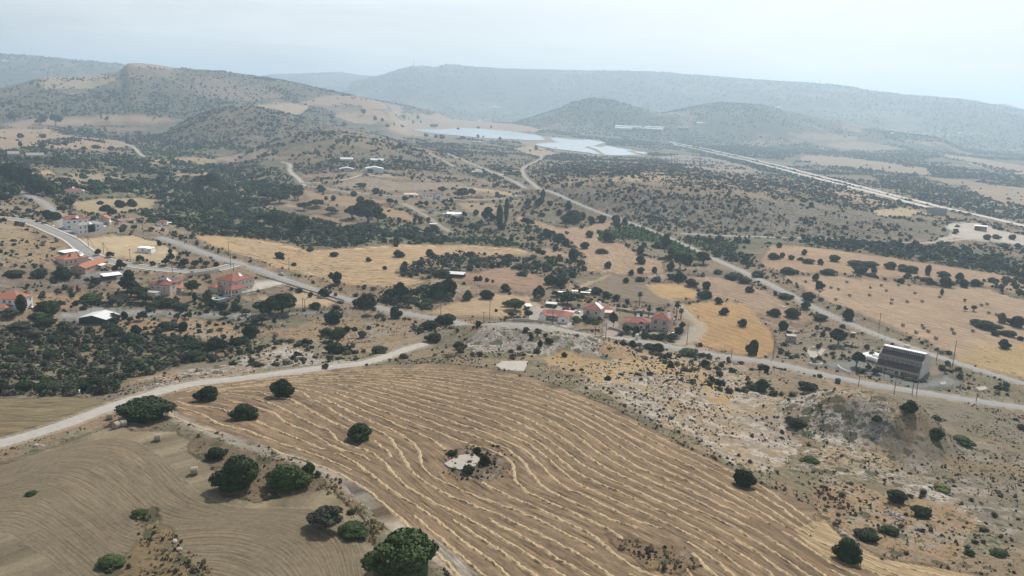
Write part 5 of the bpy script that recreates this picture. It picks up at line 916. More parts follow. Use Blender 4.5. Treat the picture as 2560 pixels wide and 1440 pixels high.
def copy_tree(o, parent=None):
    c = o.copy(); COL.objects.link(c)
    if parent: c.parent = parent
    for ch in list(o.children): copy_tree(ch, c)
    return c
M_STRAW = smat('cut_straw', (.38, .295, .18), .95, .55, 2.2); M_BALE = smat('baled_straw', (.30, .235, .15), .95, .3, 3.5); M_BALEN = smat('bale_netting', (.33, .30, .23), .85, .25, 5)
M_CREAM = smat('cream_render', (.56, .50, .42), .9, .1, .6); M_WHITE = smat('white_render', (.78, .77, .74), .85, .07, .6); M_BEIGE = smat('beige_render', (.48, .425, .36), .9, .12, .6); M_PEACH = smat('peach_render', (.42, .29, .21), .9, .12, .6)
M_TILE = smat('red_roof_tiles', (.27, .10, .075), .85, .22, .8, stripes=(2.2, 'DIAGONAL', .18)); M_TILE2 = smat('faded_roof_tiles', (.28, .15, .12), .85, .22, .8, stripes=(2.2, 'DIAGONAL', .18)); M_TILEO = smat('orange_roof_tiles', (.37, .15, .09), .85, .2, .8, stripes=(2.2, 'DIAGONAL', .15))
M_GREYR = smat('grey_roof_sheet', (.26, .25, .24), .7, .15, .8); M_SHEET = smat('pale_metal_sheet', (.62, .64, .64), .55, .1, .5, stripes=(3, 'X', .12)); M_DGREEN = smat('dark_green_cladding', (.025, .06, .04), .6, .1, .5, stripes=(4, 'X', .3))
M_RIDGE = smat('pale_ridge_tiles', (.42, .22, .17), .85, .15, 1); M_CONC = smat('concrete', (.40, .375, .34), .92, .22, .6); M_BLOCK = smat('weathered_concrete_wall', (.33, .29, .24), .95, .25, .5); M_GLASS = smat('dark_window_glass', (.03, .035, .045), .15, .1, 1, spec=.6)
M_FRAME = smat('white_window_frame', (.66, .64, .6), .6, .05, 1); M_BROWNF = smat('brown_shutter', (.13, .075, .05), .7, .15, 2); M_METAL = smat('grey_steel', (.35, .36, .37), .4, .1, 2, metal=.7); M_WOOD = smat('weathered_pole_wood', (.13, .10, .08), .9, .25, 2)
M_RUST = smat('rust_brown_roof', (.085, .058, .052), .85, .3, .7, stripes=(3.5, 'X', .35)); M_PANEL = smat('solar_panel_glass', (.03, .04, .07), .12, .1, 1, spec=.8); M_TYRE = smat('black_rubber', (.02, .02, .02), .8, .1, 2); M_BAND = smat('glazed_band', (.24, .26, .27), .5, .3, .9, stripes=(1.5, 'X', .25))
M_POOL = smat('pool_water', (.05, .16, .26), .08, .1, 1, spec=.6); M_FENCE = smat('rusty_fence_post', (.16, .13, .11), .8, .2, 3); M_SIGN = smat('blue_sign_face', (.10, .2, .30), .5, .1, 1)
M_BBRD = smat('grey_billboard_back', (.28, .30, .33), .6, .08, .4, stripes=(2, 'X', .1)); M_PINKR = smat('pink_roof_sheet', (.62, .46, .42), .7, .1, .6)
# ------------------------------------------------------------------ straw windrows lying in the cut fields
def windrow(q, wd, ht, seed, lab, grp):
    n = len(q); t = np.gradient(q, axis=0); t /= np.linalg.norm(t, axis=1)[:, None]+1e-9; nr = np.stack([t[:, 1], -t[:, 0]], 1); s = np.arange(n)*.6
    q = q+nr*((fbm(s/14, s*0+seed, 3, seed)*.9+fbm(s/3, s*0+seed, 2, seed+5)*.45+RNG.normal(size=n)*.10)[:, None]*wd)
    u = np.array([-1, -.62, -.2, .25, .65, 1]); hp = np.array([-.1, .55, .9, 1, .5, -.1])
    P_ = q[:, None, :]+nr[:, None, :]*(u[None, :, None]*wd*.5*(.75+1.0*fbm(s[:, None]/1.3, u[None, :]*2+seed, 3, seed+1)[..., None]+.2)); z = ground(P_[..., 0], P_[..., 1])
    gap = .55+.9*fbm(s/6, s*0, 3, seed+11)
    z = z+hp[None, :]*ht*np.clip(gap[:, None]+2.2*fbm(s[:, None]/.7, u[None, :]*1.5, 3, seed+3)+RNG.normal(size=z.shape)*.22, .03, 1.5)+.02
    o = new_mesh_obj('straw_windrow', np.concatenate([P_.reshape(-1, 2), z.reshape(-1, 1)], 1), grid_faces(n, 6), M_STRAW)
    if o.data.polygons[0].normal.z < 0: o.data.flip_normals()
    tag(o, lab, 'straw row', grp); return o
AVOID = []
for px, py, rr in ((1172, 1162, 13.5), (703, 985, 5), (612, 1045, 6), (900, 1095, 6), (520, 1000, 6), (1858, 1215, 4), (2118, 1400, 5), (1650, 1395, 7), (1605, 1360, 5)):
    a, d, z = pix2gr(px, py); AVOID.append((d*math.sin(a), d*math.cos(a), rr))
def rows_in(G, RR, maskname, sp, wd, ht, where, grp, edge):
    rows = [r for r in patch(G, RR, 1, 700)]; cnt = len(rows); acc = []; mind = 2.9 if maskname == 'F1' else 4.5
    for k, (r, q) in enumerate(rows):
        L_ = np.concatenate([[0], np.cumsum(np.hypot(*(q[1:]-q[:-1]).T))]); n = int(L_[-1]/sp); t = np.linspace(0, L_[-1], n); q = np.stack([np.interp(t, L_, q[:, 0]), np.interp(t, L_, q[:, 1])], 1)
        ok = sample_field(masks[maskname].astype(np.float32), q[:, 0], q[:, 1]) > .5
        # rows swing round obstacles instead of running through them
        for bx, by, br in AVOID:
            v = q-np.array([bx, by]); dd = np.hypot(*v.T); push = np.where(dd < br*2.0, (1-dd/(br*2.0))*br*.55, 0); q = q+v/(dd[:, None]+.01)*push[:, None]; ok &= np.hypot(*(q-np.array([bx, by])).T) > br*.75
        ok &= sample_field(ROADD, q[:, 0], q[:, 1]) > .6
        dn = q[:, 0]**2+q[:, 1]**2 > 80**2; ok &= dn
        if len(acc):
            pa_ = np.concatenate(acc[-2:]); md = np.array([np.hypot(pa_[:, 0]-x, pa_[:, 1]-y).min() for x, y in q]); ok &= md > mind
        idx = np.flatnonzero(ok)
        if len(idx) < 12: continue
        runs = np.split(idx, np.flatnonzero(np.diff(idx) > 3)+1)
        runs = [x for x in runs if len(x) > 14]
        if runs: acc.append(q[np.concatenate(runs)])
        for j, x in enumerate(runs):
            o = windrow(q[x], wd, ht, k*7+j+3, '', grp); THINGS_W.append((o, k, cnt, j, len(runs), where, edge))
THINGS_W = []
rows_in(G1, [0, 5, 16, 22], 'F1', .45, .9, .34, 'in the big brown field', 'straw windrows in the big near field', 'from the stony slope')
rows_in(G4, R4, 'F4', 1.4, 1.3, .42, 'in the golden field', 'straw windrows in the golden field', 'from the stream')
ORD = ['', 'first', 'second', 'third', 'fourth', 'fifth', 'sixth', 'seventh', 'eighth', 'ninth', 'tenth', 'eleventh', 'twelfth', 'thirteenth', 'fourteenth', 'fifteenth', 'sixteenth', 'seventeenth', 'eighteenth', 'nineteenth', 'twentieth', 'twenty-first', 'twenty-second', 'twenty-third', 'twenty-fourth', 'twenty-fifth', 'twenty-sixth', 'twenty-seventh', 'twenty-eighth', 'twenty-ninth', 'thirtieth']
SEG = [['', ], ['left part', 'right part'], ['left part', 'middle part', 'right part']]
for o, k, cnt, j, nr_, where, edge in THINGS_W:
    ks = sorted({x[1] for x in THINGS_W if x[5] == where}); rank = ks.index(k)+1
    part = '' if nr_ == 1 else ((ORD[j+1]+' piece of the ') if nr_ > 3 else SEG[nr_-1][j]+' of the ')
    o['label'] = f"{part}{ORD[rank]} straw row {edge} {where}"
# ------------------------------------------------------------------ bales
def bale_proto():
    r = thing_empty('straw_bale', (0, 0, 0)); R_, W_ = .92, .74; b = MB(); k = 22
    prof = [(-W_, R_*.93), (-W_+.06, R_), (W_-.06, R_), (W_, R_*.93)]
    V = []; F = []
    for i, (x, rr) in enumerate(prof):
        for j in range(k): a = 6.2832*j/k; q = rr*(1+.012*math.sin(j*5+i)); V.append((x, q*math.cos(a), R_+q*math.sin(a)-.04))
        if i: F += [((i-1)*k+j, (i-1)*k+(j+1) % k, i*k+(j+1) % k, i*k+j) for j in range(k)]
    b.add(V, F); b.build('wrap', M_BALEN, r)
    for sx in (-1, 1):
        e = MB(); rings = [(.0, 0.03), (.3, .02), (.55, .03), (R_*.93, 0)]; V = [(sx*(W_+.03), 0, R_-.04)]; F = []
        for i, (rr, dx) in enumerate(rings[1:]):
            for j in range(k): a = 6.2832*j/k; V.append((sx*(W_+dx), rr*math.cos(a), R_-.04+rr*math.sin(a)))
            if i == 0: F += [(0, 1+j, 1+(j+1) % k) for j in range(k)]
            else: F += [(1+(i-1)*k+j, 1+(i-1)*k+(j+1) % k, 1+i*k+(j+1) % k, 1+i*k+j) for j in range(k)]
        e.add(V, F); e.build('straw_face', M_BALE, r)
    return r
bp0 = bale_proto(); used = [False]
BALES = "286 924;376 903;788 906;630 962;704 979;818 1041;678 1082;1025 962;1015 1039;1132 941;1182 993;1305 937;1411 938;1445 890;1162 870;1240 1085;1232 1121;1393 1104;1470 1018;1541 1100;1717 1058;2135 1138;2191 1128;2207 1216;2287 1234;1349 1340;1200 1378;1481 1412;1545 1344;1557 1367;1602 1400;1839 1382;1859 1420;2048 1398;355 828;407 828;795 1178;520 998;1583 1500;1680 1472;84 862"
def place_bale(px, py, rz, words):
    x, y, z, mpp, dip = px_frame(px, py); o = bp0 if not used[0] else copy_tree(bp0); used[0] = True
    o.location = (x, y, z-.02); o.rotation_euler = (0, 0, rz); o['category'] = 'bale'; o['group'] = 'round straw bales in the fields'; THINGS.append((o, px, py-6, words, 8, 'B'))
for q in BALES.split(';'):
    a, b_ = map(float, q.split()); place_bale(1920+a/4, 480+b_/4, R(25+random.uniform(-12, 12)), 'round straw bale')
for px, py, rz in ((395, 1101, 15), (486, 1185, 20), (291, 1070, 70), (308, 1066, 50), (276, 1048, 10)): place_bale(px, py, R(rz), 'pale round bale')
for q in "735 1030;768 1040;838 1050;928 1056;988 1048;1050 1055;672 1080;810 1020;912 1070".split(';'):
    a, b_ = map(float, q.split()); place_bale(a/4, 100+b_/4, R(random.uniform(0, 90)), 'tiny dark bale')
# ------------------------------------------------------------------ solar park: blocks of tilted glass rows on posts
SOLAR = [("1024 327;1060 325;1100 325;1140 321;1200 323;1215 325;1260 328;1290 332;1320 336;1345 339;1354 345;1358 351;1345 352;1318 352;1300 350;1250 348;1200 346;1150 341;1100 337;1060 333", 'long western block of the solar park'),
 ("1372 345;1392 346;1430 351;1470 350;1490 355;1510 356;1490 364;1462 369;1440 368;1410 360;1380 354", 'upper block of the solar park'),
 ("1334 362;1350 360;1392 357;1420 360;1445 364;1462 371;1480 377;1495 387;1470 384;1430 379;1380 373;1350 368", 'lower middle block of the solar park'),
 ("1466 369;1482 367;1500 370;1515 366;1530 368;1560 378;1588 388;1540 390;1510 389;1500 382;1490 375", 'eastern triangular block of the solar park'),
 ("1506 367;1530 369;1560 373;1580 378;1560 378;1530 373", 'narrow strip of the solar park'), ("1580 380;1602 381;1615 384;1600 386", 'small eastern corner block of the solar park')]
for pl, lab in SOLAR:
    pa = pol_al(P2(pl)); wpl = np.array([(math.exp(q[1])*math.sin(q[0]), math.exp(q[1])*math.cos(q[0])) for q in pa]); b = MB(); p2 = MB()
    th = R(28); ux, uy = math.cos(th), math.sin(th); vx, vy = -uy, ux; U = wpl@np.array([ux, uy]); Vv = wpl@np.array([vx, vy]); pitch_ = 13.0
    for v in np.arange(Vv.min(), Vv.max(), pitch_):
        us = np.arange(U.min(), U.max(), 12.0); cx, cy = us*ux+v*vx, us*uy+v*vy; ins = inpoly(np.arctan2(cx, cy), np.log(np.hypot(cx, cy)), pa); zz = ground(cx, cy)
        idx = np.flatnonzero(ins)
        if not len(idx): continue
        for run in np.split(idx, np.flatnonzero(np.diff(idx) > 1)+1):
            for i in run:
                if i+1 >= len(us): continue
                zb0 = zz[i]+2.2; zb1 = zz[min(i+1, len(us)-1)]+2.2; hp = 6.0; tl = .35
                c = [(us[i], v-hp, zb0-tl), (us[i+1], v-hp, zb1-tl), (us[i+1], v+hp, zb1+tl), (us[i], v+hp, zb0+tl)]
                b.add([(p*ux+q*vx, p*uy+q*vy, z) for p, q, z in c]+[(p*ux+q*vx, p*uy+q*vy, z-.12) for p, q, z in c], [(0, 1, 2, 3), (7, 6, 5, 4), (0, 4, 5, 1), (1, 5, 6, 2), (2, 6, 7, 3), (3, 7, 4, 0)])
                p2.tube([(us[i]*ux+v*vx, us[i]*uy+v*vy, zb0-3), (us[i]*ux+v*vx, us[i]*uy+v*vy, zb0)], [.12, .12], 4)
    if b.f:
        r = thing_empty('solar_array', (0, 0, 0)); b.build('panel_rows', M_PARK, r) if 'M_PARK' in globals() else None
        if 'M_PARK' not in globals():
            M_PARK = smat('panels_painted_sky_tint', (.19, .275, .35), .5, .04, .02, spec=.6); b.build('panel_rows', M_PARK, r)  # sky reflection is painted into the pale blue base colour
        p2.build('posts', M_METAL, r); tag(r, 'pale blue '+lab+' beyond the valley trees', 'solar array', 'solar park blocks')
# ------------------------------------------------------------------ houses
WINP = {}
def window(parent, w, h, x, y, z, face, style='glass', frame=None):
    """face: 'f' front (-y), 'r' (+x), 'l' (-x), 'b' (+y); centre x/y on the wall plane, z of the sill"""
    key = (round(w, 2), round(h, 2), style, frame.name if frame else '')
    if key not in WINP:
        f = MB(); t = .09; f.box(-w/2-t, w/2+t, -.06, .05, h, h+t); f.box(-w/2-t, w/2+t, -.12, .05, -t, 0); f.box(-w/2-t, -w/2, -.06, .05, 0, h); f.box(w/2, w/2+t, -.06, .05, 0, h)
        if w > .9: f.box(-.035, .035, -.05, .04, 0, h)
        o = f.build('window', frame or M_FRAME); p = MB(); p.box(-w/2, w/2, -.025, .03, 0, h); q = p.build('pane', M_BROWNF if style == 'shutter' else M_GLASS); WINP[key] = (o.data, q.data)
        bpy.data.objects.remove(o); bpy.data.objects.remove(q)
    o = bpy.data.objects.new('door' if h > 1.9 else 'window', WINP[key][0]); COL.objects.link(o); o.parent = parent; o.location = (x, y, z); o.rotation_euler = (0, 0, {'f': 0, 'r': math.pi/2, 'b': math.pi, 'l': -math.pi/2}[face])
    p = bpy.data.objects.new('pane', WINP[key][1]); COL.objects.link(p); p.parent = o; return o
def hip(mb, x0, x1, y0, y1, z, h, ov=.45, th=.16):
    x0 -= ov; x1 += ov; y0 -= ov; y1 += ov; w, d = x1-x0, y1-y0
    if w >= d: r = [(x0+d/2, (y0+y1)/2, z+h), (x1-d/2, (y0+y1)/2, z+h)]; F = [(0, 1, 5, 4), (1, 2, 5), (2, 3, 4, 5), (3, 0, 4)]
    else: r = [((x0+x1)/2, y0+w/2, z+h), ((x0+x1)/2, y1-w/2, z+h)]; F = [(0, 1, 4), (1, 2, 5, 4), (2, 3, 5), (3, 0, 4, 5)]
    b = [(x0, y0, z), (x1, y0, z), (x1, y1, z), (x0, y1, z)]
    mb.add(b+r+[(p[0], p[1], z-th) for p in b], F+[(9, 8, 7, 6), (0, 6, 7, 1), (1, 7, 8, 2), (2, 8, 9, 3), (3, 9, 6, 0)])
    return b, r
def hipcaps(mb, b, r):
    def cap(p, q): mb.tube([(p[0], p[1], p[2]+.03), (q[0], q[1], q[2]+.03)], [.13, .13], 5)
    cap(r[0], r[1]) if r[0] != r[1] else None
    for c in b:
        q = min(r, key=lambda t: (t[0]-c[0])**2+(t[1]-c[1])**2); cap(c, q)
def gable(mb, x0, x1, y0, y1, z, h, along='x', ov=.4, th=.16):
    if along == 'x': c = (y0+y1)/2; p = [(y0-ov, z-ov*h/((y1-y0)/2)*.9), (c, z+h), (y1+ov, z-ov*h/((y1-y0)/2)*.9), (y1+ov, z-th-ov*h/((y1-y0)/2)*.9), (c, z+h-th), (y0-ov, z-th-ov*h/((y1-y0)/2)*.9)]; mb.prism(p, x0-ov, x1+ov, 'x')
    else: c = (x0+x1)/2; p = [(x0-ov, z-ov*h/((x1-x0)/2)*.9), (c, z+h), (x1+ov, z-ov*h/((x1-x0)/2)*.9), (x1+ov, z-th-ov*h/((x1-x0)/2)*.9), (c, z+h-th), (x0-ov, z-th-ov*h/((x1-x0)/2)*.9)]; mb.prism(p, y0-ov, y1+ov, 'y')
def gwall(mb, x0, x1, y0, y1, z0, z, h, along='x'):
    if along == 'x': mb.prism([(y0, z0), (y0, z), ((y0+y1)/2, z+h), (y1, z), (y1, z0)], x0, x1, 'x')
    else: mb.prism([(x0, z0), (x0, z), ((x0+x1)/2, z+h), (x1, z), (x1, z0)], y0, y1, 'y')
def heater(parent, x, y, z, rz=0, dish=False):
    b = MB(); b.add([(-.95, -.9, .1), (.95, -.9, .1), (.95, .8, 1.1), (-.95, .8, 1.1), (-.95, -.9, 0), (.95, -.9, 0), (.95, .8, 1.0), (-.95, .8, 1.0)], [(0, 1, 2, 3), (7, 6, 5, 4), (0, 4, 5, 1), (1, 5, 6, 2), (2, 6, 7, 3), (3, 7, 4, 0)])
    o = b.build('solar_water_heater', M_WHITE, parent, (x, y, z), rz); t = MB(); t.tube([(-.8, 1.05, 1.35), (.8, 1.05, 1.35)], [.33, .33], 10); t.build('water_tank', M_WHITE, o); l = MB(); l.box(-.7, -.62, .8, .9, 0, 1.2); l.box(.62, .7, .8, .9, 0, 1.2); l.build('stand', M_METAL, o)
def spot(A_, B_):
    """frame of a front wall whose two base corners stand at two surveyed points: (root location, heading, width)"""
    xa, ya, za, m1, _ = px_frame(*A_); xb, yb, zb, m2, _ = px_frame(*B_); wp = math.hypot(B_[0]-A_[0], B_[1]-A_[1])*m1
    if math.hypot(xa, ya) > 750 or math.hypot(xb-xa, yb-ya) > 1.75*wp:       # far away the survey only gives the width across the view
        az_ = math.atan2((xa+xb), (ya+yb)); hd = -az_+R(2); print('flat', A_, round(wp), round(math.hypot(xb-xa, yb-ya))); return Vector((xa, ya, min(za, zb))), hd, wp
    return Vector((xa, ya, min(za, zb))), math.atan2(yb-ya, xb-xa), math.hypot(xb-xa, yb-ya)
def hroot(name, A_, B_, lab, cat='house', group=None, width=None):
    p, rz, w_ = spot(A_, B_); r = thing_empty(name, p, rz); tag(r, lab, cat, group); return r, (w_ if width is None else width)
def plinth(r, x0, x1, y0, y1, m=None):
    b = MB(); b.box(x0-.05, x1+.05, y0-.05, y1+.05, -2.2, .12); b.build('plinth', m or M_BLOCK, r)
def wins(r, x0, x1, y, z, n, w=1.1, h=1.2, face='f', style='glass', skip=()):
    for i in range(n):
        if i in skip: continue
        t = (i+.5)/n; c = x0+(x1-x0)*t
        if face in 'fb': window(r, w, h, c, y, z, face, style)
        else: window(r, w, h, y, c, z, face, style)
GH = 'houses of the hillside village'; GR_ = 'houses beside the country road'
# two storey cream house with white sheeting on its roof
r, W_ = hroot('village_house', (1457, 799), (1500, 803), 'cream two storey house with red hip roof and white sheets on its right slope', group=GR_)
Dp = 10.5; b = MB(); b.box(0, W_, 0, Dp, 0, 6.4); b.build('wall', M_CREAM, r); plinth(r, 0, W_, 0, Dp); b = MB(); bb, rr = hip(b, 0, W_, 0, Dp, 6.4, 2.6); ro = b.build('roof', M_TILE, r); b = MB(); hipcaps(b, bb, rr); b.build('ridge_tiles', M_RIDGE, ro)
b = MB(); b.add([(W_/2+.25, 5.0, 8.99), (W_+.1, 1.2, 6.7), (W_+.1, 6.6, 6.72), (W_/2+.25, 8, 8.9), (W_/2+.25, 5.0, 9.1), (W_+.1, 1.2, 6.86), (W_+.1, 6.6, 6.9), (W_/2+.25, 8, 9.1)], [(4, 5, 6, 7), (3, 2, 1, 0), (0, 1, 5, 4), (1, 2, 6, 5), (2, 3, 7, 6), (3, 0, 4, 7)]); b.build('white_roof_sheet', M_WHITE, r)
heater(r, W_*.7, 8.2, 7.9); window(r, 1.5, 2.1, W_*.28, 0, 3.5, 'f', frame=M_FRAME); window(r, 1.2, 1.2, W_*.74, 0, 4.1, 'f'); window(r, 1.2, 1.3, W_*.74, 0, .9, 'f'); window(r, .8, 1.2, W_*.1, 0, .9, 'f'); window(r, .8, 1.2, W_*.46, 0, .9, 'f'); wins(r, 0, Dp, 0, 4, 2, face='l'); wins(r, 0, Dp, W_, 4, 2, face='r')
b = MB(); b.box(W_*.08, W_*.5, -1.3, -.02, 3.2, 3.38); b.build('balcony', M_CREAM, r); b = MB(); b.box(W_*.08, W_*.5, -1.3, -1.24, 3.42, 4.3); b.build('railing', M_METAL, r)
# red roofed annex and carport beside it
r, W_ = hroot('annex', (1503, 786), (1534, 787), 'small annex with faded red roof joined to the cream house by a carport', group=GR_)
b = MB(); b.box(0, W_, 0, 7, 0, 2.9); b.build('wall', M_CREAM, r); b = MB(); bb, rr = hip(b, 0, W_, 0, 7, 2.9, 1.7); b.build('roof', M_TILE2, r); window(r, 1, 1.1, W_*.8, 0, 1, 'f'); plinth(r, 0, W_, 0, 7)
r, W_ = hroot('carport', (1503, 793), (1533, 794), 'open carport with pink sheet roof beside the cream house', 'carport')
b = MB(); b.prism([(0, 2.75), (4.6, 3.2), (4.6, 3.3), (0, 2.85)], 0, W_); b.build('roof', M_PINKR, r)
for x in (.2, W_/2, W_-.2):
    for y in (.3, 4.3): b = MB(); b.box(x-.08, x+.08, y-.08, y+.08, -.3, 2.8+y*.09); b.build('post', M_METAL, r)
# low L shaped house with several red roofs
r, W_ = hroot('low_house', (1347, 800), (1422, 808), 'low white house of several small red roofs behind a garden wall', group=GR_)
b = MB(); b.box(0, W_, 4.5, 12, 0, 3); gwall(b, .2, W_*.22, .3, 4.48, 0, 3, 1.1, 'y'); gwall(b, W_*.64, W_-.2, -1.2, 4.47, 0, 3, 1.4, 'y'); b.build('wall', M_WHITE, r); plinth(r, 0, W_, -1, 12)
b = MB(); bb, rr = hip(b, 0, W_, 4.5, 12, 3, 1.6); b.build('roof', M_TILE, r); b = MB(); gable(b, .2, W_*.22, .3, 7, 3, 1.25, 'y'); b.build('roof', M_TILE, r); b = MB(); gable(b, W_*.64, W_-.2, -1.2, 7, 3, 1.5, 'y'); b.build('roof', M_TILE, r)
b = MB(); b.prism([(1.2, 2.6), (4.4, 3.1), (4.4, 3.2), (1.2, 2.7)], W_*.25, W_*.6); b.build('porch_roof', M_TILE2, r); wins(r, W_*.26, W_*.62, 4.5, .8, 3); window(r, 1.2, 1.2, W_*.82, -1.2, .9, 'f')
b = MB(); b.prism([(13, 2.6), (17, 2.8), (17, 2.9), (13, 2.7)], W_*.62, W_*1.0); b.build('pink_awning', M_PINKR, r)
# corner house with two storey wing
r, W_ = hroot('village_house', (1626, 823), (1671, 828), 'grey beige two storey corner house with red hip roof, two balconies and palms behind', group=GR_)
Dp = 11; b = MB(); b.box(0, W_, 0, Dp, 0, 6.2); b.build('wall', M_BEIGE, r); plinth(r, 0, W_, 0, Dp); b = MB(); bb, rr = hip(b, 0, W_, 0, Dp, 6.2, 2.9); ro = b.build('roof', M_TILE, r); b = MB(); hipcaps(b, bb, rr); b.build('ridge_tiles', M_RIDGE, ro)
for t in (.26, .74):
    window(r, 1.6, 2.1, W_*t, 0, 3.3, 'f', 'shutter'); window(r, 1.2, 1.0, W_*t, 0, .9, 'f'); b = MB(); b.box(W_*t-1.5, W_*t+1.5, -1.2, -.02, 3.0, 3.14); b.build('balcony', M_WHITE, r); b = MB(); b.box(W_*t-1.5, W_*t+1.5, -1.2, -1.14, 3.18, 4.1); b.build('railing', M_METAL, r)
wins(r, 0, Dp, W_, 3.6, 3, face='r'); heater(r, W_*.8, Dp*.6, 7.1, 0); heater(r, W_*.86, Dp*.4, 6.8, 0)
v, f = crown_arrays(0, 1, .1); b = MB(); b.tube([(-.3, Dp*.75, 6), (-.3, Dp*.75, 8.4)], [.05, .05], 5); b.build('dish_mast', M_METAL, r); b = MB(); V = [(-.3, Dp*.75-.25, 8.6)]+[(-.3+1.25*math.cos(a*.3927), Dp*.75-.5, 8.6+1.25*math.sin(a*.3927)) for a in range(16)]+[(-.3, Dp*.75-.2, 8.6)]; b.add(V, [(0, i+1, (i+1) % 16+1) for i in range(16)]+[(17, (i+1) % 16+1, i+1) for i in range(16)]); b.build('satellite_dish', M_WHITE, r)
r, W_ = hroot('village_house', (1566, 820), (1625, 822), 'single storey wing with wide red hip roof joined to the corner house', group=GR_)
b = MB(); b.box(0, W_-.1, 0, 9.5, 0, 3.3); b.box(W_*.42, W_*.78, -2.2, -.02, 0, 3.2); b.build('wall', M_BEIGE, r); plinth(r, 0, W_-.1, -2, 9.5); b = MB(); bb, rr = hip(b, 0, W_-.3, 0, 9.5, 3.3, 2.0); ro = b.build('roof', M_TILE, r); b = MB(); hipcaps(b, bb, rr); b.build('ridge_tiles', M_RIDGE, ro)
b = MB(); gable(b, W_*.42, W_*.78, -2.2, 3, 3.25, 1.5, 'y'); b.build('roof', M_TILE, r); window(r, 1.9, 2.2, W_*.88, 0, .1, 'f'); window(r, 1.4, 1.3, W_*.6, -2.2, .8, 'f'); heater(r, W_*.55, 8.6, 4.2)
# beige house with solar panels on the roof
r, W_ = hroot('village_house', (419.5, 738), (458, 726), 'beige two storey house with blue solar panels and a flat roofed wing', group=GH)
Dp = 11; b = MB(); b.box(0, W_, 0, Dp, 0, 6.3); b.box(-.02+0, W_*.42, -1.6, -.03, 0, 6.1); b.build('wall', M_CREAM, r); plinth(r, 0, W_, -1.6, Dp); b = MB(); bb, rr = hip(b, 0, W_, 0, Dp, 6.3, 2.1); ro = b.build('roof', M_TILE, r); b = MB(); hipcaps(b, bb, rr); b.build('ridge_tiles', M_RIDGE, ro)
b = MB(); gable(b, 0, W_*.42, -1.6, 4, 6.15, 1.2, 'y', .3); b.build('roof', M_TILE, r); b = MB(); b.prism([(-3.6, 2.9), (-.1, 3.5), (-.1, 3.62), (-3.6, 3.02)], W_*.48, W_+.6); b.build('porch_roof', M_TILEO, r)
for x in (W_*.5, W_*.75, W_+.4): b = MB(); b.box(x-.12, x+.12, -3.4, -3.16, -.4, 2.9); b.build('column', M_CREAM, r)
window(r, 1.2, 1.8, W_*.21, -1.6, 3.7, 'f', 'shutter'); window(r, 1, 1, W_*.21, -1.6, .9, 'f', 'shutter'); window(r, 1.5, 1.2, W_*.76, 0, 4.2, 'f', 'shutter'); wins(r, 0, Dp, 0, 3.9, 3, .9, 1, 'l', 'shutter'); wins(r, 0, Dp, 0, .9, 2, .9, 1, 'l', 'shutter', (0,)); wins(r, 0, Dp, W_, 3.9, 2, 1, 1.1, 'r')
b = MB(); b.box(-7, -.05, 2.5, 10, -1.5, 3.1); b.build('flat_wing', M_CREAM, r); b = MB(); b.box(-7.15, -.06, 2.35, 10.1, 3.12, 3.3); b.build('flat_roof', M_CONC, r); window(r, 1, 1.1, -5.3, 2.5, .6, 'f', 'shutter'); window(r, .9, 2.0, -2.2, 2.5, .1, 'f', 'shutter')
for x0, y0, x1, y1 in ((W_*.55, 1.2, W_*.9, 3.2), (W_*.1, 4.4, W_*.45, 6.6)): b = MB(); zz = 6.3+2.1*min(y0, 5.5)/5.5; b.add([(x0, y0, zz+.25), (x1, y0, zz+.25), (x1, y1, zz+1.1), (x0, y1, zz+1.1), (x0, y0, zz+.2), (x1, y0, zz+.2), (x1, y1, zz+1.05), (x0, y1, zz+1.05)], [(0, 1, 2, 3), (7, 6, 5, 4), (0, 4, 5, 1), (1, 5, 6, 2), (2, 6, 7, 3), (3, 7, 4, 0)]); b.build('solar_panels', M_PANEL, r)
heater(r, W_*.35, 2.2, 7.3)
# villa with pool
r, W_ = hroot('villa', (583, 733), (632, 721), 'cream villa with brown red hip roof, white columned porch and pool terrace', group=GH)
Dp = 12.5; b = MB(); b.box(0, W_, 0, Dp, 0, 6.6); b.build('wall', M_CREAM, r); plinth(r, 0, W_, 0, Dp); b = MB(); bb, rr = hip(b, 0, W_, 0, Dp, 6.6, 3.1); ro = b.build('roof', M_TILE, r); b = MB(); hipcaps(b, bb, rr); b.build('ridge_tiles', M_RIDGE, ro)
window(r, 1.3, 1.2, W_*.17, 0, 4.1, 'f', 'shutter'); wins(r, W_*.42, W_, 0, 4.1, 3, .8, 1.2, 'f', 'shutter'); wins(r, W_*.62, W_, 0, 1, 2, .8, 1.2, 'f', 'shutter'); wins(r, 0, Dp, 0, 4.1, 3, .9, 1.3, 'l', 'shutter'); wins(r, 0, Dp, 0, .8, 3, 1.1, 1.6, 'l'); wins(r, 0, Dp, W_, 4, 2, 1, 1.1, 'r'); heater(r, W_*.62, 3.6, 8.0)
b = MB(); bb, rr = hip(b, -5.2, W_*.42, -4.2, 2.2, 3.2, 1.7, .3); po = b.build('porch_roof', M_TILE, r)
for x in (-5, -2.4, .2, 2.6, W_*.4): b = MB(); b.box(x-.2, x+.2, -4.1, -3.7, -.9, 3.05); b.build('column', M_WHITE, r)
for y in (-1.6, .6): b = MB(); b.box(-5.2, -4.8, y, y+.4, -.9, 3.05); b.build('column', M_WHITE, r)
b = MB(); bb, rr = hip(b, -5.5, -.6, Dp-4.5, Dp+1.5, 3.2, 1.5, .3); b.build('roof', M_TILEO, r); b = MB(); b.box(-5.5, -.6, Dp-4.5, Dp+1.5, -1, 3.05); b.build('side_wing', M_CREAM, r); window(r, .9, 2.0, -3, Dp-4.5, .1, 'f', 'shutter')
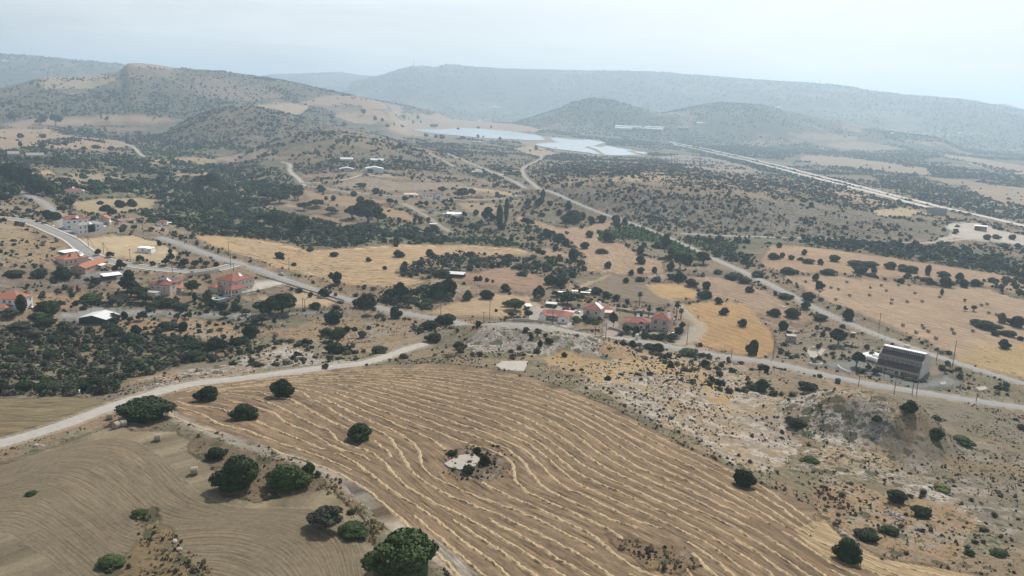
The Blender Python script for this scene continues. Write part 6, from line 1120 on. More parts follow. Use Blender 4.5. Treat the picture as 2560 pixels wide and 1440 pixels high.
b = MB(); b.box(-17, W_*.5, -6.5, -.1, -2.6, -.62); b.box(-17, -.1, -.08, Dp, -2.6, -.6); b.build('terrace', M_CONC, r)
p = MB(); p.box(-15, -7, -3.8, .6, -.6, -.42); q = MB(); q.box(-14.5, -7.5, -3.3, .1, -.42, -.36); po = p.build('pool_rim', M_WHITE, r); q.build('pool_water', M_POOL, po)
b = MB(); b.box(-17.1, W_*1.25, -6.8, -6.55, -2.6, .45); b.box(-17.3, -17.05, -6.8, Dp, -2.6, .2); b.build('terrace_wall', M_BLOCK, r)
# house on the left edge
r, W_ = hroot('village_house', (-34, 776), (37, 783), 'house at the left edge with orange red roofs and white end wall', group=GH)
b = MB(); b.box(0, W_, 3, 13, 0, 6.0); b.box(0, W_*.8, -2, 2.98, 0, 2.9); b.build('wall', M_WHITE, r); plinth(r, 0, W_, -2, 13); b = MB(); hip(b, 0, W_, 3, 13, 6.0, 2.4); b.build('roof', M_TILEO, r); b = MB(); hip(b, 0, W_*.8, -2, 3.4, 2.9, 1.2); b.build('roof', M_TILEO, r); wins(r, 3, 13, W_, 3.6, 3, .8, 1.2, 'r', 'shutter'); wins(r, 3, 13, W_, .8, 3, .8, 1.2, 'r', 'shutter'); wins(r, 0, W_, 3, 4, 5)
# brick coloured farmhouse, two long wings
r, W_ = hroot('farmhouse', (213.5, 685), (271, 665), 'peach walled bungalow with long orange gable roof and two chimneys', group=GH)
b = MB(); gwall(b, 0, W_, 0, 8.5, 0, 3.6, 1.7, 'x'); b.build('wall', M_PEACH, r); plinth(r, 0, W_, 0, 8.5); b = MB(); gable(b, 0, W_, 0, 8.5, 3.6, 1.75, 'x', .45); b.build('roof', M_TILEO, r); wins(r, 1, W_*.5, 0, 1.3, 2, 1.1, 1.3, 'f'); window(r, 1.2, 2.1, W_*.6, 0, .1, 'f'); window(r, 1.2, 1.2, W_*.85, 0, 1.3, 'f'); window(r, 1, 1.2, 0, 3, 1.3, 'l')
b = MB(); b.box(.6, 1.3, 3.6, 4.4, 4.9, 6.1); b.build('chimney', M_TILEO, r); b = MB(); b.prism([(-2.6, 2.6), (-.1, 3.1), (-.1, 3.2), (-2.6, 2.7)], W_*.5, W_*.75); b.build('porch_roof', M_WHITE, r)
r, W_ = hroot('farmhouse', (161.5, 664), (222, 655), 'beige bungalow with orange hip roof behind the peach walled one', group=GH)
b = MB(); b.box(0, W_, 0, 10, 0, 3.4); b.build('wall', M_CREAM, r); plinth(r, 0, W_, 0, 10); b = MB(); bb, rr = hip(b, 0, W_, 0, 10, 3.4, 2.4); ro = b.build('roof', M_TILEO, r); b = MB(); hipcaps(b, bb, rr); b.build('ridge_tiles', M_RIDGE, ro); wins(r, 0, W_*.55, 0, 1.1, 3, .9, 1.1); b = MB(); b.box(W_*.3, W_*.3+.8, 2.2, 3, 4, 6); b.build('chimney', M_RUST, r); heater(r, W_*.75, 1.2, 4.2); heater(r, W_*.82, 2.4, 4.6)
for A_, B_, dp, hh, lab in (((163, 640), (199, 637), 6, 2.6, 'white roofed open shed behind the orange roofed bungalows'), ((261, 702), (306, 696), 6, 2.5, 'white roofed carport in front of the bungalows'), ((1316, 776), (1330, 776), 4, 2.5, 'small white shed by the car yard')):
    r, W_ = hroot('shed', A_, B_, lab, 'shed'); b = MB(); b.prism([(-.3, hh), (dp+.3, hh+.5), (dp+.3, hh+.62), (-.3, hh+.12)], -.3, W_+.3); b.build('roof', M_WHITE, r); b = MB(); b.box(0, W_, dp-.2, dp, -.5, hh+.4); b.box(0, .15, 0, dp-.21, -.5, hh); b.build('wall', M_BROWNF, r)
    for x in (0.1, W_/2, W_-.1): b = MB(); b.box(x-.07, x+.07, .02, .16, -.5, hh); b.build('post', M_METAL, r)
# upper village group
r, W_ = hroot('village_house', (166, 574), (223, 571), 'white two storey house with red hip roof and white water heater', group=GH)
b = MB(); b.box(0, W_, 0, 11, 0, 7.2); b.build('wall', M_WHITE, r); plinth(r, 0, W_, 0, 11); b = MB(); bb, rr = hip(b, 0, W_, 0, 11, 7.2, 2.3); ro = b.build('roof', M_TILE, r); b = MB(); hipcaps(b, bb, rr); b.build('ridge_tiles', M_RIDGE, ro); b = MB(); gable(b, W_*.15, W_*.55, -.1, 5, 7.0, 1.3, 'y', .3); b.build('roof', M_TILE, r); wins(r, 0, W_, 0, 4.6, 4, 1.2, 1.2); wins(r, 0, W_, 0, 1.4, 4); heater(r, W_*.52, .6, 7.9)
r, W_ = hroot('village_house', (197, 586), (264, 579), 'white house with dark grey roof and dark glazed middle behind a long wall', group=GH)
b = MB(); b.box(0, W_*.34, 0, 9, 0, 6.2); b.box(W_*.62, W_*.92, -.8, 9, 0, 6.6); b.box(W_*.341, W_*.619, 1.5, 9, 0, 6.2); b.build('wall', M_WHITE, r); plinth(r, 0, W_, -.8, 9); b = MB(); hip(b, 0, W_*.62, 0, 9, 6.22, 1.7, .4); b.build('roof', M_GREYR, r); b = MB(); hip(b, W_*.5, W_*.9, 0, 9, 6.62, 1.5, .4); b.build('roof', M_GREYR, r); b = MB(); b.box(W_*.36, W_*.61, .4, 1.45, 0, 5.6); b.build('dark_cladding', M_GLASS, r); window(r, 1.2, 1.2, W_*.7, -.8, 4.2, 'f'); window(r, 1.2, 1.2, W_*.71, -.8, .9, 'f'); wins(r, 0, W_*.34, 0, 4, 2, .9, 1.2); wins(r, 0, W_*.34, 0, 1, 2, .9, 1.2); heater(r, W_*.46, .3, 6.4)
b = MB(); b.box(W_*.93, W_*1.06, 0, 6, 0, 4); b.build('side_block', M_WHITE, r)
r, W_ = hroot('village_house', (246, 560), (273, 563), 'tan house with one long sloping orange roof behind the grey roofed house', group=GH)
b = MB(); gwall(b, 0, W_, 0, 9, 0, 5.2, 2.0, 'y'); b.build('wall', M_BEIGE, r); plinth(r, 0, W_, 0, 9); b = MB(); gable(b, 0, W_, 0, 9, 5.2, 2.1, 'y', .6); b.build('roof', M_TILEO, r); window(r, 1.1, 1.1, W_*.4, 0, 3.9, 'f'); window(r, 1.1, 1.2, W_*.75, 0, 1, 'f'); b = MB(); b.box(W_+.02, W_+2, 0, 4, 2.6, 2.8); b.build('balcony', M_WHITE, r)
r, W_ = hroot('cottage', (303, 556), (337, 556), 'small pale cottage with two faded tile roofs', group=GH)
b = MB(); b.box(0, W_, 0, 7, 0, 2.9); b.build('wall', M_CREAM, r); plinth(r, 0, W_, 0, 7); b = MB(); gable(b, 0, W_*.55, 0, 7, 3.2, 1.1, 'x'); b.build('roof', M_TILE2, r); b = MB(); gable(b, W_*.45, W_, -1.2, 6.2, 2.9, 1.2, 'x'); b.build('roof', M_TILE2, r); b = MB(); b.box(W_*.46, W_-.05, -1.15, -.03, 0, 2.8); b.build('wall', M_CREAM, r); window(r, 1, 1.1, W_*.75, -1.15, 1, 'f'); window(r, .9, 1, W_*.25, 0, 1, 'f'); b = MB(); b.tube([(W_*.7, 7.5, 2.6), (W_*.7, 7.5, 4.8)], [.5, .5], 10); b.build('water_tank', M_WHITE, r)
r, W_ = hroot('cottage', (391, 563), (415, 563), 'tiny white cottage with red roof beside a green thicket', group=GH)
b = MB(); b.box(0, W_, 0, 5.5, 0, 2.8); b.build('wall', M_WHITE, r); plinth(r, 0, W_, 0, 5.5); b = MB(); hip(b, 0, W_, 0, 5.5, 2.8, 1.3); b.build('roof', M_TILE, r); window(r, .9, 1.1, W_*.65, 0, 1, 'f'); b = MB(); b.prism([(0, 2.2), (3, 2.4), (3, 2.5), (0, 2.3)], W_+.5, W_+4); b.build('awning', M_WHITE, r)
r, W_ = hroot('village_house', (163, 481), (206, 479), 'white house with pyramid red roof by the upper street', group=GH)
b = MB(); b.box(0, W_, 0, 11, 0, 3.2); b.build('wall', M_WHITE, r); plinth(r, 0, W_, 0, 11); b = MB(); bb, rr = hip(b, 0, W_*.9, 0, 11, 3.2, 2.3); ro = b.build('roof', M_TILE, r); wins(r, 0, W_, 0, .9, 4, 1, 1.3); b = MB(); b.box(W_*.2, W_*.7, 11.2, 15, 0, 3.1); b.build('side_wing', M_WHITE, r); heater(r, W_*.45, 5.5, 5.2)
r, W_ = hroot('small_white_building', (343, 631), (384, 633), 'small new white building on a concrete slab in the pale lot', 'building')
b = MB(); b.box(0, W_*.58, 0, 6, 0, 3.2); b.box(W_*.583, W_*.9, -1, 5, 0, 3.0); b.build('wall', M_WHITE, r); b = MB(); b.box(-.15, W_*.58+.1, -.15, 6.1, 3.22, 3.4); b.box(W_*.56, W_*.92, -1.2, 5.1, 3.02, 3.18); b.build('flat_roof', M_WHITE, r); b = MB(); b.box(-1, W_*1.08, -3.4, 6.5, -2.0, -.02); b.build('slab', M_CONC, r); window(r, .9, 1.1, W_*.33, 0, 1.2, 'f'); window(r, 1.1, .6, W_*.76, -1, 1.6, 'f')
r, W_ = hroot('green_shed', (198, 809), (266, 812), 'long dark green metal shed with pale low gable roof', 'shed')
b = MB(); gwall(b, 0, W_, 0, 11, 0, 3.0, 1.6, 'y'); b.build('wall', M_DGREEN, r); plinth(r, 0, W_, 0, 11); b = MB(); gable(b, 0, W_, 0, 11, 3.02, 1.62, 'y', .25, .1); b.build('roof', M_SHEET, r)
# farm sheds on the knoll and the farmhouse lane
for A_, B_, dp, hh, lab, op in (((849, 430), (884, 433), 14, 5, 'left farm shed with pale sheet roof and grey walls', 0), ((914, 430), (958, 428), 20, 6.5, 'larger farm shed with white sheet roof and dark panel for its open end', 1)):
    r, W_ = hroot('farm_shed', A_, B_, lab, 'shed', 'two farm sheds on the knoll'); b = MB(); gwall(b, 0, W_, 0, dp, 0, hh, 2, 'y'); b.build('wall', M_CONC if not op else M_SHEET, r); plinth(r, 0, W_, 0, dp); b = MB(); gable(b, 0, W_, 0, dp, hh+.03, 2.05, 'y', .4, .12); b.build('roof', M_SHEET, r)
    b = MB(); b.box(W_*.1, W_*.42 if op else W_*.3, -.06, -.01, 0, hh*.85); b.build('opening_panel', M_GLASS, r)  # dark panel on the solid wall stands in for the shaded inside
r, W_ = hroot('farmhouse', (1056, 494), (1103, 495), 'white farmhouse with brown red roofs behind a pale wall on the lane')
b = MB(); b.box(0, W_*.72, 0, 10, 0, 4.6); b.box(W_*.722, W_, -1, 10, 0, 7); b.build('wall', M_WHITE, r); plinth(r, 0, W_, -1, 10); b = MB(); hip(b, 0, W_*.7, 0, 10, 4.6, 2.4); b.build('roof', M_TILE2, r); b = MB(); hip(b, W_*.7, W_, -1, 10, 7, 2); b.build('roof', M_TILE2, r); wins(r, 0, W_*.7, 0, 1.2, 4, 1.3, 2.0); window(r, 1.4, 1.4, W_*.8, -1, 4.4, 'f'); window(r, 1.4, 1.4, W_*.92, -1, 4.4, 'f'); window(r, 3, 2.2, W_*.88, -1, .1, 'f', 'shutter')
b = MB(); b.box(-1, W_+6, -5, -4.7, -.5, 1.1); b.build('garden_wall', M_WHITE, r)
r, W_ = hroot('garage', (1011, 493), (1045, 492), 'low white garage building with dark open bays beside the farmhouse', 'garage')
b = MB(); b.box(0, W_, 0, 8, 0, 3.6); b.build('wall', M_WHITE, r); b = MB(); b.prism([(-.5, 3.7), (8.4, 4.4), (8.4, 4.5), (-.5, 3.8)], -.4, W_*.85); b.build('roof', M_PINKR, r); window(r, 5, 2.6, W_*.5, 0, .2, 'f'); window(r, 2, 2, W_*.88, 0, .3, 'f')
r, W_ = hroot('cottage', (1187, 496), (1208, 497), 'brown roofed cottage almost hidden by trees right of the farmhouse')
b = MB(); b.box(0, W_, 0, 8, 0, 3.2); b.build('wall', M_BEIGE, r); b = MB(); hip(b, 0, W_, 0, 8, 3.2, 2.2); b.build('roof', M_TILE2, r); wins(r, 0, W_, 0, 1, 2)
r, W_ = hroot('depot', (1118, 543), (1157, 541), 'low depot with uneven white sheet roof among parked cars', 'building')
b = MB(); b.box(0, W_, 0, 9, 0, 3.4); b.box(W_*.3, W_*.75, -3.5, -.02, 0, 2.8); b.build('wall', M_SHEET, r); b = MB(); b.prism([(-.6, 3.5), (9.6, 4.3), (9.6, 4.42), (-.6, 3.62)], -.5, W_*.52); b.build('roof', M_WHITE, r); b = MB(); b.prism([(-.9, 3.7), (9.6, 4.0), (9.6, 4.12), (-.9, 3.82)], W_*.53, W_+2); b.build('roof', M_WHITE, r); b = MB(); b.prism([(-3.9, 2.85), (-.1, 3.2), (-.1, 3.3), (-3.9, 2.95)], W_*.27, W_*.78); b.build('roof', M_SHEET, r); window(r, 2.4, 2.2, W_*.12, 0, .1, 'f')
r, W_ = hroot('shed', (1075, 567), (1091, 567), 'small open shelter with pale flat roof in the scrub', 'shed'); b = MB(); b.prism([(-.3, 2.6), (5, 2.8), (5, 2.9), (-.3, 2.7)], -.3, W_+.3); b.build('roof', M_SHEET, r); b = MB(); b.box(0, W_, 4.5, 4.7, -.4, 2.7); b.build('wall', M_BROWNF, r)
r, W_ = hroot('white_villa', (1180, 434), (1206, 433), 'low white house with terraces above the valley road', 'house'); b = MB(); b.box(0, W_, 0, 9, 0, 3.4); b.box(W_*.3, W_*.9, 3, 10, 3.42, 5.6); b.build('wall', M_WHITE, r); b = MB(); b.box(-.2, W_+.2, -.2, 9.2, 3.42, 3.6) ; b.build('flat_roof', M_WHITE, r); wins(r, 0, W_, 0, 1, 4, 1.6, 1.4); b = MB(); b.box(W_+3, W_+40, -3, 4, -.5, .4); b.build('terrace', M_WHITE, r)
r, W_ = hroot('white_villa', (1178, 358), (1206, 360), 'distant pale house with white roof near the solar park', 'house'); b = MB(); b.box(0, W_*.6, 0, 14, 0, 7); b.box(W_*.61, W_, -4, 12, 0, 6); b.build('wall', M_CREAM, r); b = MB(); b.box(-.5, W_*.6, -.5, 14, 7.02, 7.5); b.box(W_*.61, W_+.5, -4.5, 12, 6.02, 6.5); b.build('flat_roof', M_WHITE, r); wins(r, 0, W_*.6, 0, 3, 3, 2, 2)
# the mill beside the two roads
r, W_ = hroot('stepped_mill', (2188, 924), (2295, 951), 'long stepped mill with rust brown roofs, ribbon windows and tall blank gable end', 'mill')
DpM = spot((2295, 951), (2336, 938))[2]; DpM *= 1.3; k = DpM/17.5; hk = .98
pr = [(0, -2), (0, 3.8), (3.2*k, 5.5), (3.2*k, 7.4), (7.8*k, 9.7), (7.8*k, 11.3), (10.6*k, 11.3), (10.6*k, 9.8), (17.5*k, 7.6), (17.5*k, -2)]; pr = [(y, z*hk) for y, z in pr]
b = MB(); b.prism(pr, .05, W_-.05); b.build('wall', M_BEIGE, r)
for x0, x1 in ((-.25, .04), (W_-.04, W_+.25)):
    b = MB(); b.prism([(y, z+(.35 if 0 < i < 9 else 0)) for i, (y, z) in enumerate(pr)], x0, x1); b.build('gable_wall', M_CREAM, r)
def slope(y0, z0, y1, z1, ov=.3): return [(y0-ov, z0-ov*(z1-z0)/(y1-y0)+.04), (y1, z1+.04), (y1, z1+.16), (y0-ov, z0-ov*(z1-z0)/(y1-y0)+.16)]
b = MB(); b.prism(slope(0, 3.8*hk, 3.2*k, 5.5*hk, .6), .06, W_-.06); b.build('lower_roof', M_RUST, r); b = MB(); b.prism(slope(3.2*k, 7.4*hk, 7.8*k, 9.7*hk, .4), .06, W_-.06); b.build('upper_roof', M_RUST, r)
b = MB(); b.box(.3, W_-.3, 7.6*k, 10.8*k, 11.32*hk, 11.5*hk); b.build('top_roof', M_WHITE, r); b = MB(); b.box(.3, W_-.3, 3.2*k-.08, 3.2*k-.02, 5.7*hk, 7.1*hk); b.build('glazed_band', M_BAND, r); b = MB(); b.prism([(10.6*k, 9.84*hk), (17.7*k, 7.6*hk), (17.7*k, 7.76*hk), (10.6*k, 10.0*hk)], .06, W_-.06); b.build('rear_roof', M_SHEET, r)
for i in range(18): window(r, 1.5, 1.0, W_*(.04+.92*(i+.5)/18), 7.8*k-.05, 10.05*hk, 'f')
for i in range(9): bp_ = MB(); x = W_*(i+.5)/9; bp_.box(x-.12, x+.12, 3.2*k-.14, 3.2*k-.09, 5.6*hk, 7.2*hk); bp_.build('mullion', M_CONC, r)
for t, w_, h_, z in ((.06, 1.6, 1.6, .6), (.13, 1.4, 1.4, .7), (.24, 1.4, 1.2, 1.1), (.33, 1.3, .5, 1.7), (.40, 1.3, .5, 1.7), (.5, 1.4, 2.1, .05), (.66, 2.6, 2.3, .05), (.75, 2.4, 2.3, .05), (.84, 2.2, 2.0, .1), (.93, 2.2, 2.3, .05)): window(r, w_, h_, W_*t, 0, z, 'f', 'shutter' if w_ > 2 else 'glass')
b = MB(); b.box(W_+.26, W_+.32, 3*k, 7*k, 0, 4.2); b.build('loading_door', M_SHEET, r); b = MB(); b.box(W_+.26, W_+.3, 8*k, 10.4*k, 6.6, 8.2); b.build('wall_panel', M_SHEET, r)
b = MB(); b.box(W_*.42, W_*.42+2.2, 12.2*k, 12.2*k+2, 9, 12.4); b.build('roof_tank', M_CONC, r)
# smaller built things
r, W_ = hroot('block_hut', (1967, 853), (1990, 854), 'dark little block hut with grey flat roof right of the orange field', 'hut'); b = MB(); b.box(0, W_, 0, 3.6, -.5, 2.8); b.build('wall', M_BLOCK, r); b = MB(); b.box(-.2, W_+.2, -.2, 3.8, 2.82, 3.05); b.build('roof', M_CONC, r); window(r, 1, 1.2, W_*.3, 0, 1, 'f')
r, W_ = hroot('container_store', (2436, 575), (2462, 573), 'dark container store with pale roof in the quarry yard', 'building'); b = MB(); b.box(0, W_, 0, 10, 0, 5.2); b.build('wall', M_BROWNF, r); b = MB(); b.box(-.6, W_+.6, -1.5, 11, 5.22, 5.5); b.build('roof', M_SHEET, r); b = MB(); b.box(W_*.5, W_-.5, -.1, -.02, .2, 4); b.build('opening_panel', M_BAND, r)
r, W_ = hroot('billboard', (2317, 531), (2361, 531), 'huge grey billboard seen from behind next to the motorway', 'billboard')
b = MB(); b.box(0, W_, -.3, 0, .8, W_*.5); b.build('board', M_BBRD, r)
for i in range(8): b = MB(); x = W_*(i+.5)/8; b.box(x-.15, x+.15, -.75, -.32, -1, W_*.49); b.build('strut', M_METAL, r)
for n_, (A_, B_, dp, hh, lab) in enumerate((((1538, 317), (1602, 318), 20, 5, 'long white greenhouse, upper left of four'), ((1612, 319), (1658, 321), 20, 5, 'long white greenhouse, upper right of four'), ((1537, 321.5), (1580, 322.5), 16, 5, 'long white greenhouse, lower left of four'), ((1588, 322.5), (1656, 325), 16, 5, 'long white greenhouse, lower right of four'), ((918, 271), (980, 274), 22, 6, 'long farm building with faded red roof beyond the pale fields'), ((851, 401), (882, 403), 8, 3, 'long white topped poultry shed above the farm sheds, left one'), ((927, 403), (958, 405), 8, 3, 'long white topped poultry shed above the farm sheds, right one'), ((1225, 269), (1252, 270), 20, 6, 'far white greenhouse strip under the big ridge'), ((1690, 318), (1722, 319), 50, 6, 'white plastic covered sheds on the wooded rise'), ((1742, 309), (1769, 310), 30, 5, 'white roofed shed among the far trees'))):
    r, W_ = hroot('greenhouse' if 'green' in lab else 'farm_building', A_, B_, lab, 'greenhouse' if 'green' in lab else 'building'); b = MB(); gwall(b, 0, W_, 0, dp, -3, hh, 2, 'x'); b.build('wall', M_WHITE, r); b = MB(); gable(b, 0, W_, 0, dp, hh+.05, 2.1, 'x', .5, .2); b.build('roof', M_TILE2 if 'red' in lab else M_WHITE, r)
for n_, (A_, B_) in enumerate((((20, 393), (45, 392)), ((66, 395), (105, 396)), ((116, 397), (130, 397)))):
    r, W_ = hroot('stone_house', A_, B_, ['grey stone house in the dark trees, leftmost', 'grey stone house with low gables in the dark trees', 'little pale stone house with round top in the dark trees'][n_], 'house'); b = MB(); gwall(b, 0, W_, 0, 8, -1, 5, 3, 'x' if n_ < 2 else 'y'); b.build('wall', M_CONC, r); b = MB(); gable(b, 0, W_, 0, 8, 5.04, 3.05, 'x' if n_ < 2 else 'y', .3); b.build('roof', M_CONC, r); wins(r, 0, W_, 0, 1, 3, 1.6, 1.8)
r, W_ = hroot('stone_house', (70, 322), (104, 323), 'low pale house among trees on the far left', 'house'); b = MB(); b.box(0, W_, 0, 14, -1, 6); b.build('wall', M_CREAM, r); b = MB(); hip(b, 0, W_, 0, 14, 6, 3); b.build('roof', M_TILE2, r); wins(r, 0, W_, 0, 2, 5, 2, 2)
for px, py, s_ in ((1945, 269, 14), (1952, 269.5, 10), (2345, 330, 12), (2262, 332, 10), (2275, 333, 9), (2398, 334, 12), (2310, 334, 8), (2230, 334, 9), (2425, 336, 9), (8, 155, 22), (2370, 338, 8), (2455, 339, 9)):
    r, W_ = hroot('far_house', (px-3, py), (px+3, py), '', 'house', 'tiny far houses under the ridge', width=s_*1.6); b = MB(); b.box(0, W_, 0, s_, -3, s_*.45); b.build('wall', M_WHITE, r); b = MB(); hip(b, 0, W_, 0, s_, s_*.46, s_*.18, .5); b.build('roof', M_WHITE, r); THINGS.append((r, px, py, 'tiny white house', 6, 'H'))
# ------------------------------------------------------------------ walls, slabs, fences, poles, vehicles, odds and ends
def wall_line(pl, h, th, mat, lab, name='wall', cat='wall', base=-.6, post=0):
    q = resample(to_w(P2(pl)), 1.5); z = ground(q[:, 0], q[:, 1]); t = np.gradient(q, axis=0); t /= np.linalg.norm(t, axis=1)[:, None]; nr = np.stack([t[:, 1], -t[:, 0]], 1); n = len(q); hh = np.full(n, h)
    V = np.concatenate([np.c_[q-nr*th/2, z+base], np.c_[q-nr*th/2, z+hh], np.c_[q+nr*th/2, z+hh], np.c_[q+nr*th/2, z+base]]); F = []
    for i in range(n-1):
        for a_, b_ in ((0, 1), (1, 2), (2, 3), (3, 0)): F.append((a_*n+i, a_*n+i+1, b_*n+i+1, b_*n+i))
    F += [(0, n, 2*n, 3*n), (n-1, 4*n-1, 3*n-1, 2*n-1)]
    r = thing_empty(name, (0, 0, 0)); b = MB(); b.add(V, F); b.build('masonry', mat, r); tag(r, lab, cat)
    if post:
        for i in range(0, n, post): c = MB(); x, y = q[i]; c.box(x-.22, x+.22, y-.22, y+.22, z[i]-.3, z[i]+h+.25); c.build('pier', mat, r)
    return r
wall_line("1282 802;1320 806;1380 812;1440 822;1497 827", 1.1, .3, M_BEIGE, 'low beige garden wall in front of the red roofed house and cream house', post=9)
wall_line("1527 823;1560 832;1600 840;1640 848;1672 853;1690 848;1706 836", 1.2, .3, M_BLOCK, 'tan boundary wall round the hedge of the corner house')
wall_line("1540 776;1600 783;1680 792", 1.5, .25, M_BLOCK, 'dark topped rear wall behind the corner house')
wall_line("195 596;240 591;298 583", 3.2, .4, M_BLOCK, 'long high concrete retaining wall under the grey roofed house')
wall_line("560 742;600 737;640 730;680 721;712 712", .9, .3, M_CREAM, 'low cream wall along the villa garden', post=5)
wall_line("470 690;500 687;530 683;548 679", 2.0, .25, M_CREAM, 'cream fence wall with white piers between street and terraced plot', post=4)
wall_line("2018 911;2030 915;2045 917;2057 913", 1.3, .3, M_WHITE, 'left curved white gate wall beside the country road')
wall_line("2094 918;2102 926;2114 932;2127 935", 1.3, .3, M_WHITE, 'right curved white gate wall beside the country road')
wall_line("640 686;700 704;770 726;860 752", .7, .2, M_CONC, 'low kerb wall along the near side of the country road by the villa')
wall_line("712 715;760 730;820 748;850 758", .8, .25, M_BEIGE, 'low wall ending at the pink bushes')
def slab(pl, th, mat, lab, name='concrete_slab', cat='slab'):
    w_ = to_w(P2(pl)); cx, cy = np.mean(w_, 0); zs = [float(ground(x, y))+th for x, y in w_]; z = float(np.mean(zs)); n = len(w_); b = MB(); b.add([(x-cx, y-cy, q-z) for (x, y), q in zip(w_, zs)]+[(x-cx, y-cy, q-z-th-1.2) for (x, y), q in zip(w_, zs)], [tuple(range(n)), tuple(range(2*n-1, n-1, -1))]+[(i, n+i, n+(i+1) % n, (i+1) % n) for i in range(n)])
    o = b.build(name, mat, None, (cx, cy, z)); tag(o, lab, cat); return o
M_SLAB = smat('old_pale_concrete', (.34, .315, .285), .95, .28, .8)
slab("1110 1162;1150 1140;1185 1138;1200 1150;1188 1168;1150 1177;1122 1170", .35, M_SLAB, 'broken pale concrete slab in the round weedy pit of the big field')
slab("1283 902;1320 904;1310 929;1252 924;1240 912", .12, M_SLAB, 'pale rectangular concrete pad at the top edge of the big field')
slab("2022 870;2035 865;2040 875;2048 896;2026 896;2018 880", .1, M_SLAB, 'cracked pale slab left of the tall tree by the mill'); slab("2042 868;2064 874;2052 890;2044 884", .1, M_SLAB, 'second cracked slab beside the first, left of the mill tree')
slab("2348 957;2362 954;2367 959;2354 962", .12, M_SLAB, 'small pale slab on the ground right of the mill'); slab("2438 970;2462 966;2470 974;2448 978", .3, M_SLAB, 'low concrete tank cover right of the mill')
slab("2150 885;2180 879;2200 886;2202 898;2180 902;2158 895", .3, M_WHITE, 'white sheeted heap behind the mill trees', 'covered_heap', 'heap')
# water tanks by the mill
for i, (A_, B_) in enumerate((((2168, 899), (2186, 905)), ((2182, 894), (2198, 900)))):
    p, rz, W_ = spot(A_, B_); r = thing_empty('storage_tank', p, rz); b = MB(); b.tube([(0, 0, 1.2), (W_+2, 0, 1.2)], [1.2, 1.2], 14); b.build('tank_body', M_WHITE, r); b = MB(); b.box(.5, 1, -.8, .8, -.3, .4); b.box(W_, W_+.5, -.8, .8, -.3, .4); b.build('cradle', M_CONC, r); tag(r, ['front white cylindrical tank lying beside the mill', 'rear white cylindrical tank lying beside the mill'][i], 'tank')
# dark gravel heaps
for i, (px, py, w_) in enumerate(((918, 791, 28), (951, 789, 26))):
    x, y, z, mpp, _ = px_frame(px, py); rr = w_*mpp/2; V, F = ico(3); V = V*[rr, rr*.8, rr*.62]; V[:, 2] = np.maximum(V[:, 2], -.2); V *= (1+.15*fbm(V[:, 0]*2, V[:, 1]*2, 3, i))[:, None]; V[:, 2] *= (1-.35*np.clip(np.hypot(V[:, 0], V[:, 1])/rr, 0, 1)); b = MB(); b.add(V, F)
    o = b.build('gravel_heap', M_HEAP if i else smat('dark_gravel', (.07, .065, .06), .95, .3, 2), None, (x, y, z)); M_HEAP = o.data.materials[0]; tag(o, ['left dark gravel heap beside the country road', 'right dark gravel heap beside the country road'][i], 'heap')
# white tarp, shrine, pipes, boards
b = MB(); b.add([(-1.6, 0, .1), (0, -.3, 1.5), (.4, .5, 1.4), (1.6, -.6, .1), (.6, -1.2, .1), (-1.2, .6, .1), (.2, .2, .0)], [(0, 1, 2, 5), (1, 3, 2), (0, 4, 1), (1, 4, 3), (5, 2, 6), (2, 3, 6), (0, 5, 6, 4), (4, 6, 3)]); x, y, z, m_, _ = px_frame(196, 984); tag(b.build('white_tarp', M_WHITE, None, (x, y, z), R(-30)), 'crumpled white sheet at the edge of the scrub and the left field', 'tarp')
x, y, z, m_, _ = px_frame(1592, 849); r = thing_empty('roadside_shrine', (x, y, z), R(-8)); b = MB(); b.box(-.7, .7, -.5, .5, -.3, 1.1); b.build('pedestal', M_WHITE, r); b = MB(); b.box(-.9, .9, -.7, .7, 1.1, 1.25); b.build('shelf', M_CONC, r); b = MB(); b.box(-.75, .75, -.5, .5, 1.25, 2.6); gable(b, -.75, .75, -.5, .5, 2.62, .7, 'y', .1); b.build('chapel_box', M_WHITE, r); tag(r, 'small white roadside shrine on the wall of the corner house', 'shrine')
for i, (px, py, w_, h_, mt, lab) in enumerate(((527, 650, 10, 12, M_SIGN, 'blue white road sign board where the village street meets the road'), (357, 563, 4, 5, M_SHEET, 'small pale sign on a post above the lot'))):
    x, y, z, mpp, _ = px_frame(px, py); r = thing_empty('sign_board', (x, y, z), R(-15)); W_ = w_*mpp; b = MB(); b.box(-W_/2, W_/2, -.06, .06, .8, .8+h_*mpp*.5); b.build('board', mt, r)
    for s_ in (-1, 1): b = MB(); b.tube([(s_*W_*.4, .12, -.3), (s_*W_*.4, .12, .8+h_*mpp*.5)], [.06, .06], 6); b.build('post', M_METAL, r)
    tag(r, lab, 'sign')
for px, py, w_, lab in ((1959, 768, 10, 'white slab box lying in the dry field beside the straight road'), (1470, 586, 8, 'pale boulder lying in the fan shaped field'), (2133, 833, 14, 'white sheet roof scrap beside the straight road'), (1192, 697, 0, '')):
    if not w_: continue
    x, y, z, mpp, _ = px_frame(px, py); W_ = w_*mpp; b = MB(); V, F = ico(1); V = np.array(V)*[W_*.5, W_*.3, .5]; b.add(V+[0, 0, .2], F); tag(b.build('pale_block', M_WHITE if 'white' in lab else M_SLAB, None, (x, y, z)), lab, 'block')
x, y, z, mpp, _ = px_frame(1140, 692); r = thing_empty('field_shelter', (x, y, z), R(-10)); b = MB(); b.prism([(-3, 2.3), (3, 2.9), (3, 3), (-3, 2.4)], -6, 6); b.build('roof', M_SHEET, r); b = MB(); b.box(-5.8, 5.8, 2.6, 2.8, -.4, 2.7); b.box(-5.8, -5.6, -2.6, 2.59, -.4, 2.3); b.build('wall', M_BROWNF, r); tag(r, 'low shelter with pale roof in the clump of bushes in the middle field', 'shelter')
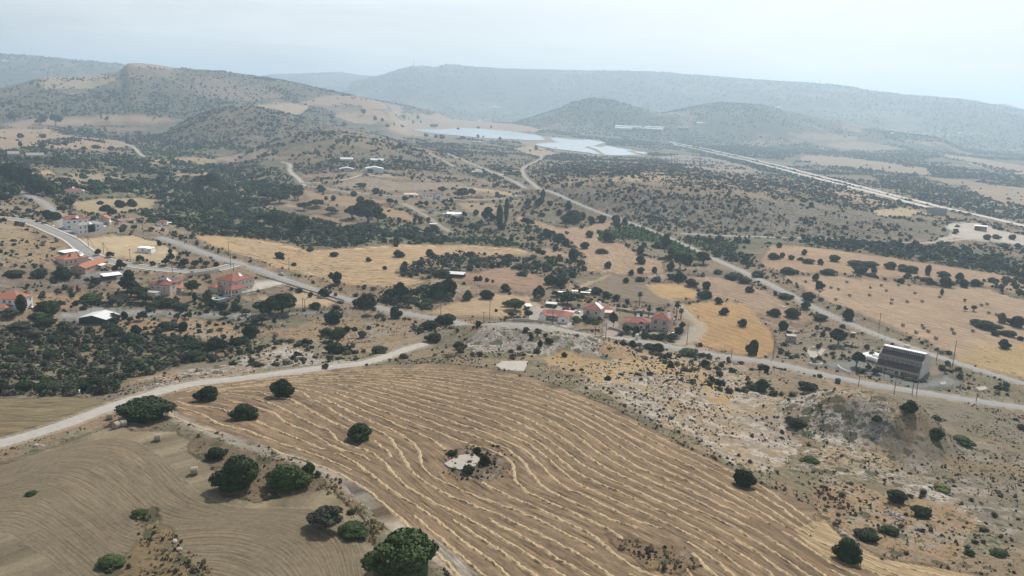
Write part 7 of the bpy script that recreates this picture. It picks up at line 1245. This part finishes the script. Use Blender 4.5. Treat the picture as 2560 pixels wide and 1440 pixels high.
x, y, z, mpp, _ = px_frame(1379, 767); r = thing_empty('garden_hut', (x, y, z), R(-10)); b = MB(); b.box(-3, 3, -2, 2, -.4, 2.4); b.build('wall', M_DGREEN, r); b = MB(); gable(b, -3, 3, -2, 2, 2.42, .6, 'x', .3); b.build('roof', M_WHITE, r); tag(r, 'teal hut with white roof beside the car yard', 'hut')
for i, (px, py, w_) in enumerate(((1403, 740, 20), (1437, 737, 16), (1468, 735, 19), (1463, 741, 24), (1444, 747, 6))):
    x, y, z, mpp, _ = px_frame(px, py); W_ = w_*mpp; r = thing_empty('garden_canopy', (x, y, z), R(-6)); b = MB(); b.box(-W_/2, W_/2, -1.6, 1.6, 2.6, 2.75); b.build('roof', M_WHITE, r)
    for sx in (-1, 1):
        for sy in (-1, 1): b = MB(); b.box(sx*W_*.46-.06, sx*W_*.46+.06, sy*1.4-.06, sy*1.4+.06, -.3, 2.6); b.build('post', M_METAL, r)
    tag(r, ['left white canopy among the orchard behind the cars', 'second white canopy in the orchard behind the cars', 'upper white canopy behind the cream house', 'lower wide white canopy behind the cream house', 'tiny white canopy behind the red and black cars'][i], 'canopy')
# lying pipes on the rock left of the centre slab omitted where only a line; stone cairn on the right slope
for px, py, n_, rad, lab in ((2232, 1290, 60, 2.6, 'pile of pale field stones on the right slope'),):
    x, y, z, mpp, _ = px_frame(px, py); b = MB(); rg = random.Random(4)
    for i in range(n_): V, F = ico(0); a = rg.random()*6.28; q = rad*math.sqrt(rg.random()); s_ = rg.uniform(.15, .45); b.add(np.array(V)*[s_, s_*rg.uniform(.6, 1), s_*.7]+[q*math.cos(a), q*math.sin(a), .45*(1-q/rad)+.1], F)
    tag(b.build('stone_pile', M_SLAB, None, (x, y, z)), lab, 'stone pile')
for i, (px, py) in enumerate(((2109, 1337), (90, 1115), (437, 1355), (447, 1376), (1000, 1441-12))):
    x, y, z, mpp, _ = px_frame(px, py); b = MB(); V, F = ico(1); V = V*(1+.25*fbm(V[:, 0]*3, V[:, 1]*3+i, 2, i))[:, None]; b.add(V*[.75, .5, .35]+[0, 0, .2], F); tag(b.build('white_stone', M_SLAB, None, (x, y, z), i), ['white stone at the right edge of the striped field', 'white stone beside the gravel track', 'upper white stone on the weedy bank at lower left', 'lower white stone on the weedy bank at lower left', 'pale stone beside the large round bush at the bottom'][i], 'stone')
# utility poles
POLES = "221 617 218 590;259 632 257 606;326 656 324 622;85 549 84 527;282 556 281 541;358 584 356 558;462 612 461 586;572 637 570 604;577 670 575 625;431 685 429 645;179 535 178 514;150 515 149 490;584 677 583 657;723 675 722 645;846 720 845 697;757 776 756 745;762 777 761 747;1102 787 1102 734;1224 797 1224 752;1209 810 1209 780;1381 812 1382 762;1488 842 1489 815;1514 846 1516 806;1717 861 1720 811;1932 897 1938 849;2197 823 2202 782;2381 917 2389 850;2341 902 2344 872;2210 936 2213 897;2235 985 2240 944;2280 986 2287 918;2291 986 2298 920;2146 966 2149 940;2440 1004 2443 989;2045 753 2048 726;1828 896 1833 871;1070 520 1069 508;970 492 970 480;1250 494 1250 484;754 465 753 449;735 458 734 444"
pole_n = 0; polm = {}
for q in POLES.split(';'):
    bx, by, tx, ty = map(float, q.split()); x, y, z, mpp, dip = px_frame(bx, by); az, slp = ray(tx, ty); d = math.hypot(x, y); Hh = CAMZ+d*slp-z; Hh = min(max(Hh, 4), 14); key = round(Hh*2)/2
    if key not in polm:
        a = MB(); a.tube([(0, 0, -.5), (0, 0, key*.5), (0, 0, key)], [.17, .145, .12], 7); m1 = a.build('shaft', M_WOOD); a = MB(); a.box(-.95, .95, -.07, .07, key-.45, key-.3); m2 = a.build('crossarm', M_WOOD); a = MB()
        for xx in (-.85, 0, .85): a.tube([(xx, 0, key-.3), (xx, 0, key-.05)], [.06, .04], 5)
        m3 = a.build('insulators', M_CONC); polm[key] = (m1.data, m2.data, m3.data); [bpy.data.objects.remove(o) for o in (m1, m2, m3)]
    r = thing_empty('utility_pole', (x, y, z), R(random.uniform(20, 60))); s_, c_, i_ = (put(nm, me, r) for nm, me in zip(('shaft', 'crossarm', 'insulators'), polm[key])); r['category'] = 'pole'; r['group'] = 'wooden utility poles'; THINGS.append((r, bx, (by+ty)/2, 'thin wooden utility pole', 3, 'P'))
    if (bx, by) in ((221, 617), (259, 632)): st = MB(); st.tube([(0, 0, key*.95), (3.2, -1.5, -.3)], [.09, .09], 5); st.build('stay', M_WOOD, r)
for px, py, h_, lab in ((1035.5, 167, 18, 'tall lattice mast on the left summit of the big ridge'), (2048.5, 213, 15, 'thin lattice mast on the right part of the ridge'), (1059, 167, 5, 'small mast beside the tall one on the ridge summit')):
    x, y, z, mpp, _ = px_frame(px, py+3); r = thing_empty('lattice_mast', (x, y, z)); Hh = h_*mpp*1.0+8; b = MB(); w0, w1 = Hh*.09, Hh*.012
    for sx, sy in ((1, 1), (1, -1), (-1, 1), (-1, -1)): b.tube([(sx*w0, sy*w0, -4), (sx*w1, sy*w1, Hh)], [Hh*.012, Hh*.008], 4)
    b.build('legs', M_METAL, r); b = MB(); k = 7
    for i in range(k):
        a0 = i/k; a1 = (i+1)/k; u0 = w0+(w1-w0)*a0; u1 = w0+(w1-w0)*a1
        for sg in (1, -1): b.tube([(-u0*sg, -u0, a0*Hh), (u1*sg, -u1, a1*Hh)], [Hh*.005]*2, 4); b.tube([(-u0*sg, u0, a0*Hh), (u1*sg, u1, a1*Hh)], [Hh*.005]*2, 4)
    b.build('bracing', M_METAL, r); tag(r, lab, 'mast')
# transformer on the twin poles by the mill
# fences along the straight road and the mill yard
def fence(pl, lab, step=4.5, h=1.35):
    q = resample(to_w(P2(pl)), 1.0); s = np.concatenate([[0], np.cumsum(np.hypot(*(q[1:]-q[:-1]).T))]); t = np.arange(0, s[-1], step); P_ = np.stack([np.interp(t, s, q[:, 0]), np.interp(t, s, q[:, 1])], 1); z = ground(P_[:, 0], P_[:, 1]); r = thing_empty('wire_fence', (0, 0, 0)); tag(r, lab, 'fence')
    me = None
    for (x, y), zz in zip(P_, z):
        if me is None: b = MB(); b.tube([(0, 0, -.3), (0, 0, h)], [.075, .075], 5); o = b.build('post', M_FENCE, r); me = o.data
        else: o = put('post', me, r)
        o.location = (x, y, zz)
    b = MB()
    for k in (.5, .95, 1.3):
        for i in range(len(P_)-1): b.tube([(*P_[i], z[i]+k), (*P_[i+1], z[i+1]+k)], [.018, .018], 3)
    b.build('wire', M_METAL, r)
fence("2040 768;2100 800;2130 820;2180 838;2225 856", 'wire fence with posts along the near side of the straight road'); fence("2340 899;2380 914;2440 930;2500 950;2556 969", 'wire fence between the mill yard and the straight road'); fence("2380 968;2420 985;2480 998;2550 1010", 'wire fence between the mill yard and the country road')
fence("1932 880;1945 862;1955 845", 'short wire fence beside the orange field')
# vehicles
CARC = {}
def carmat(name, col):
    if name not in CARC: CARC[name] = smat(name+'_car_paint', col, .3, .04, 2, spec=.5)
    return CARC[name]
def car(px, py, rz, colname, col, lab, kind='car', group=None, sc=1.0):
    x, y, z, mpp, _ = px_frame(px, py); r = thing_empty({'car': 'parked_car', 'pickup': 'pickup_truck', 'van': 'van', 'drive': 'car', 'truck': 'truck'}[kind], (x, y, z+.05), R(rz)); m = carmat(colname, col); L2, W2 = 2.2, .88; b = MB()
    if kind == 'truck': b.box(-4, 4, -1.2, 1.2, .9, 3.6); b.build('cargo_box', m, r); b = MB(); b.box(4.1, 6, -1.15, 1.15, .5, 2.9); b.build('cab', M_WHITE, r); ws = (-3, -1.8, 4.9)
    else:
        prof = [(-L2, .35), (-L2, .85), (-L2+.25, .95), (.9, .98), (L2-.1, .78), (L2, .6), (L2, .35)]; b.prism([(p, q) for p, q in prof], -W2, W2, 'y'); b.build('body', m, r)
        if kind == 'pickup': cp = [(-.5, .97), (-.35, 1.6), (.75, 1.62), (1.25, .97)]
        elif kind == 'van': cp = [(-2.1, .97), (-2.0, 1.9), (1.0, 1.85), (1.6, .97)]
        else: cp = [(-1.9, .96), (-1.45, 1.42), (.25, 1.45), (1.1, .97)]
        b = MB(); b.prism(cp, -.74, .74, 'y'); b.build('windows', M_GLASS, r); b = MB(); b.prism([(cp[1][0]+.05, cp[1][1]-.02), (cp[2][0]-.05, cp[2][1]-.02), (cp[2][0]-.1, cp[2][1]+.05), (cp[1][0]+.1, cp[1][1]+.05)], -.72, .72, 'y'); b.build('roof', m, r); ws = (-1.35, 1.35)
    for wx in ws:
        for sy in (-1, 1): b = MB(); b.tube([(wx, sy*(.7 if kind != 'truck' else 1.0), .32), (wx, sy*(.9 if kind != 'truck' else 1.22), .32)], [.33, .33], 12); b.build('wheel', M_TYRE, r)
    if sc != 1: r.scale = (sc, sc, sc)
    tag(r, lab, 'truck' if kind == 'truck' else 'car', group); return r
BLK, WHT, SIL, RED, BLU = (.02, .02, .025), (.75, .75, .73), (.45, .46, .47), (.22, .025, .03), (.06, .12, .28)
car(703, 688, 155, 'beige', (.55, .5, .42), 'beige hatchback driving on the country road', 'drive')
car(97, 555, 8, 'black', BLK, 'black car parked left of another black car on the village street'); car(112, 560, 0, 'black', BLK, 'black estate car parked between a black car and a white one'); car(128, 566, -5, 'white', WHT, 'white car parked right of two black cars on the village street')
car(1415, 774, 0, 'dark_red', RED, 'dark red car in the yard behind the low red roofs'); car(1436, 774, -3, 'black', BLK, 'black car between the dark red and the white car'); car(1442, 782, -20, 'white', WHT, 'white car nearest the cream two storey house')
car(220, 701, -8, 'black', BLK, 'black pickup parked below the peach walled bungalow', 'pickup'); car(263, 676, 12, 'dark_grey', (.08, .085, .09), 'dark pickup with open bed beside the bungalow', 'pickup'); car(647, 760, 8, 'black', BLK, 'black car parked under the tree left of the big roadside bushes'); car(74, 771, 0, 'white', WHT, 'white car half hidden behind the pink bush')
car(1049, 518, -25, 'dark_grey', (.08, .085, .09), 'dark car with white bonnet parked under two small trees'); car(1069, 526, 0, 'silver', SIL, 'silver car parked on the depot lane'); car(1084, 528, -5, 'white', WHT, 'white van on the depot lane', 'van'); car(1078, 533, 15, 'silver', SIL, 'silver car in front of the white van'); car(1102, 539, 10, 'silver', SIL, 'silver hatchback beside the white truck'); car(1112, 540, 60, 'white', WHT, 'white box truck parked against the depot', 'truck', sc=.7); car(1128, 529, 0, 'black', BLK, 'black car behind the depot roof'); car(1120, 557, 0, 'blue', BLU, 'blue car below the depot'); car(1054, 496, 0, 'silver', SIL, 'silver car on the lane in front of the white farmhouse', 'drive'); car(1020, 496, 0, 'black', BLK, 'black car in front of the garage')
car(1684, 838, 10, 'white', WHT, 'white car half under the hedge of the corner house'); car(398, 567, 0, 'silver', SIL, 'silver car beside the tiny white cottage'); car(1968, 862-4, 0, 'black', BLK, 'black van beside the block hut', 'van') if 0 else None
HWC = [(1750, 368.5, 'red', (.5, .06, .03), 'truck'), (1790, 378, 'white', WHT, 'van'), (1825, 387, 'silver', SIL, 'drive'), (1841, 390, 'white', WHT, 'truck'), (1891, 402, 'white', WHT, 'truck'), (1925, 412, 'white', WHT, 'truck'), (2002, 431, 'white', WHT, 'van'), (2042, 442, 'silver', SIL, 'drive'), (2098, 456, 'white', WHT, 'van'), (2087, 459, 'silver', SIL, 'drive'), (2149, 469, 'silver', SIL, 'drive'), (2170, 475, 'white', WHT, 'drive'), (2219, 487, 'blue', BLU, 'van'), (2529, 560, 'white', WHT, 'drive')]
for px, py, cn, cc, kd in HWC:
    o = car(px, py, -62, cn, cc, '', kd, 'vehicles on the motorway'); o.location.z += .3; THINGS.append((o, px, py, f"{cn} {'truck' if kd == 'truck' else 'van' if kd == 'van' else 'car'} on the motorway", 5, 'V'))
# ------------------------------------------------------------------ labels: each names its thing by look and by what it stands next to
LM = [(360, 1030, 'the largest bush where gravel tracks meet'), (130, 1080, 'the gravel track'), (700, 975, 'the left end of the striped field'), (900, 1080, 'the middle of the striped field'), (1160, 1155, 'the weedy pit with the slab'), (650, 1200, 'the bush pair in the lower left field'), (860, 1320, 'the hedge bank of the lower field'), (1010, 1410, 'the big bright bush at the bottom'),
 (340, 1285, 'the weedy bank at lower left'), (300, 1065, 'the bales under the largest bush'), (485, 1180, 'the lower left field'), (1850, 1200, 'the right edge of the striped field'), (2115, 1390, 'the lower right field corner'), (2240, 1250, 'the stone pile on the right slope'), (2340, 1110, 'the grey slope at right'), (1900, 960, 'the limestone slope'), (2180, 1000, 'the grey mound'), (1550, 940, 'the yellow grass slope'), (1650, 870, 'the road bend below the corner house'), (1880, 870, 'the lower tip of the orange field'),
 (1800, 790, 'the orange field'), (1360, 860, 'the rocky knoll'), (1120, 830, 'the road end of the gravel track'), (1100, 880, 'the foot of the rocky knoll'), (835, 830, 'the green clump below the road'), (950, 880, 'the middle of the gravel track'), (900, 770, 'the roadside big bush'), (700, 770, 'the big bushes by the villa lot'), (760, 740, 'the pale lot below the road'), (1060, 750, 'the grove behind the road'), (1220, 745, 'the pale sandy lot'), (700, 645, 'the left end of the golden field'), (850, 650, 'the middle of the golden field'), (1000, 630, 'the right of the golden field'), (840, 700, 'the lower edge of the golden field'), (1110, 690, 'the field shelter'), (1200, 690, 'the reddish field'), (1360, 700, 'the right of the reddish field'), (1340, 740, 'the trees by the sandy lot'), (1290, 780, 'the fresh green tree by the road'), (1430, 745, 'the orchard canopies'), (1480, 800, 'the cream two storey house'), (1390, 795, 'the low red roofed house'), (1600, 830, 'the corner house wing'), (1690, 800, 'the corner house palms'), (1600, 750, 'the lone palm'),
 (2040, 715, 'the left corner of the hay field'), (2120, 790, 'the hay field lower edge'), (2010, 765, 'the straight road bend'), (1950, 790, 'the dry strip by the straight road'), (2095, 850, 'the tall yard tree'), (2150, 920, 'the mill gate'), (2260, 950, 'the mill front'), (2510, 860, 'the right end of the hay field'), (2440, 820, 'the hay field thicket'), (2010, 650, 'the upper brown field left'), (2150, 675, 'the upper brown field middle'), (2260, 690, 'the top edge of the hay field'), (2400, 710, 'the far right hay field edge'), (2420, 770, 'the small olives in the hay field'), (2300, 760, 'the centre of the hay field'), (2200, 730, 'the left centre of the hay field'), (2350, 830, 'the lower hay field'), (1940, 640, 'the left tip of the brown field'), (1750, 650, 'the straight road by the reeds'), (1690, 670, 'the olive trees below the reeds'), (1610, 640, 'the reed bed'), (1600, 680, 'the lower fan field'), (1510, 630, 'the centre of the fan field'), (1420, 610, 'the left thicket of the fan field'), (1350, 620, 'the small clearing left of the fan field'), (1340, 560, 'the stream trees by the lane'), (1440, 550, 'the trees under the road junction'), (1360, 510, 'the road junction'), (1540, 560, 'the top of the fan field'), (1640, 700, 'the small orange field'), (1760, 730, 'the hedge right of the small orange field'), (1860, 700, 'the roadside hedge'),
 (1260, 530, 'the tall cypress'), (1220, 550, 'the tall tree by the cypress'), (1150, 545, 'the white roofed depot'), (1110, 510, 'the trees above the depot'), (1060, 550, 'the tree row below the depot'), (1010, 505, 'the lane corner'), (1150, 490, 'the white farmhouse trees'), (980, 550, 'the two small trees left of the tree row'), (910, 500, 'the terraced fields'), (800, 495, 'the upper terraced field'), (900, 460, 'the farm shed slope'), (920, 550, 'the big dark stream tree'), (700, 560, 'the big green stream trees'), (760, 590, 'the dark tall stream tree'), (720, 490, 'the trees below the pale dirt track'), (780, 525, 'the thicket by the terraces'), (527, 460, 'the large tree in the left valley'), (60, 460, 'the dark pine grove at left'), (150, 520, 'the upper village street'), (130, 550, 'the parked cars in the village'), (290, 520, 'the field above the village'), (240, 560, 'the grey roofed house'), (60, 690, 'the bank at the left edge'), (150, 680, 'the orange roofed bungalows'), (290, 670, 'the yard right of the bungalows'), (360, 660, 'the street below the white building'), (470, 660, 'the tree row on the village street'), (420, 630, 'the pale lot of the white building'), (260, 630, 'the village stay poles'), (330, 710, 'the tall tree by the beige house'), (430, 760, 'the hedge under the beige house'), (490, 715, 'the beige house with panels'), (560, 770, 'the bank below the villa'), (220, 750, 'the parking strip at left'), (60, 750, 'the house at the left edge'), (120, 780, 'the pink bush'), (330, 800, 'the green shed'), (420, 810, 'the olive row right of the shed'), (460, 840, 'the ochre bank'), (590, 790, 'the olives on the lower lane'), (320, 850, 'the upper scrub'), (80, 860, 'the left scrub'), (500, 900, 'the scrub edge by the rocks'), (200, 980, 'the lower scrub edge'), (630, 840, 'the bank left of the green clump'),
 (2480, 590, 'the quarry yard'), (2340, 510, 'the grey billboard'), (2220, 510, 'the motorway hedge'), (2010, 500, 'the top of the rocky slope'), (317, 350, 'the far cypress by the white lane'), (160, 275, 'the pair of far cypresses'), (253, 290, 'the lone far cypress'), (50, 270, 'the far left fields'), (120, 310, 'the far left grove'), (80, 350, 'the far bale field edge'), (200, 360, 'the far bale field'), (270, 370, 'the right of the far bale field'), (1010, 375, 'the knoll top'), (1200, 345, 'the house by the solar park'), (1340, 370, 'the solar park tip'), (1080, 340, 'the left end of the solar park'), (850, 300, 'the far pale fields at left'), (950, 295, 'the far pale fields'), (1040, 305, 'the far pale fields above the solar park'), (1800, 375, 'the far end of the motorway'), (2000, 430, 'the middle of the motorway'), (2180, 470, 'the motorway before the billboard'), (1950, 265, 'the far hilltop'), (2300, 335, 'the far plain under the ridge'), (2420, 340, 'the far right plain'), (0, 160, 'the far left ridge'), (580, 650, 'the street corner by the road'), (1510, 830, 'the road by the corner house'), (1220, 780, 'the sandy lot poles'), (760, 760, 'the twin poles'), (2390, 880, 'the straight road end'), (2285, 950, 'the mill front poles'), (1130, 380, 'the dirt path')]
def rel_words(dx, dy):
    r_ = math.hypot(dx, dy)
    if r_ < 14: return 'at'
    a = math.degrees(math.atan2(-dy, dx)) % 360
    return ['right of', 'behind and right of', 'behind', 'behind and left of', 'left of', 'in front and left of', 'in front of', 'in front and right of'][int((a+22.5)//45) % 8]
def size_word(w, k):
    if k in 'BPHVc': return ''
    return 'large ' if w > 60 else ('small ' if w < 20 else ('tiny ' if w < 10 else ''))
from collections import defaultdict
cand = []
for t in THINGS:
    o, px, py, words, w_, k = t
    near = sorted((((px-a)**2+((py-b)*1.3)**2, n, px-a, py-b) for a, b, n in LM))[:1][0]
    cand.append([o, px, py, words, w_, k, near])
grp = defaultdict(list)
for c in cand: grp[(size_word(c[4], c[5])+c[3], rel_words(c[6][2], c[6][3]), c[6][1])].append(c)
SHORT = {'in front and left of': 'front left of', 'in front and right of': 'front right of', 'behind and right of': 'rear right of', 'behind and left of': 'rear left of'}
for (wd, rel, lm), L_ in grp.items():
    rel = SHORT.get(rel, rel)
    if len(L_) == 1: L_[0][0]['label'] = f"{wd} {rel} {lm}"; continue
    L_.sort(key=lambda c: (c[1], c[2])); n = len(L_)
    rk = {2: ['left', 'right'], 3: ['left', 'middle', 'right']}.get(n) or ['leftmost']+[ORD[i+1]+' from left' for i in range(1, n-1)]+['rightmost']
    for c, q in zip(L_, rk):
        s_ = f"{wd} {rel} {lm}, {q} of {['', '', 'two', 'three', 'four', 'five', 'six', 'seven', 'eight', 'nine', 'ten'][min(n, 10)]}"
        if len(s_.split()) > 16: s_ = f"{wd} {rel} {lm}, {q}"
        c[0]['label'] = s_
for o, *_r in THINGS_W:
    if len(o['label'].split()) > 16: o['label'] = o['label'].replace('from the stony slope ', '').replace('from the stream ', '')
# ------------------------------------------------------------------ haze
HZ = 1; HAZE_D = .00016
if HZ:
    hm = bpy.data.materials.new('haze'); hm.use_nodes = True; ht = hm.node_tree; ht.nodes.clear()
    pv = ht.nodes.new('ShaderNodeVolumePrincipled'); pv.inputs['Color'].default_value = (.60, .80, 1, 1); pv.inputs['Density'].default_value = HAZE_D; pv.inputs['Anisotropy'].default_value = .45
    ho = ht.nodes.new('ShaderNodeOutputMaterial'); ht.links.new(pv.outputs[0], ho.inputs['Volume'])
    x0, x1, y0, y1, z0, z1 = -9300, 9300, -60, 12600, float(H.min())-1, float(max(H.max(), CAMZ))+30
    V = [(x, y, z) for z in (z0, z1) for y in (y0, y1) for x in (x0, x1)]
    hz = new_mesh_obj('haze', V, [(0, 2, 3, 1), (4, 5, 7, 6), (0, 1, 5, 4), (2, 6, 7, 3), (0, 4, 6, 2), (1, 3, 7, 5)], hm); hz['kind'] = 'stuff'; hz['label'] = 'pale blue summer haze filling the valley'
